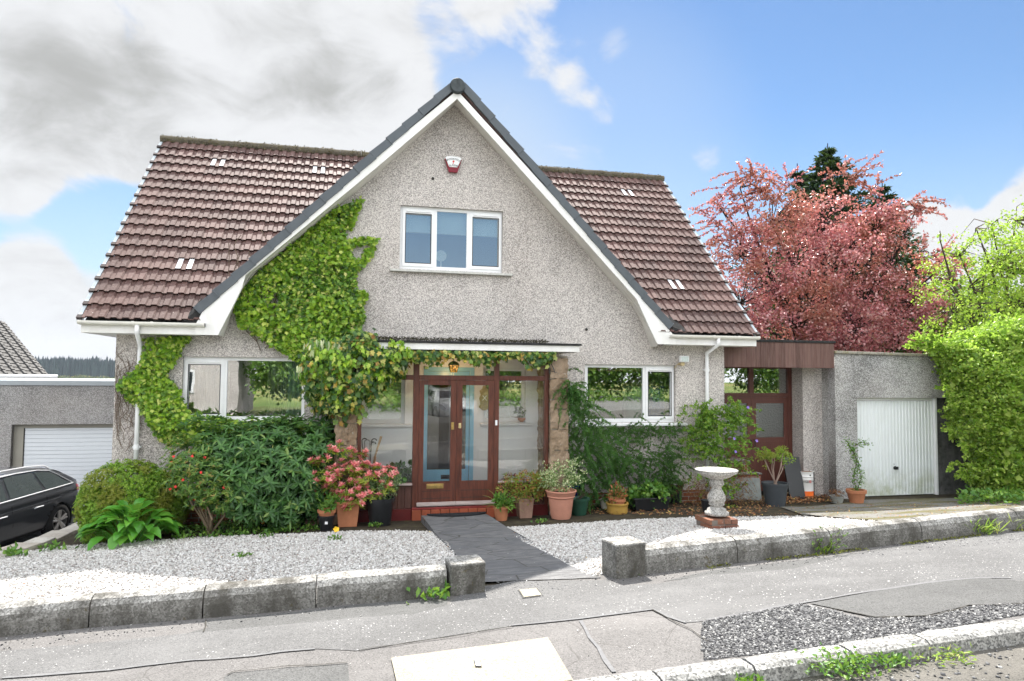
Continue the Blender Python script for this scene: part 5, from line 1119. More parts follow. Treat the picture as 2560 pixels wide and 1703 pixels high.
m = MB(); m.box(UW[0]+.02, UW[1]-.02, .2, .215, UW[3]-.42, UW[3]); m.tube([(UW[0]+.02, .205, UW[3]-.42), (UW[1]-.02, .205, UW[3]-.42)], .014, 8); tag(m.build('roller_blind', plain('blind_fabric', (.62, .72, .72), .8, .2, .04)), 'pale roller blind half lowered across the gable window', 'blind')
mp_ = P(980+872/7.127, 480+1140/7.127, .25); t = thing('round_mirror', 'round white vanity mirror standing behind the gable window', 'mirror', (mp_[0], .25, mp_[2])); m = MB(); m.tube([(mp_[0], .24, mp_[2]), (mp_[0], .26, mp_[2])], .1, 24); m.build('mirror_disc', plain('mirror_disc', (.6, .65, .6), .3), t); m = MB(); m.tube([(mp_[0], .25, mp_[2]-.1), (mp_[0], .25, mp_[2]-.3)], .012, 8); m.build('stand', m_white, t)
m = MB(); m.box(RW[0]+.05, RW[1]-.05, .33, .36, RW[3]-.12, RW[3]-.0); tag(m.build('pelmet', plain('terracotta_blind', (.3, .12, .08), .8)), 'rust coloured pelmet along the top of the lower right window', 'pelmet')
for (xx_, col_, nm, lab) in ((5.35, (.16, .3, .2), 'storage_bin', 'green lidded bin standing inside the right hand casement window'), (5.75, (.03, .08, .3), 'storage_bin', 'blue bin standing inside the right hand casement window')):
    m = MB(); m.lathe([(.2, -.9), (.24, -.25), (.25, -.2), (.0, -.2)], (xx_, .75, 2.3), 16); tag(m.build(nm, plain('bin_'+lab[:4], col_, .5)), lab, 'bin')
m = MB(); m.lathe([(.0, .0), (.25, .0), (.27, .06), (.22, .16), (.1, .22), (0, .24)], (5.5, .7, 2.105), 14); tag(m.build('folded_blanket', plain('straw_blanket', (.24, .2, .13), .9, .1, .4, 20, bump=.6)), 'straw coloured bundle lying on the bins inside the right window', 'bundle')
# ------------------------------------------------------------------ pots and planters
def potprof(r0, r1, h, rim=.02, rh=.04, th=.015):
    return [(0, 0), (r0, 0), (r1, h-rh), (r1+rim, h-rh), (r1+rim+.003, h), (r1-th, h), (r1-th-.01, h-.05), (0, h-.05)]
def pot(cen, prof, mat, nm, label, cat='pot', sq=0, n=28, soil=True, rz=0):
    t = thing(nm, label, cat, cen, rz=0); m = MB(); m.lathe(prof, cen, n if not sq else 4)
    o = m.build('pot', mat, t, smooth=False, bevel=.004 if sq else 0)
    if not sq:
        for p in o.data.polygons: p.use_smooth = True
        o.data.set_sharp_from_angle(angle=R(35)) if hasattr(o.data, 'set_sharp_from_angle') else None
    if soil:
        h = max(z for r_, z in prof); r_ = prof[-2][0]; m = MB(); m.lathe([(r_*.99, h-.045), (0, h-.03)], cen, n if not sq else 4); m.build('compost', m_compost, t)
    return t
def foliage(t, ells, n, L, W, mat, name='foliage', shape=KITE, nclump=None, rad=.06, up=.3, inner=.5):
    nclump = nclump or max(4, n//14); p, nn = clumpy(ells, nclump, 14, rad, inner); D = unit(rnd_unit(len(p))*.8+nn*.7+np.array([0, 0, up])); Nn = unit(rnd_unit(len(p))*.5+nn*.5+np.array([0, 0, .4]))
    return leaves(name, p, D, Nn, RNG.uniform(.7, 1.3, len(p))*L, RNG.uniform(.7, 1.2, len(p))*W, mat, t, shape)
def stems(t, base, tips, r0=.006, mat=None, name='stems', wig=.04):
    m = MB()
    for tp in tips:
        b = np.array(base)+np.array([random.gauss(0, .02), random.gauss(0, .02), 0]); tp = np.array(tp); mid = (b+tp)/2+np.array([random.gauss(0, wig), random.gauss(0, wig), 0]); m.tube([b, mid, tp], [r0, r0*.7, r0*.4], 5, cap=False)
    return m.build(name, mat or m_bark, t)
def gp3(x, y): p = G(x, y); return np.array([p[0], p[1], float(gz(p[0], p[1]))])
def V3(a, *b): return tuple(np.array(a)+np.array(b))
# A shallow clay tray
pot(gp3(780, 1312), [(0, 0), (.1, 0), (.125, .05), (.14, .05), (.142, .075), (.12, .075), (.11, .05), (0, .05)], m_terra_old, 'clay_saucer', 'empty shallow clay pan lying in the weeds left of the stacked pots', 'pot', soil=False)
# B black pot with a clay bowl stacked in it
b = gp3(816, 1324); t = pot(b, potprof(.085, .12, .21, .008, .03), m_black, 'plant_pot', 'small black pot with a white sticker holding a clay bowl', soil=False)
m = MB(); m.box(b[0]-.02, b[0]+.02, b[1]-.118, b[1]-.105, b[2]+.1, b[2]+.135); m.build('sticker', m_white, t)
b2 = V3(b, 0, 0, .16); t = pot(b2, potprof(.085, .118, .13, .014, .04), m_terra, 'plant_pot', 'clay bowl of leafy green shoots set in the stickered black pot'); foliage(t, [(b2[0], b2[1], b2[2]+.2, .13, .12, .1)], 260, .07, .028, m_weed, rad=.05)
# C square terracotta planter with pink pieris
b = gp3(869, 1313); t = pot(b, [(0, 0), (.2, 0), (.25, .33), (.275, .33), (.28, .38), (.255, .38), (.25, .34), (0, .34)], m_terra, 'flowering_shrub', 'pink flowering shrub in a square terracotta planter left of the porch', 'potted shrub', sq=1)
for o in t.children:
    for v in o.data.vertices: x, y = v.co.x, v.co.y; v.co.x, v.co.y = x*.95, y*.95
cl = []
for X, Z, rr in ((-.42, .95, .10), (-.2, 1.1, .09), (.0, 1.12, .1), (.14, 1.0, .1), (-.33, .78, .16), (-.1, .72, .22), (.1, .88, .13), (.25, .72, .2), (.42, .72, .16), (.6, .72, .12), (.3, .5, .2), (.05, .5, .24), (-.25, .52, .18), (-.4, .6, .1), (.5, .55, .14), (.12, .38, .16)): cl.append((b[0]+X-.0, b[1]+random.uniform(-.12, .1), b[2]+Z, rr, rr*.95, rr*.62))
c_, n_ = ell_shell(cl, 330, .6); ax = unit(n_*.6+np.array([0, -.25, .9])); a_, d_, q_ = whorls(c_, ax, 9, 0, 0, .35); leaves('foliage', a_, d_, q_, RNG.uniform(.06, .09, len(a_)), .02, m_pier, t, OVAL)
pk = RNG.random(len(c_)) < .8; pk &= (c_[:, 1] < b[1]+.16); c2 = c_[pk]+ax[pk]*.03; a_, d_, q_ = whorls(c2, ax[pk], 9, 0, 0, .9); leaves('flowers', a_, d_, q_, RNG.uniform(.055, .085, len(a_)), .03, m_pink, t, OVAL)
a_, d_, q_ = whorls(c2+ax[pk]*.01, ax[pk], 6, 0, 0, 1.8); leaves('flowers', a_, d_, q_, RNG.uniform(.04, .06, len(a_)), .018, m_pink, t, OVAL)
stems(t, V3(b, 0, 0, .33), [e[:3] for e in cl], .008)
# D black round pot with grey green shrub
b = gp3(950, 1311); t = pot(b, potprof(.155, .205, .40, .012, .05), m_black, 'potted_shrub', 'round black pot with small leaved grey green shrub beside the left porch panel', 'potted shrub')
foliage(t, [(b[0]+.02, b[1], b[2]+.56, .25, .22, .19), (b[0]+.17, b[1], b[2]+.66, .13, .12, .12), (b[0]-.14, b[1], b[2]+.55, .15, .15, .12)], 1500, .032, .017, m_hebe2, rad=.05)
# E small terracotta with grassy plant
b = gp3(1253, 1300); t = pot(b, potprof(.09, .118, .22, .012, .04), m_terra, 'plant_pot', 'small terracotta pot of trailing grassy leaves at the right of the doorstep')
p = np.tile(np.array([b[0], b[1], b[2]+.22]), (46, 1)); d = rnd_unit(46); d[:, 2] = np.abs(d[:, 2])*.5+.05; leaves('blades', p, d, unit(rnd_unit(46)*.3+np.array([0, 0, 1.])), RNG.uniform(.2, .42, 46), .011, m_grass, t, BLADE)
foliage(t, [(b[0], b[1], b[2]+.3, .14, .12, .09)], 260, .07, .035, m_weed, rad=.05)
# F clay pot, nandina
b = gp3(1311, 1293); t = pot(b, [(0, 0), (.14, 0), (.175, .28), (.185, .28), (.187, .31), (.17, .31), (.16, .28), (0, .28)], m_terra_old, 'potted_shrub', 'weathered square clay pot with red tipped bushy shrub', 'potted shrub', sq=1)
foliage(t, [(b[0]-.02, b[1], b[2]+.52, .34, .25, .19), (b[0]+.22, b[1], b[2]+.5, .2, .2, .17), (b[0]-.28, b[1], b[2]+.44, .14, .16, .13), (b[0]+.0, b[1]-.1, b[2]+.36, .2, .15, .12)], 1700, .06, .018, m_nand, rad=.07, up=0)
# G large terracotta pot, variegated
b = gp3(1402, 1295); t = pot(b, [(0, 0), (.15, 0), (.165, .05), (.2, .32), (.222, .34), (.215, .36), (.225, .37), (.235, .41), (.252, .425), (.25, .44), (.225, .44), (.21, .4), (0, .4)], m_terra2, 'potted_shrub', 'large salmon terracotta pot with cream variegated shrub by the right pier', 'potted shrub')
foliage(t, [(b[0], b[1], b[2]+.6, .3, .25, .2), (b[0]+.24, b[1], b[2]+.72, .15, .14, .13), (b[0]-.2, b[1], b[2]+.6, .16, .16, .15), (b[0]+.1, b[1], b[2]+.8, .14, .12, .12)], 1700, .042, .02, m_vari, rad=.06)
# H green pot and blue pot
b = gp3(1447, 1286); t = pot(b, potprof(.12, .16, .27, .015, .04), plain('dark_green_plastic', (.02, .07, .045), .4), 'plant_pot', 'dark green plastic pot with bare twigs right of the variegated shrub'); stems(t, V3(b, 0, 0, .25), [V3(b, random.uniform(-.15, .15), random.uniform(-.1, .1), random.uniform(.32, .45)) for _ in range(7)], .005)
b = np.array(b)+np.array([-.0, .42, 0]); b[2] = float(gz(b[0], b[1])); pot(b, potprof(.12, .15, .44, .012, .05), plain('blue_glaze', (.012, .035, .2), .25, .6), 'plant_pot', 'glossy dark blue pot standing behind the dark green plastic one')
# I, J
b = gp3(1514, 1272); pot(b, potprof(.07, .1, .16, .006, .02), plain('cream_glaze', (.6, .58, .5), .4), 'plant_pot', 'little cream bowl shaped pot left of the mustard one')
b = gp3(1543, 1282); t = pot(b, [(0, 0), (.165, 0), (.175, .03), (.172, .1), (.18, .14), (.19, .15), (.19, .17), (.16, .17), (.15, .1), (0, .1)], plain('mustard_glaze', (.42, .26, .06), .35, .5), 'plant_pot', 'low mustard glazed bowl holding a clay pot', soil=False)
b2 = V3(b, 0, 0, .11); t = pot(b2, potprof(.10, .13, .13, .012, .04), m_terra, 'plant_pot', 'clay pot of coral red leaves set in the mustard bowl'); foliage(t, [(b2[0], b2[1], b2[2]+.2, .15, .12, .08)], 300, .06, .03, leafmat('coral_leaf', [(0, (.05, .13, .03)), (.35, (.12, .2, .04)), (.5, (.4, .1, .05)), (1, (.6, .2, .12))], .5, .3), rad=.05)
# K trough
b = gp3(1624, 1274); t = thing('planter_trough', 'long black trough planter full of round green leaves', 'planter', b); m = MB(); L_, W_ = .33, .12
m.add([V3(b, sx*(L_-.04), sy*(W_-.02), 0) for sx, sy in ((-1, -1), (1, -1), (1, 1), (-1, 1))]+[V3(b, sx*L_, sy*W_, .2) for sx, sy in ((-1, -1), (1, -1), (1, 1), (-1, 1))], [(0, 3, 2, 1), (0, 1, 5, 4), (1, 2, 6, 5), (2, 3, 7, 6), (3, 0, 4, 7)]); m.box(b[0]-L_-.015, b[0]+L_+.015, b[1]-W_-.015, b[1]+W_+.015, b[2]+.195, b[2]+.215); m.build('trough', m_black, t, bevel=.012)
foliage(t, [(b[0]-.06, b[1], b[2]+.29, .3, .14, .1), (b[0]+.22, b[1], b[2]+.25, .12, .12, .06)], 620, .075, .065, m_weed, shape=OVAL, rad=.07, up=.1)
# L bucket, M small pot
b = gp3(1685, 1256); t = pot(b, potprof(.13, .17, .34, .012, .03), m_black, 'bucket', 'black plastic bucket under the window between trough and climber', 'bucket'); m = MB(); m.tube([V3(b, .18*math.cos(a_), .18*math.sin(a_)*-.6, .34-.16*math.sin(a_)) for a_ in np.linspace(0, math.pi, 9)], .005, 6); m.build('handle', m_metal, t)
b = gp3(1767, 1282); pot(b, potprof(.07, .09, .21, .006, .02), m_black, 'plant_pot', 'small empty black pot half hidden behind the bird bath')
# N dark grey tub with shrub
b = gp3(1938, 1264); pr_ = [(0, 0), (.17, 0)]+[(.17+.05*k/8+(.004 if k % 2 else 0), .40*k/9+.03) for k in range(9)]+[(.235, .37), (.237, .41), (.215, .41), (.2, .37), (0, .37)]
t = pot(b, pr_, plain('slate_grey_tub', (.045, .052, .06), .5), 'potted_shrub', 'ribbed dark grey tub with leggy green shrub in front of the brown doors', 'potted shrub')
tips = [V3(b, x, random.uniform(-.12, .12), z) for x, z in ((-.2, .9), (-.1, .97), (.0, .9), (.1, .95), (.2, .88), (.27, .78), (-.25, .84))]; stems(t, V3(b, 0, 0, .38), tips, .012, plain('pale_twig', (.3, .22, .18), .9))
foliage(t, [(*x, .11, .11, .06) for x in tips], 1100, .045, .02, m_hebe, rad=.04)
# O white and orange drum
b = gp3(2012, 1242); t = thing('drum', 'white metal drum with orange base band beside the brown doors', 'drum', b); rr, hh = .175, .52
dm_ = MM('drum_paint', .4, .5); z_ = dm_.sepz('Z'); cc = dm_.ramp(z_, [(0, (.85, .16, .02)), (.135, (.85, .16, .02)), (.137, (.78, .78, .76)), (1, (.78, .78, .76))]); dm_.col(dm_.mix(dm_.ramp(dm_.noise(6, 6, .7), [(.6, 0.), (.75, .5)]), cc, (.4, .3, .2)))
m = MB(); m.lathe([(0, 0), (rr, 0), (rr+.004, .01), (rr, .02), (rr, hh*.7), (rr+.005, hh*.71), (rr, hh*.72), (rr, hh*.8), (rr+.005, hh*.81), (rr, hh*.82), (rr, hh-.01), (rr+.008, hh), (rr-.006, hh+.002), (rr-.01, hh-.02), (0, hh-.02)], b, 32); o = m.build('drum_body', dm_.m, t, smooth=True)
m = MB(); m.tube([V3(b, .11, -.143, .0), V3(b, .11, -.145, hh)], .008, 6); m.build('strap', m_black, t)
m = MB(); m.lathe([(0, 0), (rr-.01, 0)], V3(b, 0, 0, hh-.012), 24); m.build('rusty_lid', plain('rust', (.22, .1, .04), .9, .1, .4, 12), t)
tm_ = textmesh('lettering', 'man', .075, m_black, t, V3(b, -.07, 0, hh*.63), ext=.0005)
for v in tm_.data.vertices: a_ = (v.co.x-.07)/(rr+.002); v.co.x = (rr+.002)*math.sin(a_)+.07; v.co.z = v.co.z*1.0+(rr+.002)*math.cos(a_)
m = MB(); a0 = -.12; m.tube([V3(b, (rr+.003)*math.sin(.02), -(rr+.003)*math.cos(.02), hh*.59), V3(b, (rr+.003)*math.sin(.02), -(rr+.003)*math.cos(.02), hh*.68)], .004, 6); m.tube([V3(b, (rr+.003)*math.sin(.02+.14*math.cos(q)), -(rr+.003)*math.cos(.02+.14*math.cos(q)), hh*.63+.022*math.sin(q)) for q in np.linspace(0, 6.28, 14)], .0035, 5); m.build('emblem', m_red, t)
m = MB()
for s_ in (-1, 1): m.tube([V3(b, (rr+.002)*math.sin(x), -(rr+.002)*math.cos(x), hh*.63) for x in (np.linspace(-1.2, -.75, 6) if s_ < 0 else np.linspace(.25, .9, 6))], .003, 4)
m.tube([V3(b, .0, -rr-.002, hh*.88), V3(b, .0, -rr-.008, hh*.88)], .014, 10); m.build('red_line', m_dark, t)
# P black board leaning
x0, x1 = XZ(1962, 1180, .5)[0], XZ(2003, 1180, .5)[0]; t = None
m = MB(); zt = XZ(1985, 1143, .55)[1]; m.prism([(x0-.0, .32, -.12), (x1-.03, .32, -.12), (x1, .56, zt), (x0+.0, .56, zt)], (0, .035, 0)); o = m.build('board', m_black, None, bevel=.004); tag(o, 'black rectangular board leaning against the wall behind the drum', 'board')
# Q terracotta with climber by garage, R small pot
b = gp3(2141, 1257); t = pot(b, potprof(.12, .165, .25, .018, .06), m_terra, 'potted_climber', 'terracotta pot with thin green climber against the white garage door', 'potted plant')
pth = [V3(b, 0, 0, .2), V3(b, -.05, 0, .5), V3(b, .02, 0, .8), V3(b, -.05, .02, 1.05), V3(b, .1, 0, 1.15), V3(b, .3, 0, 1.12)]
pth2 = [V3(b, 0, 0, .2), V3(b, .12, 0, .45), V3(b, .06, 0, .75), V3(b, -.08, 0, 1.0), V3(b, -.2, 0, 1.2)]
m = MB(); m.tube(pth, .006, 5); m.tube(pth2, .006, 5); m.build('stems', m_bark, t)
def along(pths, n, jit):
    o = []
    for p in pths:
        p = np.array(p); seg = RNG.integers(0, len(p)-1, n); u = RNG.random((n, 1)); o.append(p[seg]*(1-u)+p[seg+1]*u+RNG.normal(0, jit, (n, 3)))
    return np.vstack(o)
q_ = along([pth, pth2], 330, .035); leaves('foliage', q_, rnd_unit(len(q_)), rnd_unit(len(q_)), .045, .022, m_weed, t)
b = gp3(2092, 1257); t = pot(b, potprof(.1, .125, .13, .006, .02), plain('grey_clay', (.24, .25, .23), .8), 'plant_pot', 'low grey pot of withered stems left of the terracotta climber pot'); foliage(t, [(b[0], b[1], b[2]+.17, .1, .1, .07)], 200, .05, .01, m_deadleaf, rad=.04)
# doormat
t = None; mt = MB(); dc = P(1143, 1283, -1.05); arc = [(dc[0]+.47*math.cos(a_), -1.0-.28*math.sin(a_)) for a_ in np.linspace(0, math.pi, 16)]; zz = float(pathz(1.6, -1.1)); mt.prism([(x, y, float(pathz(x, min(y, -1.02)))+.003) for x, y in arc], (0, 0, .018))
tag(mt.build('doormat', plain('rubber_mat', (.02, .021, .024), .9, .2, .4, 40, bump=.6), None, bevel=.004), 'black half moon rubber doormat in front of the porch step', 'doormat')
# inside the porch: umbrella stand, plant, red flower
us = np.array([XZ(860+155/2.613, 1190, -.5)[0], -.5, .16]); t = thing('umbrella_stand', 'cream umbrella stand full of walking sticks inside the left porch panel', 'umbrella stand', us)
zt = float(P(919, 1173, -.5)[2]); m = MB(); m.lathe([(0, 0), (.1, 0), (.105, zt-us[2]-.03), (.115, zt-us[2]), (.095, zt-us[2]), (.09, zt-us[2]-.05), (0, zt-us[2]-.06)], us, 24); m.build('stand_body', plain('cream_ceramic', (.5, .44, .3), .35), t, smooth=True)
m = MB(); m.lathe([(.107, 0), (.118, .01), (.118, .02), (.107, .03)], V3(us, 0, 0, zt-us[2]-.04), 24); m.build('dark_rim', m_dark, t)
for k, (x, tl, tx) in enumerate(((-.06, .5, -.1), (-.03, .48, -.06), (.02, .5, .05), (.0, .46, .02), (.05, .44, .04))):
    o = MB(); top = V3(us, tx, random.uniform(-.04, .04), zt-us[2]+tl-.05); o.tube([V3(us, x*.5, 0, .05), top], .008, 6)
    o.tube([top]+[V3(top, .04-.04*math.cos(q), 0, .035*math.sin(q)) for q in np.linspace(.4, 3.0, 6)], .009, 6); tag(o.build('walking_stick', m_metal if k % 2 else m_dark), ('dark hooked walking stick in the porch umbrella stand', 'silver handled walking stick in the porch umbrella stand')[k % 2], 'walking stick', 'walking sticks in the umbrella stand')
o = MB(); o.tube([V3(us, .03, 0, .1), V3(us, .11, 0, zt-us[2]+.2)], .022, 8); o.tube([V3(us, .11, 0, zt-us[2]+.2), V3(us, .2, 0, zt-us[2]+.52)], [.016, .02], 8); tag(o.build('umbrella', wood_mat('umbrella_wood', (.3, .18, .08), (.5, .32, .16))), 'wooden handled umbrella leaning out to the right of the cream stand', 'umbrella')
b = np.array([XZ(995, 1190, -.5)[0], -.48, .16]); t = pot(b, potprof(.1, .14, .2), m_terra, 'house_plant', 'bushy dark green pot plant on the porch floor behind the left glass', 'house plant'); foliage(t, [(b[0], b[1], zt-.09, .27, .16, .14), (b[0], b[1], .5, .2, .14, .2)], 900, .075, .06, m_rhodo, rad=.06, shape=OVAL)
b = np.array([XZ(1272, 1200, -.55)[0], -.5, .16]); t = pot(b, potprof(.08, .12, .28), m_terra, 'house_plant', 'dark red flowering pot plant just above the right porch sill', 'house plant'); foliage(t, [(b[0], b[1], float(P(1272, 1203, -.5)[2]), .14, .1, .05)], 420, .04, .025, plain('crimson_petal', (.25, .01, .04), .6), 'flowers', rad=.03)
b = np.array([XZ(860+1160/2.613, 1042, -.06)[0], -.06, 1.475]); t = pot(b, potprof(.03, .045, .07), m_terra, 'house_plant', 'tiny round topped plant on the porch window sill at the right', 'house plant'); foliage(t, [(b[0], b[1], b[2]+.15, .06, .05, .07)], 180, .03, .015, m_rhodo, rad=.02)
# ------------------------------------------------------------------ bird bath
b = gp3(1792, 1318); t = thing('brick_plinth', 'low block of dark red bricks set in the gravel under the bird bath', 'plinth', b)
m = MB(); hb = .065
for lay in range(2):
    z = b[2]-.03+lay*(hb+.012)+.03
    for i in range(2):
        for j in range(4):
            if lay == 0: m.obox(V3(b, -.105+.215*i, -.17+.108*j+.0, z-b[2]+hb/2), (.205, .098, hb), .06, .004)
            else: m.obox(V3(b, -.17+.108*j, -.105+.215*i, z-b[2]+hb/2), (.098, .205, hb), .06, .004)
m.build('bricks', stone_mat('old_brick', [(.2, .07, .045), (.26, .1, .06), (.16, .06, .05), (.1, .05, .04)], 20), t, bevel=.006); m = MB(); m.obox(V3(b, 0, 0, .07), (.40, .40, .14), .06); m.build('mortar', plain('dark_mortar', (.16, .14, .12), .95), t)
zb2 = b[2]+2*hb+.045; tot = float(P(1790, 1174, b[1])[2])-zb2; t = thing('bird_bath', 'weathered concrete bird bath with turned baluster pedestal and round bowl', 'bird bath', (b[0], b[1], zb2)); k = tot
m = MB(); m.lathe([(0, 0), (.165, 0), (.165, .06*k), (.135, .075*k), (.125, .13*k), (.09, .16*k), (.08, .19*k), (.10, .21*k), (.11, .235*k), (.10, .26*k), (.105, .27*k), (.125, .34*k), (.12, .42*k), (.075, .56*k), (.062, .62*k), (.085, .65*k), (.105, .68*k), (.1, .72*k), (.09, .76*k), (.1, .80*k), (0, .80*k)], (b[0], b[1], zb2), 28); o = m.build('pedestal', m_conc_bath, t, smooth=True)
m = MB(); m.lathe([(0, .80*k), (.11, .80*k), (.19, .85*k), (.235, .90*k), (.28, .935*k), (.285, .95*k), (.28, .975*k), (.295, .985*k), (.295, 1.*k), (.265, 1.0*k), (.24, .97*k), (.1, .93*k), (0, .925*k)], (b[0], b[1], zb2), 36); m.build('bowl', m_conc_bath, t, smooth=True)
# ------------------------------------------------------------------ plants against the house
def D1(*p): return [(x*1.0861, y*1.0861) for x, y in p]
def wall_leaves(poly_px, n, Yr, L, mat, t, name='foliage', shape=IVY, hang=.55, out=.75, dens=None):
    """leaves lying on an upright surface within an outline"""
    poly = [XZ(x, y, (Yr[0]+Yr[1])/2) for x, y in poly_px]; p = samp_poly(poly, n)
    ns_ = 40; ph = RNG.uniform(0, 6.28, (ns_, 2)); kx = RNG.normal(0, 3.2, (ns_, 2)); f = np.sin(p[:, 0:1]*kx[:, 0]+p[:, 1:2]*kx[:, 1]+ph[:, 0]).sum(1)/math.sqrt(ns_)
    if dens is not None: p = p[f > dens]; f = f[f > dens]
    m = len(p); y = RNG.uniform(Yr[0], Yr[1], m)+np.clip(f, -1, 1)*(Yr[1]-Yr[0])*.25
    Cn = np.stack([p[:, 0], y, p[:, 1]], 1); D = unit(RNG.normal(size=(m, 3))*np.array([.8, .25, .5])+np.array([0, -.25, -hang])); Nn = unit(RNG.normal(size=(m, 3))*.45+np.array([0, -out, .45]))
    return leaves(name, Cn, D, Nn, RNG.uniform(.6, 1.35, m)*L, RNG.uniform(.7, 1.1, m)*L*.95, mat, t, shape)
ivy = thing('ivy', 'large ivy climbing the front wall from the rhododendron to the gable and porch canopy', 'ivy', (-1.5, -.1, 0))
main = D1((826, 462), (812, 495), (792, 512), (797, 560), (812, 590), (820, 630), (824, 680), (838, 720), (828, 770), (780, 800), (722, 880), (690, 830), (650, 808), (600, 772), (560, 745), (536, 712), (548, 676), (600, 626), (655, 580), (700, 535), (745, 500), (785, 474))
wall_leaves(main, 10500, (-.16, -.02), .06, m_ivy, ivy, dens=-.95); wall_leaves(main, 5200, (-.22, -.1), .062, m_ivy2, ivy, dens=-.1)
wall_leaves(D1((545, 745), (640, 800), (695, 835), (720, 800), (640, 700), (560, 690)), 700, (-.2, -.08), .08, m_ivy2, ivy)
for arm in (((790, 560), (830, 545), (870, 548), (868, 562), (825, 562), (790, 580)), ((800, 610), (830, 590), (850, 565), (866, 560), (856, 590), (830, 618), (800, 650)), ((795, 520), (810, 490), (828, 455), (834, 462), (822, 492), (806, 530)), ((800, 690), (826, 665), (845, 672), (842, 690), (825, 712), (805, 730))):
    wall_leaves(D1(*arm), 210, (-.1, -.02), .068, m_ivy2, ivy, out=.9)
left = D1((330, 776), (440, 776), (424, 792), (408, 822), (394, 842), (384, 862), (396, 880), (412, 900), (420, 925), (436, 955), (470, 980), (470, 1010), (420, 1026), (384, 1022), (356, 1000), (340, 970), (322, 945), (300, 925), (282, 900), (268, 886), (290, 868), (316, 850), (330, 815))
iv2 = thing('ivy', 'bright ivy growing round the white downpipe at the left corner of the house', 'ivy', (-3.2, -.1, 0))
wall_leaves(left, 3600, (-.15, -.02), .062, m_ivy, iv2, dens=-.7); wall_leaves(left, 2400, (-.19, -.1), .064, m_ivy2, iv2, dens=-.2)
wall_leaves(D1((420, 945), (560, 968), (690, 965), (700, 1010), (560, 1050), (450, 1020)), 900, (-.3, -.05), .085, m_ivy2, iv2)
m = MB()
def vine(px, r0, Y=-.012, wob=2.): m.tube([P(x+random.gauss(0, wob), y+random.gauss(0, wob), Y-random.random()*.02) for x, y in px], r0, 4, cap=False)
for _ in range(26):
    x0 = random.uniform(292, 330); y0 = random.uniform(1000, 1130); pts_ = [(x0, y0)]; dx = random.uniform(-6, 14); 
    for k in range(7): pts_.append((max(290, pts_[-1][0]+random.gauss(0, 11)), pts_[-1][1]-random.uniform(12, 34)))
    vine(pts_, random.choice([.002, .003, .0045]))
pass
m.build('stems', plain('ivy_stem', (.17, .13, .1), .9), iv2)
m = MB()
for _ in range(30):
    x0, y0 = random.uniform(640, 760), random.uniform(820, 880); pts_ = [(x0, y0)]
    for k in range(8): pts_.append((pts_[-1][0]+random.gauss(6, 20), pts_[-1][1]-random.uniform(20, 45)))
    pts_ = [q for q in pts_ if q[1] > 560]; 
    if len(pts_) > 2: vine(pts_, .006, -.03)
m.build('stems', plain('ivy_stem_b', (.15, .11, .08), .9), ivy)
# the mass that swells out over the porch corner
cz = lambda x, y, Y, rx, ry, rz: (*P(x*1.0861, y*1.0861, Y), rx, ry, rz)
el = [cz(748, 832, -.45, .3, .38, .3), cz(765, 850, -.7, .45, .4, .42), cz(820, 850, -.85, .42, .32, .38), cz(790, 900, -.8, .3, .28, .34), cz(880, 835, -.95, .3, .22, .2), cz(762, 900, -.45, .22, .33, .38), cz(742, 882, -.3, .2, .26, .38), cz(860, 875, -.9, .22, .2, .22), cz(915, 822, -1.0, .2, .14, .12), cz(740, 915, -.3, .18, .22, .22)]
p, nn = clumpy(el, 560, 13, .1, .75); D = unit(rnd_unit(len(p))*.6+np.array([0, -.35, -.8])); Nn = unit(nn+rnd_unit(len(p))*.5+np.array([0, -.3, .3]))
leaves('foliage', p, D, Nn, RNG.uniform(.06, .11, len(p)), RNG.uniform(.055, .09, len(p)), m_ivy_old, ivy, IVY)
p, nn = clumpy([(e[0], e[1]-.05, e[2]+.1, e[3], e[4], e[5]*.8) for e in el], 170, 12, .09, .85); leaves('foliage', p, unit(rnd_unit(len(p))*.5+np.array([0, -.3, -.8])), unit(nn+rnd_unit(len(p))*.4), RNG.uniform(.07, .12, len(p)), .06, m_ivy2, ivy, IVY)
for (ax_, ay_, n_) in ((790, 915, 50), (815, 900, 50), (845, 890, 40), (835, 930, 20)):
    c0_ = P(ax_*1.0861, ay_*1.0861, -.9); q_ = c0_+RNG.normal(0, 1, (n_, 3))*np.array([.06, .04, .12]); leaves('foliage', q_, unit(rnd_unit(n_)*.4+np.array([0, -.3, -1.])), unit(rnd_unit(n_)*.4+np.array([0, -1., .3])), .09, .08, m_ivy_old, ivy, IVY)
for (ax_, ay_, n_) in ((735, 790, 30), (790, 805, 26), (700, 850, 20), (780, 800, 22), (850, 860, 24), (895, 845, 18), (770, 870, 14)):  # drooping pale tassels
    c0_ = P(ax_*1.0861, ay_*1.0861, -1.0); q_ = c0_+RNG.normal(0, 1, (n_, 3))*np.array([.09, .05, .06]); leaves('tassels', q_, unit(rnd_unit(n_)*.3+np.array([0, -.2, -1.])), unit(rnd_unit(n_)*.4+np.array([0, -1., .2])), RNG.uniform(.1, .17, n_), .032, m_vari, ivy, OVAL)
q_ = np.stack([RNG.uniform(c0-.35, c0+.12, 520), RNG.uniform(-1.12, -.98, 520), zc1-.02+RNG.normal(0, .075, 520)], 1); leaves('foliage', q_, unit(rnd_unit(520)*.6+np.array([0, -.3, -.7])), unit(rnd_unit(520)*.5+np.array([0, -.9, .4])), RNG.uniform(.06, .1, 520), .07, m_ivy_old, ivy, IVY)
n_ = 1500; u = RNG.random(n_)**.9; X_ = c0-.25+u*(X_R1-c0+.3); zz_ = zc0-.01-np.abs(RNG.normal(0, 1, n_))*(.075+.03*np.sin(X_*7)); Cn = np.stack([X_, RNG.uniform(-1.04, -.82, n_), zz_], 1)
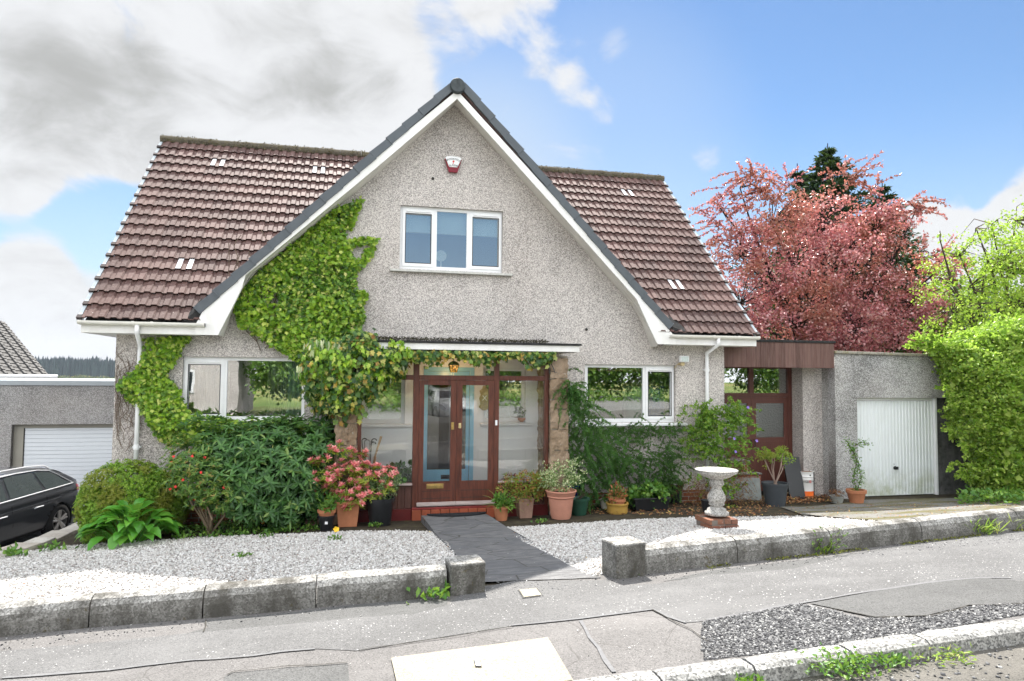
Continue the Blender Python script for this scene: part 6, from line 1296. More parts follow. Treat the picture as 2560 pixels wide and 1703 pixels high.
leaves('foliage', Cn, unit(rnd_unit(n_)*.7+np.array([0, -.3, -.8])), unit(rnd_unit(n_)*.5+np.array([0, -.9, .3])), RNG.uniform(.05, .095, n_), RNG.uniform(.05, .08, n_), m_ivy_old, ivy, IVY)
# rhododendron
rh = thing('rhododendron', 'big glossy rhododendron bush under the lower left window', 'shrub', tuple(gp3(640, 1310)))
RS = .28
el = [cz(600, 1045, -0.72, .62, .5, .42), cz(705, 1045, -0.62, .5, .5, .42), cz(530, 1050, -0.72, .5, .45, .42), cz(640, 1080, -0.87, .75, .55, .45), cz(560, 1120, -0.82, .55, .5, .42), cz(700, 1110, -0.67, .5, .5, .45), cz(660, 1008, -0.57, .3, .3, .28), cz(495, 1048, -0.62, .3, .3, .3), cz(742, 1012, -0.42, .28, .3, .3), cz(645, 1160, -0.92, .5, .35, .3)]
c_, n_ = ell_shell(el, 1350, .62, jit=.07, keep=lambda q: (q[:, 1] < -.12)&(np.sin(q[:, 0]*6.1)*np.sin(q[:, 2]*7.3+1) > -.75)); ax = unit(n_*.8+np.array([0, -.25, .55])); a_, d_, q_ = whorls(c_, ax, 8, 0, 0, .12)
leaves('foliage', a_, d_, q_, RNG.uniform(.09, .16, len(a_)), RNG.uniform(.03, .045, len(a_)), m_rhodo, rh, OVAL)
sh = np.array([P(x*1.0861, y*1.0861, Y) for x, y, Y in [(random.uniform(420, 760), random.uniform(962, 990), random.uniform(-.9, -.4)) for _ in range(46)]]); a_, d_, q_ = whorls(sh, unit(rnd_unit(46)*.3+np.array([0, 0, 1.])), 9, 0, 0, .2); leaves('foliage', a_, d_, q_, .13, .038, m_rhodo, rh, OVAL)
c_, n_ = ell_shell(el, 500, .4, keep=lambda q: q[:, 1] < -.12); a_, d_, q_ = whorls(c_, unit(n_+np.array([0, 0, .6])), 7, 0, 0, .1); leaves('foliage', a_, d_, q_, .13, .04, m_rhodo, rh, OVAL)
tops = ell_shell(el, 60, .95)[0]; tops = tops[tops[:, 2] > 1.0]; leaves('bud', tops, unit(rnd_unit(len(tops))*.2+np.array([0, 0, 1.])), rnd_unit(len(tops)), .07, .02, plain('pale_bud', (.4, .42, .12), .6), rh, OVAL)
bs = gp3(655, 1310); stems(rh, bs, [e[:3] for e in el for _ in (0, 1, 2)], .022, m_bark, wig=.12)
# red azalea
az = thing('azalea', 'small azalea with scattered red flowers between the clipped dome and rhododendron', 'shrub', tuple(gp3(520, 1335)))
el = [cz(430, 1040, -0.85, .28, .3, .2), cz(455, 1075, -1.00, .38, .35, .22), cz(490, 1110, -1.05, .38, .35, .24), cz(430, 1110, -1.05, .25, .3, .18), cz(520, 1140, -1.10, .25, .3, .18), cz(400, 1075, -0.90, .16, .2, .12), cz(470, 1150, -1.10, .22, .2, .12)]
c_, n_ = ell_shell(el, 620, .6); ax = unit(n_*.5+np.array([0, -.3, .8])); a_, d_, q_ = whorls(c_, ax, 7, 0, 0, .2); leaves('foliage', a_, d_, q_, RNG.uniform(.05, .085, len(a_)), .023, m_aza, az, OVAL)
fl_ = ell_shell([e for e in el[:5]], 22, .97)[0]; fl_ = fl_[fl_[:, 1] < -1.0][:14]; a_, d_, q_ = whorls(fl_, np.tile([0, -.8, .5], (len(fl_), 1)), 5, 0, 0, .3); leaves('flowers', a_, d_, q_, .024, .02, m_red, az, OVAL)
bs = gp3(528, 1335); stems(az, bs, [e[:3] for e in el]+[e[:3] for e in el[:4]], .02, plain('pale_bark', (.2, .15, .1), .9), wig=.08)
# clipped dome shrub
dome = thing('dome_shrub', 'rounded clipped dome shrub at the left corner of the house', 'shrub', tuple(gp3(300, 1330)))
el = [(*P(318, 1235, -.45), .62, .45, .48), (*P(345, 1270, -.42), .7, .42, .48), (*P(262, 1268, -.5), .37, .38, .33), (*P(245, 1325, -.75), .2, .26, .2), (*P(400, 1235, -.4), .35, .35, .34)]
c_, n_ = ell_shell(el, 5600, .93, jit=.02); ax = unit(n_+rnd_unit(len(c_))*.4+np.array([0, 0, .3])); a_, d_, q_ = whorls(c_, ax, 6, 0, 0, .5); leaves('foliage', a_, d_, q_, RNG.uniform(.03, .045, len(a_)), .014, m_hebe, dome)
c_, n_ = ell_shell([(e[0], e[1], e[2], e[3]*.86, e[4]*.86, e[5]*.86) for e in el], 2600, .75); leaves('inner_foliage', c_, rnd_unit(len(c_)), unit(n_+rnd_unit(len(c_))*.5), .07, .05, m_hebe, dome)
stems(dome, gp3(300, 1335), [e[:3] for e in el]*3, .018)
# hosta
hb_ = gp3(330, 1358); hs_ = thing('hosta', 'lush broad leaved hosta clump at the edge of the left gravel', 'plant', hb_); nH = 95
ang = RNG.uniform(0, 6.28, nH); rad = RNG.uniform(0, 1, nH)**.6; dr = np.stack([np.cos(ang), np.sin(ang), 0*ang], 1); Cn = hb_+dr*np.stack([rad*.5, rad*.28, rad*0], 1)+np.stack([0*rad, 0*rad, .16+.30*(1-rad)+RNG.uniform(-.04, .08, nH)], 1)
D = unit(dr+np.stack([0*rad, 0*rad, .55-.75*rad+RNG.normal(0, .15, nH)], 1)+rnd_unit(nH)*.2); Nn = unit(np.array([0, 0, 1.])-dr*.1+rnd_unit(nH)*.2)
leaves('foliage', Cn, D, Nn, RNG.uniform(.2, .31, nH), RNG.uniform(.13, .19, nH), m_hosta, hs_, HOSTA)
m = MB()
for c1_ in Cn[:70]: m.tube([hb_+(c1_-hb_)*np.array([.25, .25, 0]), c1_], .006, 4, cap=False)
m.build('stems', m_hosta, hs_)
# juniper beside the right pier: weeping sprays
jn = thing('juniper', 'dark green weeping conifer spreading from the right pier', 'shrub', tuple(gp3(1470, 1265)))
def sprays(origin_list, n, L, droop, mat, t, needle=.03, wid=.008, per=34, name='foliage', stemr=.004, out=(0, -.3, 0), stemmat=None):
    Cs, Ds, Ns = [], [], []; m = MB()
    for o in origin_list:
        for _ in range(n):
            p = np.array(o[:3])+RNG.normal(0, 1, 3)*np.array(o[3:6]); d = unit(RNG.normal(size=3)*np.array([.9, .5, .5])+np.array(out)+np.array(o[6:9]) if len(o) > 6 else RNG.normal(size=3)+np.array(out)); l_ = L*random.uniform(.6, 1.3); pts_ = [p]
            for k in range(5): d = unit(d+np.array([0, 0, -droop/5])); pts_.append(pts_[-1]+d*l_/5)
            pts_ = np.array(pts_); m.tube(pts_, [stemr*(1-.15*k) for k in range(6)], 3, cap=False)
            u = RNG.random(per)*4.999; s_ = u.astype(int); c = pts_[s_]+(pts_[s_+1]-pts_[s_])*(u-s_)[:, None]; dd = unit(pts_[s_+1]-pts_[s_]); r_ = rnd_unit(per)
            Cs.append(c); Ds.append(unit(dd*.8+r_*.9)); Ns.append(rnd_unit(per))
    m.build('stems', stemmat or m_bark, t); Cs, Ds, Ns = map(np.vstack, (Cs, Ds, Ns)); leaves(name, Cs, Ds, Ns, RNG.uniform(.7, 1.3, len(Cs))*needle, wid, mat, t)
O = lambda x, y, Y, *r: (*P(x*1.0861, y*1.0861, Y), *r)
sprays([O(1310, 900, -.75, .07, .1, .1, -.1, -.2, .5), O(1330, 930, -.7, .12, .14, .12, -.2, -.2, .3), O(1340, 975, -.6, .14, .16, .15, 0, -.2, .2), O(1330, 1040, -.55, .16, .16, .2, 0, -.2, 0), O(1365, 1010, -.5, .16, .16, .16, .3, -.3, .1), O(1400, 1040, -.45, .2, .16, .2, .2, -.2, 0), O(1340, 1110, -.5, .14, .14, .2, 0, -.2, 0)], 46, .34, 1.5, m_jun, jn, .042, .011, 95, stemr=.002)
co = thing('cotoneaster', 'dense dark wall shrub spreading below the lower right window', 'shrub', tuple(gp3(1580, 1265)))
sprays([O(1420, 1060, -.25, .2, .1, .25, .2, -.3, .0), O(1470, 1050, -.25, .2, .1, .25, .2, -.3, .2), O(1500, 1090, -.3, .22, .12, .25, .1, -.3, 0), O(1440, 1120, -.35, .22, .14, .2, 0, -.3, 0), O(1540, 1060, -.2, .14, .07, .22, .2, -.3, .2), O(1400, 1150, -.4, .2, .14, .15, 0, -.2, 0), O(1490, 1150, -.35, .18, .12, .12, 0, -.2, 0), O(1530, 1115, -.22, .14, .08, .15, 0, -.2, 0)], 58, .27, .9, m_jun2, co, .03, .018, 60, stemr=.002)
sprays([O(x, 990+random.uniform(-4, 8), -.12, .05, .02, .02, random.uniform(-.6, .6), -.2, -.1) for x in range(1385, 1570, 14)], 8, .17, .1, m_jun2, co, .034, .02, 30, stemr=.002)
# scrambling climber by the right corner
cb = thing('climber', 'tangled climber with pale leaves and dead stems by the right corner downpipe', 'climber', tuple(gp3(1800, 1280)))
sprays([O(1600, 1010, -.25, .1, .06, .25, 0, -.2, .4), O(1640, 1000, -.3, .16, .12, .3, 0, -.2, .4), O(1690, 1030, -.35, .16, .14, .3, .1, -.2, .2), O(1650, 1080, -.4, .2, .16, .28, 0, -.3, 0), O(1620, 960, -.2, .06, .05, .12, 0, -.2, .6), O(1690, 960, -.3, .1, .08, .14, 0, -.2, .5)], 46, .3, .8, m_clem, cb, .055, .036, 24, stemr=.0025, stemmat=plain('wiry_stem', (.25, .2, .1), .9))
sprays([O(1600, 1130, -.4, .14, .12, .14, 0, -.2, 0), O(1650, 1130, -.45, .2, .14, .16, 0, -.2, 0), O(1700, 1130, -.45, .16, .14, .16, 0, -.2, 0), O(1690, 1080, -.4, .12, .12, .2, 0, -.2, 0)], 90, .26, .8, m_deadleaf, cb, .03, .006, 14, 'dead_growth', .002, stemmat=m_deadtwig)
q_ = np.array([P(x*1.0861, y*1.0861, -.62) for x, y in ((1722, 938), (1690, 1010), (1742, 1015), (1693, 1040))]); a_, d_, n2_ = whorls(q_, np.tile([0, -1., .2], (4, 1)), 5, 0, 0, .2); leaves('flowers', a_, d_, n2_, .03, .028, m_violet, cb, OVAL)
# ------------------------------------------------------------------ ground cover, weeds and litter
def tuft(px, name, label, n, L, W, mat, shape=KITE, up=.8, spread=.1, cat='weed', group=None, base=None):
    b = gp3(*px) if base is None else np.array(base); p = b+RNG.normal(0, 1, (n, 3))*np.array([spread, spread*.6, .0])+np.stack([0*np.arange(n), 0*np.arange(n), RNG.uniform(0, spread*.8, n)], 1)
    D = unit(rnd_unit(n)*np.array([1, 1, .5])+np.array([0, 0, up])); o = leaves(name, p, D, unit(rnd_unit(n)*.5+np.array([0, 0, .6])), RNG.uniform(.6, 1.3, n)*L, W, mat, None, shape); tag(o, label, cat, group); return o
tuft((1086, 1500), 'weed', 'bright green weed growing at the foot of the left gatepost', 46, .08, .04, m_weed)
tuft((1589, 1440), 'weed', 'tiny leafy weed at the foot of the right gatepost', 16, .05, .03, m_weed, spread=.04)
tuft((2052, 1383), 'weed', 'tall sprig of weed leaning on the curved wall below a joint', 120, .07, .02, m_grass, up=1.4, spread=.07); sprays([(*(gp3(2052, 1383)+np.array([0, -.03, .05])), .05, .02, .03, 0, 0, .9)], 14, .22, .0, m_weed, bpy.data.objects['weed.002'], .03, .012, 16)
tuft((2450, 1336), 'grass_tuft', 'larger tuft of pale grass at the far right foot of the curved wall', 150, .16, .012, m_grass, BLADE, 1., .12, 'grass tuft'); tuft((2520, 1326), 'grass_tuft', 'second pale grass tuft at the right edge of the curved wall', 70, .2, .01, m_grass, BLADE, 1., .1, 'grass tuft')
tuft((2020, 1678), 'weed', 'sprawling patch of low weeds growing from the kerb face in the road', 380, .035, .02, m_weed, spread=.12, up=.5, base=(3.0, -8.0, .47)); tuft((2130, 1660), 'weed', 'small cluster of weeds in the kerb joint right of the sprawling patch', 90, .04, .022, m_weed, spread=.06, base=(3.35, -7.99, .48))
tuft((2215, 1640), 'weed', 'dry grassy weed at the kerb foot between the kerb joints', 90, .045, .012, m_grass, spread=.09, up=.3, base=(3.72, -8.05, .49)); tuft((1980, 1690), 'weed', 'low weed at the bottom edge of the kerb near the rough chippings', 60, .05, .02, m_weed, spread=.06, base=(2.35, -8.02, .44))
for px_i, lab in (((608, 1395), 'yellowing seedling in the middle of the left gravel'), ((838, 1352), 'lone green seedling at the top edge of the left gravel below the planter'), ((662, 1345), 'leafy seedling where the flower bed meets the left gravel'), ((327, 1355), 'green seedling below the hosta at the gravel edge'), ((1348, 1308), 'small green weed beside the large salmon pot'), ((935, 1318), 'yellow green seedling left of the path near the step')):
    tuft(px_i, 'weed', lab, 26, .055, .03, m_weed, spread=.05)
tuft((135, 1382), 'weed', 'yellow green weed on the pale edging above the sunken drive', 40, .08, .04, m_weed, base=tuple(gp3(135, 1378))); tuft((40, 1392), 'weed', 'broad leaved weed at the far left end of the pale edging', 40, .1, .05, m_weed, base=tuple(gp3(40, 1392)))
bed = GP([(430, 1352), (560, 1345), (700, 1335), (800, 1328), (790, 1300), (640, 1295), (520, 1305), (430, 1325)]); p = samp_poly(bed, 1500); zc_ = gz(p[:, 0], p[:, 1]); hgt = .03+.09*np.abs(np.sin(p[:, 0]*5.1)*np.cos(p[:, 1]*4.)); Cn = np.stack([p[:, 0], p[:, 1], zc_+RNG.uniform(0, 1, 1500)*hgt], 1)
tag(leaves('ground_cover', Cn, unit(rnd_unit(1500)+np.array([0, 0, .5])), unit(rnd_unit(1500)*.5+np.array([0, 0, 1.])), RNG.uniform(.03, .075, 1500), RNG.uniform(.02, .04, 1500), m_weed, None, OVAL), 'low leafy ground cover in the flower bed under the rhododendron', 'ground cover', kind='stuff')
for px_i, mt_, lab in (((585, 1296), m_yellow, 'small yellow poppy left of the rhododendron stem'), ((653, 1304), plain('orange_petal', (.75, .3, .03), .5), 'orange yellow poppy standing in front of the rhododendron'), ((836, 1324), m_yellow, 'yellow poppy by the stickered black pot')):
    b = gp3(px_i[0], px_i[1]+22); t = thing('poppy', lab, 'flower', b); z = float(P(px_i[0], px_i[1], b[1])[2])-b[2]; m = MB(); m.tube([b, V3(b, .02, 0, z)], .003, 4); m.build('stem', m_weed, t); a_, d_, q_ = whorls(np.array([V3(b, .02, 0, z)]), np.array([[0, -.9, .4]]), 5, 0, 0, .5); leaves('petals', a_, d_, q_, .045, .05, mt_, t, OVAL)
fern = gp3(720, 1322); p = np.tile(fern, (30, 1)); d = rnd_unit(30); d[:, 2] = np.abs(d[:, 2])+.4; tag(leaves('grass_clump', p, unit(d), rnd_unit(30), RNG.uniform(.2, .38, 30), .018, m_weed, None, BLADE), 'arching strap leaved clump between rhododendron and clay pan', 'plant')
hw = samp_poly(GP([(2390, 1262), (2560, 1262), (2560, 1238), (2420, 1240)]), 700); Cn = np.stack([hw[:, 0], hw[:, 1], gz(hw[:, 0], hw[:, 1])+RNG.uniform(0, .22, 700)], 1); tag(leaves('ground_cover', Cn, unit(rnd_unit(700)+np.array([0, 0, .3])), unit(rnd_unit(700)*.5+np.array([0, 0, 1.])), .09, .06, m_weed, None, OVAL), 'lush low weeds at the foot of the bright hedge', 'ground cover', kind='stuff')
def litter(poly, n, L, mat, label, dz=.012): 
    p = samp_poly(poly, n); tag(leaves('litter', np.stack([p[:, 0], p[:, 1], gz(p[:, 0], p[:, 1])+dz], 1), unit(rnd_unit(n)*np.array([1, 1, .15])), unit(rnd_unit(n)*.35+np.array([0, 0, 1.])), RNG.uniform(.6, 1.3, n)*L, L*.6, mat), label, 'litter', kind='stuff')
litter(GP([(1440, 1285), (1900, 1292), (1960, 1250), (2060, 1250), (2080, 1232), (1960, 1232), (1800, 1250), (1480, 1262)]), 1500, .05, m_deadleaf, 'brown dead leaves drifted along the wall foot right of the porch')
litter(GP([(1960, 1262), (2100, 1256), (2100, 1232), (1960, 1238)]), 700, .06, m_deadleaf, 'brown dead leaves heaped round the white drum', .03)
litter(GP([(1860, 1300), (2560, 1290), (2560, 1250), (1950, 1262)]), 500, .035, m_deadleaf, 'scattered leaves on the mossy drive by the right garage')
litter([(-3, -5.4), (12, -4.9), (12, -7.7), (-3, -7.7)], 60, .022, m_petal, 'small pale blossom petals scattered on the pavement')
litter(gl, 70, .035, m_deadleaf, 'a few dry leaves lying on the left gravel', .03); litter(grp, 60, .03, m_deadleaf, 'a few dry leaves lying on the right gravel', .03)
mo = []
for x_ in np.arange(3.3, 12, .05):
    Yb = float(np.interp(x_, [2.82, 3.78, 5.11, 6.47, 8.09, 10, 13], [-5.42, -5.32, -5.2, -5.04, -4.87, -4.6, -4.2])); k_ = 5 if math.sin(x_*3)+math.sin(x_*7.3) > -.3 else 0
    for _ in range(k_*3): y_ = Yb-abs(random.gauss(0, .045)); mo.append((x_+random.uniform(-.03, .03), y_, float(gz(x_, y_))+.01))
mo = np.array(mo); tag(leaves('wall_moss', mo, rnd_unit(len(mo)), unit(rnd_unit(len(mo))*.6+np.array([0, 0, 1.])), .022, .018, leafmat('bright_moss', [(0, (.05, .05, .01)), (.6, (.13, .14, .02)), (1, (.25, .27, .05))], .9, 0)), 'moss and tiny weeds along the foot of the curved wall', 'moss', kind='stuff')
# ------------------------------------------------------------------ trees
def branch_tree(name, label, base, trunk_h, limbs, crown, nclump, per, rad, L, W, leaf, bark, tr=.16, shape=KITE, inner=.35, flat=1., keep=None, group=None, lean=(0, 0), twig=0, droop=.0):
    t = thing(name, label, 'tree', base, group); b = np.array(base, float); m = MB(); top = b+np.array([lean[0], lean[1], trunk_h]); m.tube([b, (b+top)/2+np.array([.08, 0, 0]), top], [tr*1.3, tr, tr*.75], 9)
    c, n = ell_shell(crown, nclump, inner, .12, keep); 
    mains = []
    for lx, ly, lz in limbs:
        e = b+np.array([lx, ly, lz]); s_ = b+(top-b)*random.uniform(.55, 1.); mid = (s_+e)/2+np.array([random.gauss(0, .25), random.gauss(0, .2), random.uniform(0, .4)]); q = (mid+e)/2+RNG.normal(0, .12, 3)
        m.tube([s_, mid, q, e], [tr*.5, tr*.34, tr*.22, tr*.1], 6, cap=False); mains += [mid, q, e, (s_+mid)/2]
    mains = np.array(mains)
    k_ = RNG.choice(len(c), min(len(c), max(60, nclump//2) if not twig else twig), replace=False)
    for i in k_:
        dd = np.linalg.norm(mains-c[i], axis=1)+np.maximum(0, mains[:, 2]-c[i][2])*.7; s_ = mains[np.argmin(dd)]; mid = (s_+c[i])/2+RNG.normal(0, .1, 3)+np.array([0, 0, .1]); m.tube([s_, mid, c[i]], [tr*.11, tr*.07, tr*.03], 4, cap=False)
    m.build('trunk', bark, t)
    sc_ = RNG.uniform(.5, 1.4, len(c)); N_ = len(c)*per; q = rnd_unit(N_)*(RNG.uniform(0, 1, (N_, 1))**.5)*rad*np.repeat(sc_, per)[:, None]*np.array([1, 1, flat]); p = np.repeat(c, per, 0)+q-np.array([0, 0, 1.])*droop*(np.linalg.norm(q[:, :2], axis=1, keepdims=True))
    nn = unit(unit(q)+np.repeat(n, per, 0)*.5+rnd_unit(N_)*.6); D = unit(rnd_unit(N_)+unit(q)*.6+np.array([0, 0, -.2])); leaves('crown', p, D, nn, RNG.uniform(.7, 1.3, N_)*L, W, leaf, t, shape); return t
def TP(x, y, d, *r): return (*AT(x, y, d), *r)
# copper beech
bb = AT(2080, 960, 25.); bb = (bb[0], bb[1], -.6)
crown = [TP(1930, 560, 24.5, 1.5, 1.6, 1.2), TP(1850, 640, 24, 1.2, 1.5, 1.1), TP(1850, 760, 23.5, 1.3, 1.5, 1.2), TP(2060, 560, 25, 1.6, 1.8, 1.25), TP(2150, 620, 25, 1.9, 2, 1.6), TP(2190, 580, 25, 1.0, 1.4, .9), TP(2010, 700, 24.5, 2., 2, 1.6), TP(2160, 760, 24.5, 2., 2, 1.5), TP(2280, 760, 24.5, 1.3, 1.6, 1.2), TP(1980, 820, 23.5, 1.9, 1.8, 1.0), TP(2120, 830, 23.5, 1.9, 1.8, 1.0), TP(2290, 840, 24, 1.2, 1.4, .8), TP(1840, 860, 23.5, 1., 1.2, .8), TP(2340, 660, 24.5, .75, .7, .4), TP(1900, 465, 24.5, .5, .5, .35)]
limbs = [tuple(np.array(c[:3])-np.array(bb)) for c in crown[:13]]+[tuple(np.array(AT(x, y, 24.5))-np.array(bb)) for x, y in ((2290, 525), (1800, 520), (1850, 470), (2360, 660))]
bt = branch_tree('copper_beech', 'large red leaved copper beech rising behind the brown entrance and garage', bb, 3.2, limbs, crown, 1500, 28, .40, .105, .078, m_beech, m_bark_d, .2, inner=.25, flat=.6, droop=.3, keep=lambda q: np.sin(q[:, 0]*2.3+.5)*np.sin(q[:, 2]*2.9)+.6*np.sin(q[:, 1]*2.1+q[:, 0]) > -.42)
sp_o = []
for x, y, dx, dz in ((1865, 435, -.9, -.2), (1830, 475, -1., -.2), (1800, 515, -1., -.2), (1900, 440, -.8, -.1), (1920, 480, -.8, .0), (1870, 520, -.9, .1), (1960, 470, -.3, .5), (2110, 440, .3, .9), (2130, 450, .5, .8), (2260, 515, 1., -.05), (2290, 515, 1., .05), (2220, 530, .8, .2), (2330, 640, 1., .1), (2380, 650, 1., -.1), (2350, 690, 1., -.1), (2300, 700, .8, 0), (2170, 480, .4, .6), (1800, 560, -1., -.1), (1810, 600, -.9, 0)):
    sp_o.append((*AT(x, y, 24.5), .2, .25, .16, dx, 0, dz))
sprays(sp_o, 9, .95, .5, m_beech, bt, .095, .07, 42, 'crown', .012, (0, 0, 0), m_bark_d)
# spruce behind
def conifer(name, label, base, H, rb, mat, d=0, seed=1, nlev=26, cat='tree', group=None):
    t = thing(name, label, cat, base, group); rs = np.random.default_rng(seed); b = np.array(base); m = MB(); m.tube([b, b+np.array([0, 0, H])], [.18, .02], 7); Cs, Ds, Ns = [], [], []
    for k in range(nlev):
        f = k/nlev; z = H*(.12+.87*f); r_ = rb*(1-f)**1.*rs.uniform(.8, 1.15)+.12; nb = int(9+6*(1-f))
        for j in range(nb):
            a_ = rs.uniform(0, 6.28); rr = r_*rs.uniform(.65, 1.12); e = b+np.array([math.cos(a_)*rr, math.sin(a_)*rr, z-rr*rs.uniform(.0, .32)+.25*rr]); s_ = b+np.array([0, 0, z]); mid = (s_+e)/2-np.array([0, 0, .12*rr]); m.tube([s_, mid, e], [.025, .018, .008], 4, cap=False)
            n_ = int(75*rr/1.5)+14; u = rs.random(n_)**.7; c = s_*(1-u)[:, None]+e*u[:, None]; c[:, 2] -= .12*rr*4*u*(1-u)*.5; side = rs.normal(size=(n_, 3))*np.array([1, 1, .35]); c += side*.13*rr*(.35+.65*(1-u))[:, None]; Cs.append(c); Ds.append(unit(unit(side)+(e-s_)/(np.linalg.norm(e-s_)+.01)*.8+np.array([0, 0, -.1]))); Ns.append(unit(rs.normal(size=(n_, 3))*.4+np.array([0, 0, 1.])))
    m.build('trunk', m_bark_d, t); Cs, Ds, Ns = map(np.vstack, (Cs, Ds, Ns)); leaves('crown', Cs, Ds, Ns, RNG.uniform(.16, .3, len(Cs)), .1, mat, t); return t
sb_ = AT(2078, 960, 31.); top = AT(2078, 348, 31.); conifer('spruce', 'tall dark spruce standing right behind the copper beech', (sb_[0], sb_[1], -1.), top[2]+1., 7.2, m_spruce, seed=4, nlev=46)
sb_ = AT(2215, 960, 33.); top = AT(2185, 440, 33.); conifer('spruce', 'shorter dark spruce whose tip shows right of the copper beech top', (sb_[0], sb_[1], -1.), top[2]+1., 6.0, m_spruce, seed=7)
sb_ = AT(2290, 960, 34.); top = AT(2290, 615, 34.); conifer('spruce', 'low dark spruce glimpsed between the copper beech and the lime green tree', (sb_[0], sb_[1], -1.), top[2]+1., 1.8, m_spruce, seed=9)
sb_ = AT(2000, 960, 32.); top = AT(1995, 400, 32.); conifer('spruce', 'slim dark spruce at the left shoulder of the tallest spruce', (sb_[0], sb_[1], -1.), top[2]+1., 3.0, m_spruce, seed=12)
# spring green tree at the right
gb = AT(2540, 960, 19.); gb = (gb[0], gb[1], -.4)
crown = [TP(2470, 620, 18.5, 1.3, 1.4, .8), TP(2400, 700, 18.5, 1.0, 1.3, .9), TP(2540, 600, 19, 1.3, 1.4, .9), TP(2500, 720, 18.5, 1.5, 1.5, 1.), TP(2600, 700, 19, 1.5, 1.5, 1.3), TP(2420, 800, 18, 1., 1.2, .7), TP(2540, 790, 18.5, 1.4, 1.3, .8), TP(2700, 620, 19, 1.6, 1.5, 1.4)]
branch_tree('spring_tree', 'airy lime green spring tree above the hedge at the right edge', gb, 2.0, [tuple(np.array(AT(x, y, 18.6))-np.array(gb)) for x, y in ((2400, 640), (2350, 600), (2440, 570), (2480, 560), (2540, 550), (2360, 700), (2380, 780), (2460, 690), (2420, 720))], crown, 620, 24, .22, .075, .055, m_lime, m_bark, .15, inner=.2, flat=.8, keep=lambda q: np.sin(q[:, 0]*4.3+1)*np.sin(q[:, 2]*4.7)+np.sin(q[:, 1]*3.1) > -.7)
for x, y, d, r, nm in ((2330, 850, 27, 2.2, 'rounded green bush filling the gap under the copper beech by the hedge'), (2150, 880, 30, 2.4, 'dim green bush seen through the copper beech above the garage'), (2440, 780, 25, 2.2, 'pale green tree behind the airy spring tree'), (1900, 880, 30, 2.4, 'dim green bush seen through the copper beech behind the house')):
    c_ = AT(x, y, d); branch_tree('background_tree', nm, (c_[0], c_[1], -.8), max(1., c_[2]-.2), [(0, 0, c_[2]+.5), (.8, 0, c_[2]+.2), (-.8, 0, c_[2])], [(c_[0], c_[1], c_[2]-.3, r, r, r*.75), (c_[0]+r*.5, c_[1], c_[2]-.9, r, r, r*.7)], 330, 22, .42, .17, .12, m_bgtree if x > 2300 or x < 2000 else m_lime, m_bark, .14)
# hedge at the right
hd = thing('hedge', 'tall bright green beech hedge at the right edge beside the garage', 'hedge', tuple(gp3(2520, 1262)))
hx = lambda x, y, Y, *r: (*P(x+(16 if x < 2500 else 8), y, Y), *r)
el = [hx(2500, 1010, -.5, 1.0, .8, .95), hx(2420, 930, -.4, .55, .6, .45), hx(2560, 900, -.3, 1.2, .9, .85), hx(2470, 880, -.2, .8, .7, .5), hx(2530, 1130, -.6, .75, .7, .75), hx(2640, 1050, -.6, 1.2, .9, 1.5), hx(2345, 868, -.1, .3, .3, .16), hx(2480, 1180, -.6, .42, .5, .42), hx(2720, 880, -.3, 1.5, .9, 1.0), hx(2440, 1060, -.5, .5, .55, .4), hx(2560, 1170, -.65, .6, .6, .5), hx(2385, 885, -.2, .4, .45, .22)]
p, nn = clumpy(el, 5200, 17, .13, .84, keep=lambda q: q[:, 1] < .6); D = unit(rnd_unit(len(p))*.7+nn*.5+np.array([0, -.2, -.15])); Nn = unit(nn*.6+rnd_unit(len(p))*.6+np.array([0, -.1, .6]))
leaves('foliage', p, D, Nn, RNG.uniform(.04, .09, len(p)), RNG.uniform(.03, .065, len(p)), m_hedge, hd, OVAL)
p, nn = ell_shell(el, 9000, .6, keep=lambda q: q[:, 1] < .8); leaves('inner_foliage', p, rnd_unit(len(p)), unit(nn+rnd_unit(len(p))*.6), .15, .12, m_hedge, hd)
sprays([(*P(2300, 862, -.1), .1, .1, .05, -.6, 0, .4), (*P(2330, 850, -.1), .12, .1, .05, -.2, 0, .7), (*P(2560, 800, -.3), .3, .2, .05, 0, 0, .8), (*P(2450, 845, -.2), .25, .2, .04, 0, 0, .8), (*P(2390, 1000, -.5), .12, .1, .2, -.8, -.1, 0), (*P(2400, 1120, -.6), .1, .1, .2, -.8, -.1, 0), (*P(2420, 1180, -.6), .1, .1, .1, -.7, 0, -.3)], 16, .22, .2, m_hedge, hd, .07, .055, 20, 'foliage', .004)
m = MB(); hb = gp3(2540, 1262)
for k in range(16): x_ = 12.9+k*.14; m.tube([(x_, random.uniform(.0, .2), -.15), (x_+random.uniform(-.3, .3), random.uniform(0, .2), 2.0)], [.03, .012], 6)
m.build('trunk', m_bark_d, hd)
# ------------------------------------------------------------------ far hills
hm = MM('hill_grass', .95, .05); hm = hm.col(hm.ramp(hm.noise(.03, 6, .6), [(.35, (.05, .075, .05)), (.55, (.08, .11, .06)), (.7, (.2, .19, .08))])).m
hc = AT(190, 945, 620.); vs = []; nu, nv = 60, 12
hx_, hy_ = RT, np.array([FW[0], FW[1], 0]); base_ = np.array([hc[0], hc[1], 0])
def hillz(u, v): return -3.8+(sm((v+20)/110))*(8*math.exp(-((u+40)/90)**2)+2.)
for j in range(nv+1):
    for i in range(nu+1):
        u, v = -420+840*i/nu, -20+200*j/nv; p = base_+hx_*u+hy_*v; vs.append((p[0], p[1], float(hillz(u, v))))
tag(mesh_np('hill', vs, [(j*(nu+1)+i, j*(nu+1)+i+1, (j+1)*(nu+1)+i+1, (j+1)*(nu+1)+i) for j in range(nv) for i in range(nu)], hm, smooth=True), kind='structure')
fm = leafmat('far_conifer', [(0, (.010, .022, .024)), (.6, (.016, .034, .036)), (1, (.028, .05, .046))], .9, 0)
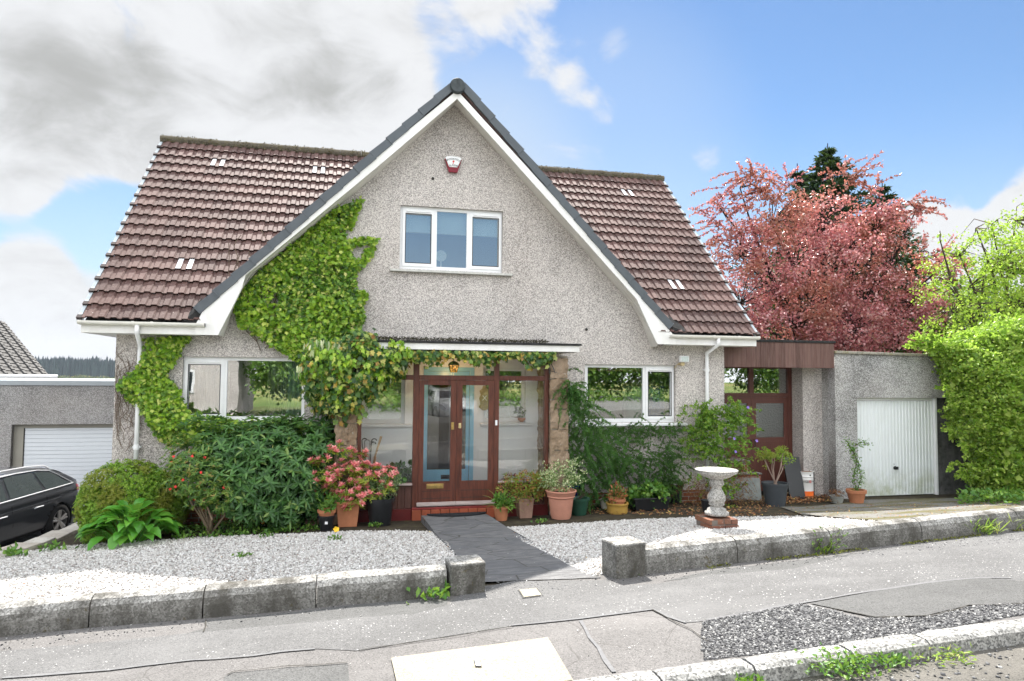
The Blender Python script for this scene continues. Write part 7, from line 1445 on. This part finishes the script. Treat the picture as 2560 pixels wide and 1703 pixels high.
cv, cf = [], []; rs = random.Random(5)
for k in range(2200):
    u, v = rs.uniform(-70, 75), rs.uniform(0, 26)**1.0; h = rs.choice([rs.uniform(11, 15), rs.uniform(13, 16), rs.uniform(15, 18.5)])*(1+.06*math.sin(u*.21)+.05*math.sin(u*.57))*(1.0 if u < 40 else max(.45, 1-(u-40)/55)); r_ = rs.uniform(1.3, 2.3)
    p = base_+hx_*u+hy_*v+np.array([0, 0, float(hillz(u, v))-.5]); b0 = len(cv); n_ = 6
    for (q, zz) in ((r_, .0), (r_*.85, .35), (r_*.5, .7)):
        for a_ in range(n_): cv.append((p[0]+q*math.cos(a_*6.283/n_)*rs.uniform(.7, 1.2), p[1]+q*math.sin(a_*6.283/n_), p[2]+h*zz*rs.uniform(.95, 1.05)))
    cv.append((p[0], p[1], p[2]+h)); 
    for l_ in (0, 1):
        for a_ in range(n_): cf.append((b0+l_*n_+a_, b0+l_*n_+(a_+1) % n_, b0+(l_+1)*n_+(a_+1) % n_, b0+(l_+1)*n_+a_))
    for a_ in range(n_): cf.append((b0+2*n_+a_, b0+2*n_+(a_+1) % n_, b0+3*n_))
tag(mesh_np('conifer_forest', cv, cf, fm), 'dark conifer plantation on the hill far beyond the left garage', 'forest', kind='stuff')
gm_ = leafmat('gorse', [(0, (.04, .07, .035)), (.6, (.08, .11, .045)), (.85, (.12, .15, .05)), (1, (.42, .3, .04))], .9, 0); cl_c = []
for k in range(210): u, v = random.uniform(-75, 80), random.uniform(-190, -20); p = base_+hx_*u+hy_*v; r_ = random.uniform(1.2, 3.6)*(1+v/500); cl_c.append((p[0], p[1], -3.6+r_*.35, r_, r_, r_*.55))
p, nn = ell_shell(cl_c, 12000, .9, .1); tag(leaves('gorse_scrub', p, rnd_unit(len(p)), unit(nn+rnd_unit(len(p))*.4), .9, .7, gm_), 'scrub and yellow gorse on the rough field below the far plantation', 'scrub', kind='stuff')
# ------------------------------------------------------------------ cars
def car(name, label, loc, rz, paint_col, tyre=True, tilt=0.):
    t = thing(name, label, 'car', (0, 0, 0)); Lc = 4.7
    pm = MM(name+'_paint', .28, .5, .35); pm.col(paint_col); pm.b.inputs['Coat Weight'].default_value = .9; pm.b.inputs['Coat Roughness'].default_value = .04; paint = pm.m
    chrome = plain(name+'_chrome', (.62, .63, .65), .25, .8, .02); rub = plain(name+'_rubber', (.018, .018, .018), .85, .2, .2)
    X = np.unique(np.concatenate([np.linspace(0, Lc, 95), [.0, .03, .08]])); X = np.array(X)
    roof = np.interp(X, [0, .05, .18, .45, .8, 1.3, 1.9, 2.5, 2.95, 3.3, 3.75, 4.2, 4.55, 4.7], [.62, .95, 1.03, 1.22, 1.37, 1.42, 1.43, 1.41, 1.33, 1.2, .98, .9, .78, .6])
    belt = np.interp(X, [0, .05, .3, 1., 2., 3., 3.75, 4.3, 4.7], [.6, .92, .985, .965, .94, .915, .9, .84, .58]); belt = np.minimum(belt, roof-.012)
    wid = np.interp(X, [0, .06, .25, .9, 2, 3.6, 4.2, 4.55, 4.7], [.66, .76, .86, .905, .915, .9, .84, .7, .5])
    sill = np.interp(X, [0, .12, .4, 4.2, 4.7], [.42, .3, .22, .22, .3])
    K0 = [(.0, .90), (.06, .95), (.25, .985), (.5, 1.0), (.68, .985), (.8, .97), (.9, .972), (1., .93)]; K = [(float(f_), float(np.interp(f_, [k[0] for k in K0], [k[1] for k in K0]))) for f_ in np.linspace(0, 1, 19)]
    def section(i):
        s_, b_, w_, r_ = sill[i], belt[i], wid[i], roof[i]; o = [(0, s_)]; 
        for f_, g_ in K: o.append((w_*g_, s_+(b_-s_)*f_))
        h = r_-b_; tw = w_*.93-(.26 if h > .1 else .1)*min(1, h/.42)
        for q in (.25, .5, .75, .92): o.append((w_*.93+(tw-w_*.93)*q, b_+h*(.0+q*.93)))
        o += [(tw-.05, r_-.028), (tw-.16, r_-.008), (tw*.5, r_), (0, r_+.004)]
        return o
    S = [section(i) for i in range(len(X))]; n_ = len(S[0]); vs = []
    wheels = [(.88, .325), (3.72, .325)]; RA = .355
    for i, x in enumerate(X):
        for y, z in S[i]: vs.append([x, y, z])
    V = np.array(vs)
    def build_side(sg):
        W_ = V.copy(); W_[:, 1] *= sg; F = []; inn = np.zeros(len(W_), bool)
        for wx, wz in wheels:
            d = np.hypot(W_[:, 0]-wx, W_[:, 2]-wz); m1 = (d < RA+.055) & (d >= RA) & (np.abs(W_[:, 1]) > .5)
            inn |= (d < RA) & (np.abs(W_[:, 1]) > .5) 
            u = (W_[m1][:, [0, 2]]-[wx, wz])/d[m1][:, None]; W_[np.where(m1)[0], 0] = wx+u[:, 0]*RA; W_[np.where(m1)[0], 2] = wz+u[:, 1]*RA
        for i in range(len(X)-1):
            for k in range(n_-1):
                q = (i*n_+k, (i+1)*n_+k, (i+1)*n_+k+1, i*n_+k+1)
                if inn[list(q)].any(): continue
                F.append(q if sg > 0 else q[::-1])
        for i_, rv in ((0, 0), (len(X)-1, 1)):
            f_ = tuple(i_*n_+k for k in range(n_)); F.append(f_ if rv ^ (sg > 0) else f_[::-1])
        return W_, F
    m = MB(); [m.add(*build_side(sg)) for sg in (1, -1)]; body = m.build('body', paint, t, smooth=True, local=True)
    es = body.modifiers.new('w', 'WELD'); es.merge_threshold = .001
    def surf(x, f_, off=.004, sg=1):            # side glass surface, f_ 0..1 from belt to roof
        s_, b_, w_, r_ = [np.interp(x, X, a) for a in (sill, belt, wid, roof)]; h = r_-b_; tw = w_*.93-(.26 if h > .1 else .1)*min(1, h/.42)
        return (x, sg*(w_*.93+(tw-w_*.93)*f_+off), b_+h*f_*.93+off*.4)
    def low(x, f_, off=.004, sg=1):
        s_, b_, w_ = [np.interp(x, X, a) for a in (sill, belt, wid)]; return (x, sg*(w_*np.interp(f_, [k[0] for k in K], [k[1] for k in K])+off), s_+(b_-s_)*f_)
    for sg in (1, -1):
        for (xa, xb, xc, xd) in ((.42, 1.22, 1.30, .80), (1.30, 2.17, 2.10, 1.36), (2.26, 3.42, 2.98, 2.19)):
            m = MB(); q = 10; vs_ = []
            for i in range(q+1):
                for j in range(5):
                    f_ = .07+.80*j/4; u = i/q; x0_ = xa+(xd-xa)*(j/4)**.8; x1_ = xb+(xc-xb)*(j/4)**(.9); vs_.append(surf(x0_+(x1_-x0_)*u, f_, .006, sg))
            m.add(vs_, [(i*5+j, (i+1)*5+j, (i+1)*5+j+1, i*5+j+1) for i in range(q) for j in range(4)]); m.build('side_window', m_glass_car2, t, smooth=True, local=True)
        m = MB(); m.tube([surf(x, .03, .012, sg) for x in np.linspace(.40, 3.45, 24)], .012, 5); top_ = [surf(.36, .03, .012, sg)]+[surf(x, f_, .012, sg) for x, f_ in ((.5, .38), (.66, .68), (.86, .88), (1.2, .935), (1.8, .94), (2.4, .935), (2.9, .93), (3.1, .7), (3.3, .35), (3.45, .03))]; m.tube(top_, .010, 5); m.build('window_trim', chrome, t, local=True)
        m = MB(); rr_ = [surf(x, 1.02, .0, sg) for x in (.75, .9, 1.4, 2., 2.5, 2.75)]; m.tube([(x, y*.93, z+(.05 if 0 < k < 5 else .0)) for k, (x, y, z) in enumerate(rr_)], .014, 6); m.build('roof_rail', chrome, t, local=True)
        m = MB(); m.tube([low(x, f_, .001, sg) for x, f_ in ((.1, .74), (.9, .76), (2., .76), (3., .76), (4., .74))], .007, 4); m.build('crease', paint, t, local=True)
        for x0_ in (1.27, 2.2):
            m = MB(); m.tube([low(x0_, .05, .001, sg), low(x0_-.02, .4, .001, sg), low(x0_, .9, .001, sg)], .0045, 4); m.build('door_gap', rub, t, local=True)
        for hx_ in (1.42, 2.36):
            m = MB(); a_ = low(hx_, .68, .03, sg); m.tube([low(hx_, .66, .0, sg), a_, (a_[0]+.2, a_[1], a_[2]), low(hx_+.2, .66, .0, sg)], .011, 6); m.build('door_handle', chrome, t, local=True)
        m = MB(); p_ = surf(3.05, .0, .12, sg); m.obox((p_[0]-.02, p_[1], p_[2]+.05), (.13, .22, .14), 0); m.tube([surf(3.05, .02, 0, sg), (p_[0], p_[1]-sg*.05, p_[2]+.01)], .02, 6); o = m.build('wing_mirror', paint, t, smooth=True, local=True); o.modifiers.new('s', 'SUBSURF').levels = 2; o.modifiers['s'].render_levels = 2
        m = MB(); vs_ = [low(x, f_, .008, sg) for x in (.02, .1, .2, .3) for f_ in (.8, .88, .97)]; m.add(vs_, [(i*3+j, (i+1)*3+j, (i+1)*3+j+1, i*3+j+1) for i in range(3) for j in range(2)]); m.build('tail_lamp', plain(name+'_lamp', (.5, .01, .02), .15, .6, .1), t, local=True)
        m = MB(); vs_ = [low(x, f_, .01, sg) for x in (4.1, 4.3, 4.5, 4.62) for f_ in (.6, .75, .9)]; m.add(vs_, [(i*3+j, (i+1)*3+j, (i+1)*3+j+1, i*3+j+1) for i in range(3) for j in range(2)]); m.build('headlight', plain(name+'_headlamp', (.5, .52, .55), .08, .8, .1, metal=.5), t, local=True)
        m = MB(); vs_ = []
        for x in np.linspace(1.3, 3.3, 8): vs_ += [low(x, .0, .006, sg), low(x, .07, .008, sg)]
        m.add(vs_, [(2*i, 2*i+2, 2*i+3, 2*i+1) for i in range(7)]); m.build('sill_trim', rub, t, local=True)
        for wx, wz in wheels:
            wt = MB(); yc = sg*.80; n2_ = 32; prof = [(.21, -.1), (.30, -.105), (.325, -.08), (.328, .08), (.30, .105), (.21, .1)]
            vs_ = [(wx+r_*math.cos(2*math.pi*k/n2_), yc+sg*o_, wz+r_*math.sin(2*math.pi*k/n2_)) for r_, o_ in prof for k in range(n2_)]
            wt.add(vs_, [(i*n2_+k, i*n2_+(k+1) % n2_, (i+1)*n2_+(k+1) % n2_, (i+1)*n2_+k) for i in range(5) for k in range(n2_)]); wh = wt.build('wheel', rub, t, smooth=True, local=True)
            rm = MB(); 
            for ra, rb_, o0, o1 in ((.20, .225, .07, .1),):
                for k in range(n2_):
                    a0, a1 = 2*math.pi*k/n2_, 2*math.pi*(k+1)/n2_; rm.add([(wx+r_*math.cos(a), yc+sg*o_, wz+r_*math.sin(a)) for r_, o_, a in ((rb_, o1, a0), (rb_, o1, a1), (ra, o1, a1), (ra, o1, a0), (ra, -.05, a0), (ra, -.05, a1))], [(0, 1, 2, 3), (3, 2, 5, 4)])
            for k in range(5):
                a = 2*math.pi*k/5+.3; ca, sa_ = math.cos(a), math.sin(a); pts_ = [(.03, .05), (.2, .026), (.2, -.026), (.03, -.05)]
                for off in (-.17, .17):
                    c2_, s2_ = math.cos(a+off), math.sin(a+off); q0 = (wx+.02*ca, yc+sg*.075, wz+.02*sa_); q1 = (wx+.212*c2_, yc+sg*.095, wz+.212*s2_); rm.tube([q0, q1], [.034, .022], 6)
            rm.tube([(wx, yc+sg*.05, wz), (wx, yc+sg*.1, wz)], .05, 12); rm.build('rim', plain(name+'_alloy', (.55, .53, .5), .3, .5, .05, metal=.8), wh, local=True)
            dk = MB(); dk.tube([(wx, yc-sg*.06, wz), (wx, yc-sg*.02, wz)], .21, 20); dk.build('brake_disc', rub, wh, local=True)
            wl = MB(); vs_ = [(wx+(RA+.01)*math.cos(a), sg*y_, wz+(RA+.01)*math.sin(a)) for y_ in (.9, .5) for a in np.linspace(-.35, math.pi+.35, 20)]; wl.add(vs_, [(k, k+1, 20+k+1, 20+k) for k in range(19)]); wl.add([(wx+(RA+.01)*math.cos(a), sg*.5, wz+(RA+.01)*math.sin(a)) for a in np.linspace(-.35, math.pi+.35, 20)], [tuple(range(20))]); wl.build('wheel_arch', rub, t, smooth=False, local=True)
    for (x0_, x1_, f0_, f1_, nm) in ((.20, .62, 0, 1, 'rear_window'), (3.0, 3.66, 0, 1, 'windscreen')):
        vs_ = []
        for u in np.linspace(0, 1, 7):
            x = x0_+(x1_-x0_)*u; r_ = np.interp(x, X, roof); h = r_-np.interp(x, X, belt); w_ = np.interp(x, X, wid)*.93-.26*min(1, h/.42)-.07
            for v in np.linspace(-1, 1, 7): vs_.append((x, v*w_, r_+.012-.01*abs(v)))
        m = MB(); m.add(vs_, [(i*7+j, i*7+j+1, (i+1)*7+j+1, (i+1)*7+j) for i in range(6) for j in range(6)]); m.build(nm, m_glass_dark, t, smooth=True, local=True)
    m = MB(); m.box(.5, 4.3, -.6, .6, .2, .26); m.box(4.69, 4.72, -.4, .4, .35, .6); m.build('underbody', rub, t, local=True)
    m = MB(); [m.obox((x, y, .85), (.14, .42, .62), 0) for x in (1.35, 2.35) for y in (-.36, .36)]; m.box(1.2, 2.6, -.7, .7, .5, .56); m.build('seats', rub, t, bevel=.04, local=True)
    t.location = loc; t.rotation_euler = (0, tilt, rz); OFF[t.name] = np.array(loc, float); return t
m_glass_car2 = plain('tinted_side_glass', (.03, .04, .04), .03, .8, .05); m_glass_dark = plain('tinted_glass', (.02, .026, .03), .03, .8, .05)
wr = G(148, 1343)*0; v_ = ray(148, 1343); kk = (-1.0-EYE[2])/v_[2]; wr = EYE+v_*kk
fdir = np.array([-FW[0], -FW[1]]); fdir /= np.linalg.norm(fdir); ldir = np.array([-fdir[1], fdir[0]])
o_ = wr[:2]-fdir*.88-ldir*.90
car('estate_car', 'dark grey estate car parked on the sunken drive at the left edge', (o_[0], o_[1], -1.0), math.atan2(fdir[1], fdir[0]), (.022, .026, .032))
# ------------------------------------------------------------------ across the street (seen only in the window glass)
for i, (x, y, z_, r, h, lab) in enumerate(((3.5, -27, 0, 2.6, 6.5, 'broad green tree across the street facing the porch'), (8.5, -28, 0, 3.0, 7.5, 'broad green tree across the street facing the right window'), (13.5, -27, 0, 3.0, 7, 'broad green tree across the street facing the garage'), (19, -26, 0, 3.2, 7, 'broad green tree across the street at the far right'), (-2.5, -29, 0, 2.4, 5.5, 'slim green tree across the street beside the opposite house'), (26, -24, 0, 3.4, 7.5, 'spreading green tree beyond the far end of the opposite bank'), (32, -20, 0, 3.4, 7.5, 'green tree furthest along the street past the bank'))):
    branch_tree('street_tree', lab, (x, y, .3), h*.4, [(0, 0, h*.8), (1, 0, h*.7), (-1, .3, h*.7)], [(x, y, h*.62, r, r, h*.36), (x+1.2, y+.4, h*.45, r*.8, r*.8, h*.26), (x-1.3, y+.5, h*.42, r*.8, r*.8, h*.26)], 620, 18, .5, .22, .17, m_bgtree, m_bark, .16)
bk = [(x, -22.5-.6*math.sin(x), .5, 1.6, 1.1, .9+.3*math.sin(x*1.7)) for x in np.arange(1, 24, 1.6)]
p, nn = ell_shell(bk, 9000, .85, .08); o = leaves('bank_shrubs', p, rnd_unit(len(p)), unit(nn+rnd_unit(len(p))*.5), .17, .12, m_bgtree); tag(o, 'low green bank of shrubs along the far side of the street', 'shrubs', kind='stuff')
oh = thing('opposite_house', 'pale roughcast house with brown roof across the street', 'house', (-12, -27, 0)); m = MB(); m.box(-18, -6, -33, -27, 0, 3.2); m.prism([(-18, -27, 3.2), (-6, -27, 3.2), (-12, -27, 7.4)], (0, -6, 0)); m.build('wall', m_harl, oh)
m = MB(); m.prism([(-18.4, -26.6, 3.1), (-12, -26.6, 7.7), (-12, -33, 7.7), (-18.4, -33, 3.1)], (0, 0, .12)); m.prism([(-5.6, -26.6, 3.1), (-12, -26.6, 7.7), (-12, -33, 7.7), (-5.6, -33, 3.1)], (0, 0, .12)); m.build('roof', m_tile, oh)
for x0_, x1_, z0_, z1_ in ((-16.5, -14.3, 1.2, 2.4), (-10.5, -8.2, 1.2, 2.4), (-13.2, -10.8, 4., 5.2)):
    m = MB(); m.box(x0_, x1_, -26.99, -26.95, z0_, z1_); f_ = m.build('window', m_white, oh); m = MB(); m.box(x0_+.1, (x0_+x1_)/2-.05, -26.94, -26.93, z0_+.1, z1_-.1); m.box((x0_+x1_)/2+.05, x1_-.1, -26.94, -26.93, z0_+.1, z1_-.1); m.build('pane', m_glass_dark, f_)
car('parked_car', 'white car parked nose towards the house across the street', (3.6, -22.4, .28), R(80), (.75, .76, .77))
# ------------------------------------------------------------------ air
m = MB(); m.box(-900, 900, -60, 1500, -8, 60); hz_ = m.build('haze', m_dark)
am = bpy.data.materials.new('air'); am.use_nodes = True; am.node_tree.nodes.clear(); ao = am.node_tree.nodes.new('ShaderNodeOutputMaterial'); pv = am.node_tree.nodes.new('ShaderNodeVolumePrincipled'); pv.inputs['Color'].default_value = (.78, .87, 1, 1); pv.inputs['Density'].default_value = .00013; am.node_tree.links.new(pv.outputs[0], ao.inputs['Volume'])
hz_.data.materials.clear(); hz_.data.materials.append(am); tag(hz_, 'thin bluish air over the garden and the far hill', 'haze', kind='stuff')

for nm_, gr_ in (('plant_pot', 'plant pots standing along the house front'), ('potted_shrub', 'potted shrubs standing along the house front'), ('spruce', 'dark spruces behind the copper beech'), ('background_tree', 'green trees behind the garage'), ('street_tree', 'trees across the street'), ('poppy', 'poppies in the flower bed'), ('weed', 'weeds growing in gravel and kerbs'), ('grass_tuft', 'grass tufts at the curved wall'), ('gatepost', 'concrete posts at the path entrance'), ('garden_wall', 'low rounded concrete walls along the pavement'), ('house_plant', 'pot plants inside the porch'), ('storage_bin', 'bins inside the right window'), ('net_curtain', 'net curtains in the lower left window')):
    for o in bpy.data.objects:
        if o.parent is None and o.name.split('.')[0] == nm_ and 'category' in o: o['group'] = gr_
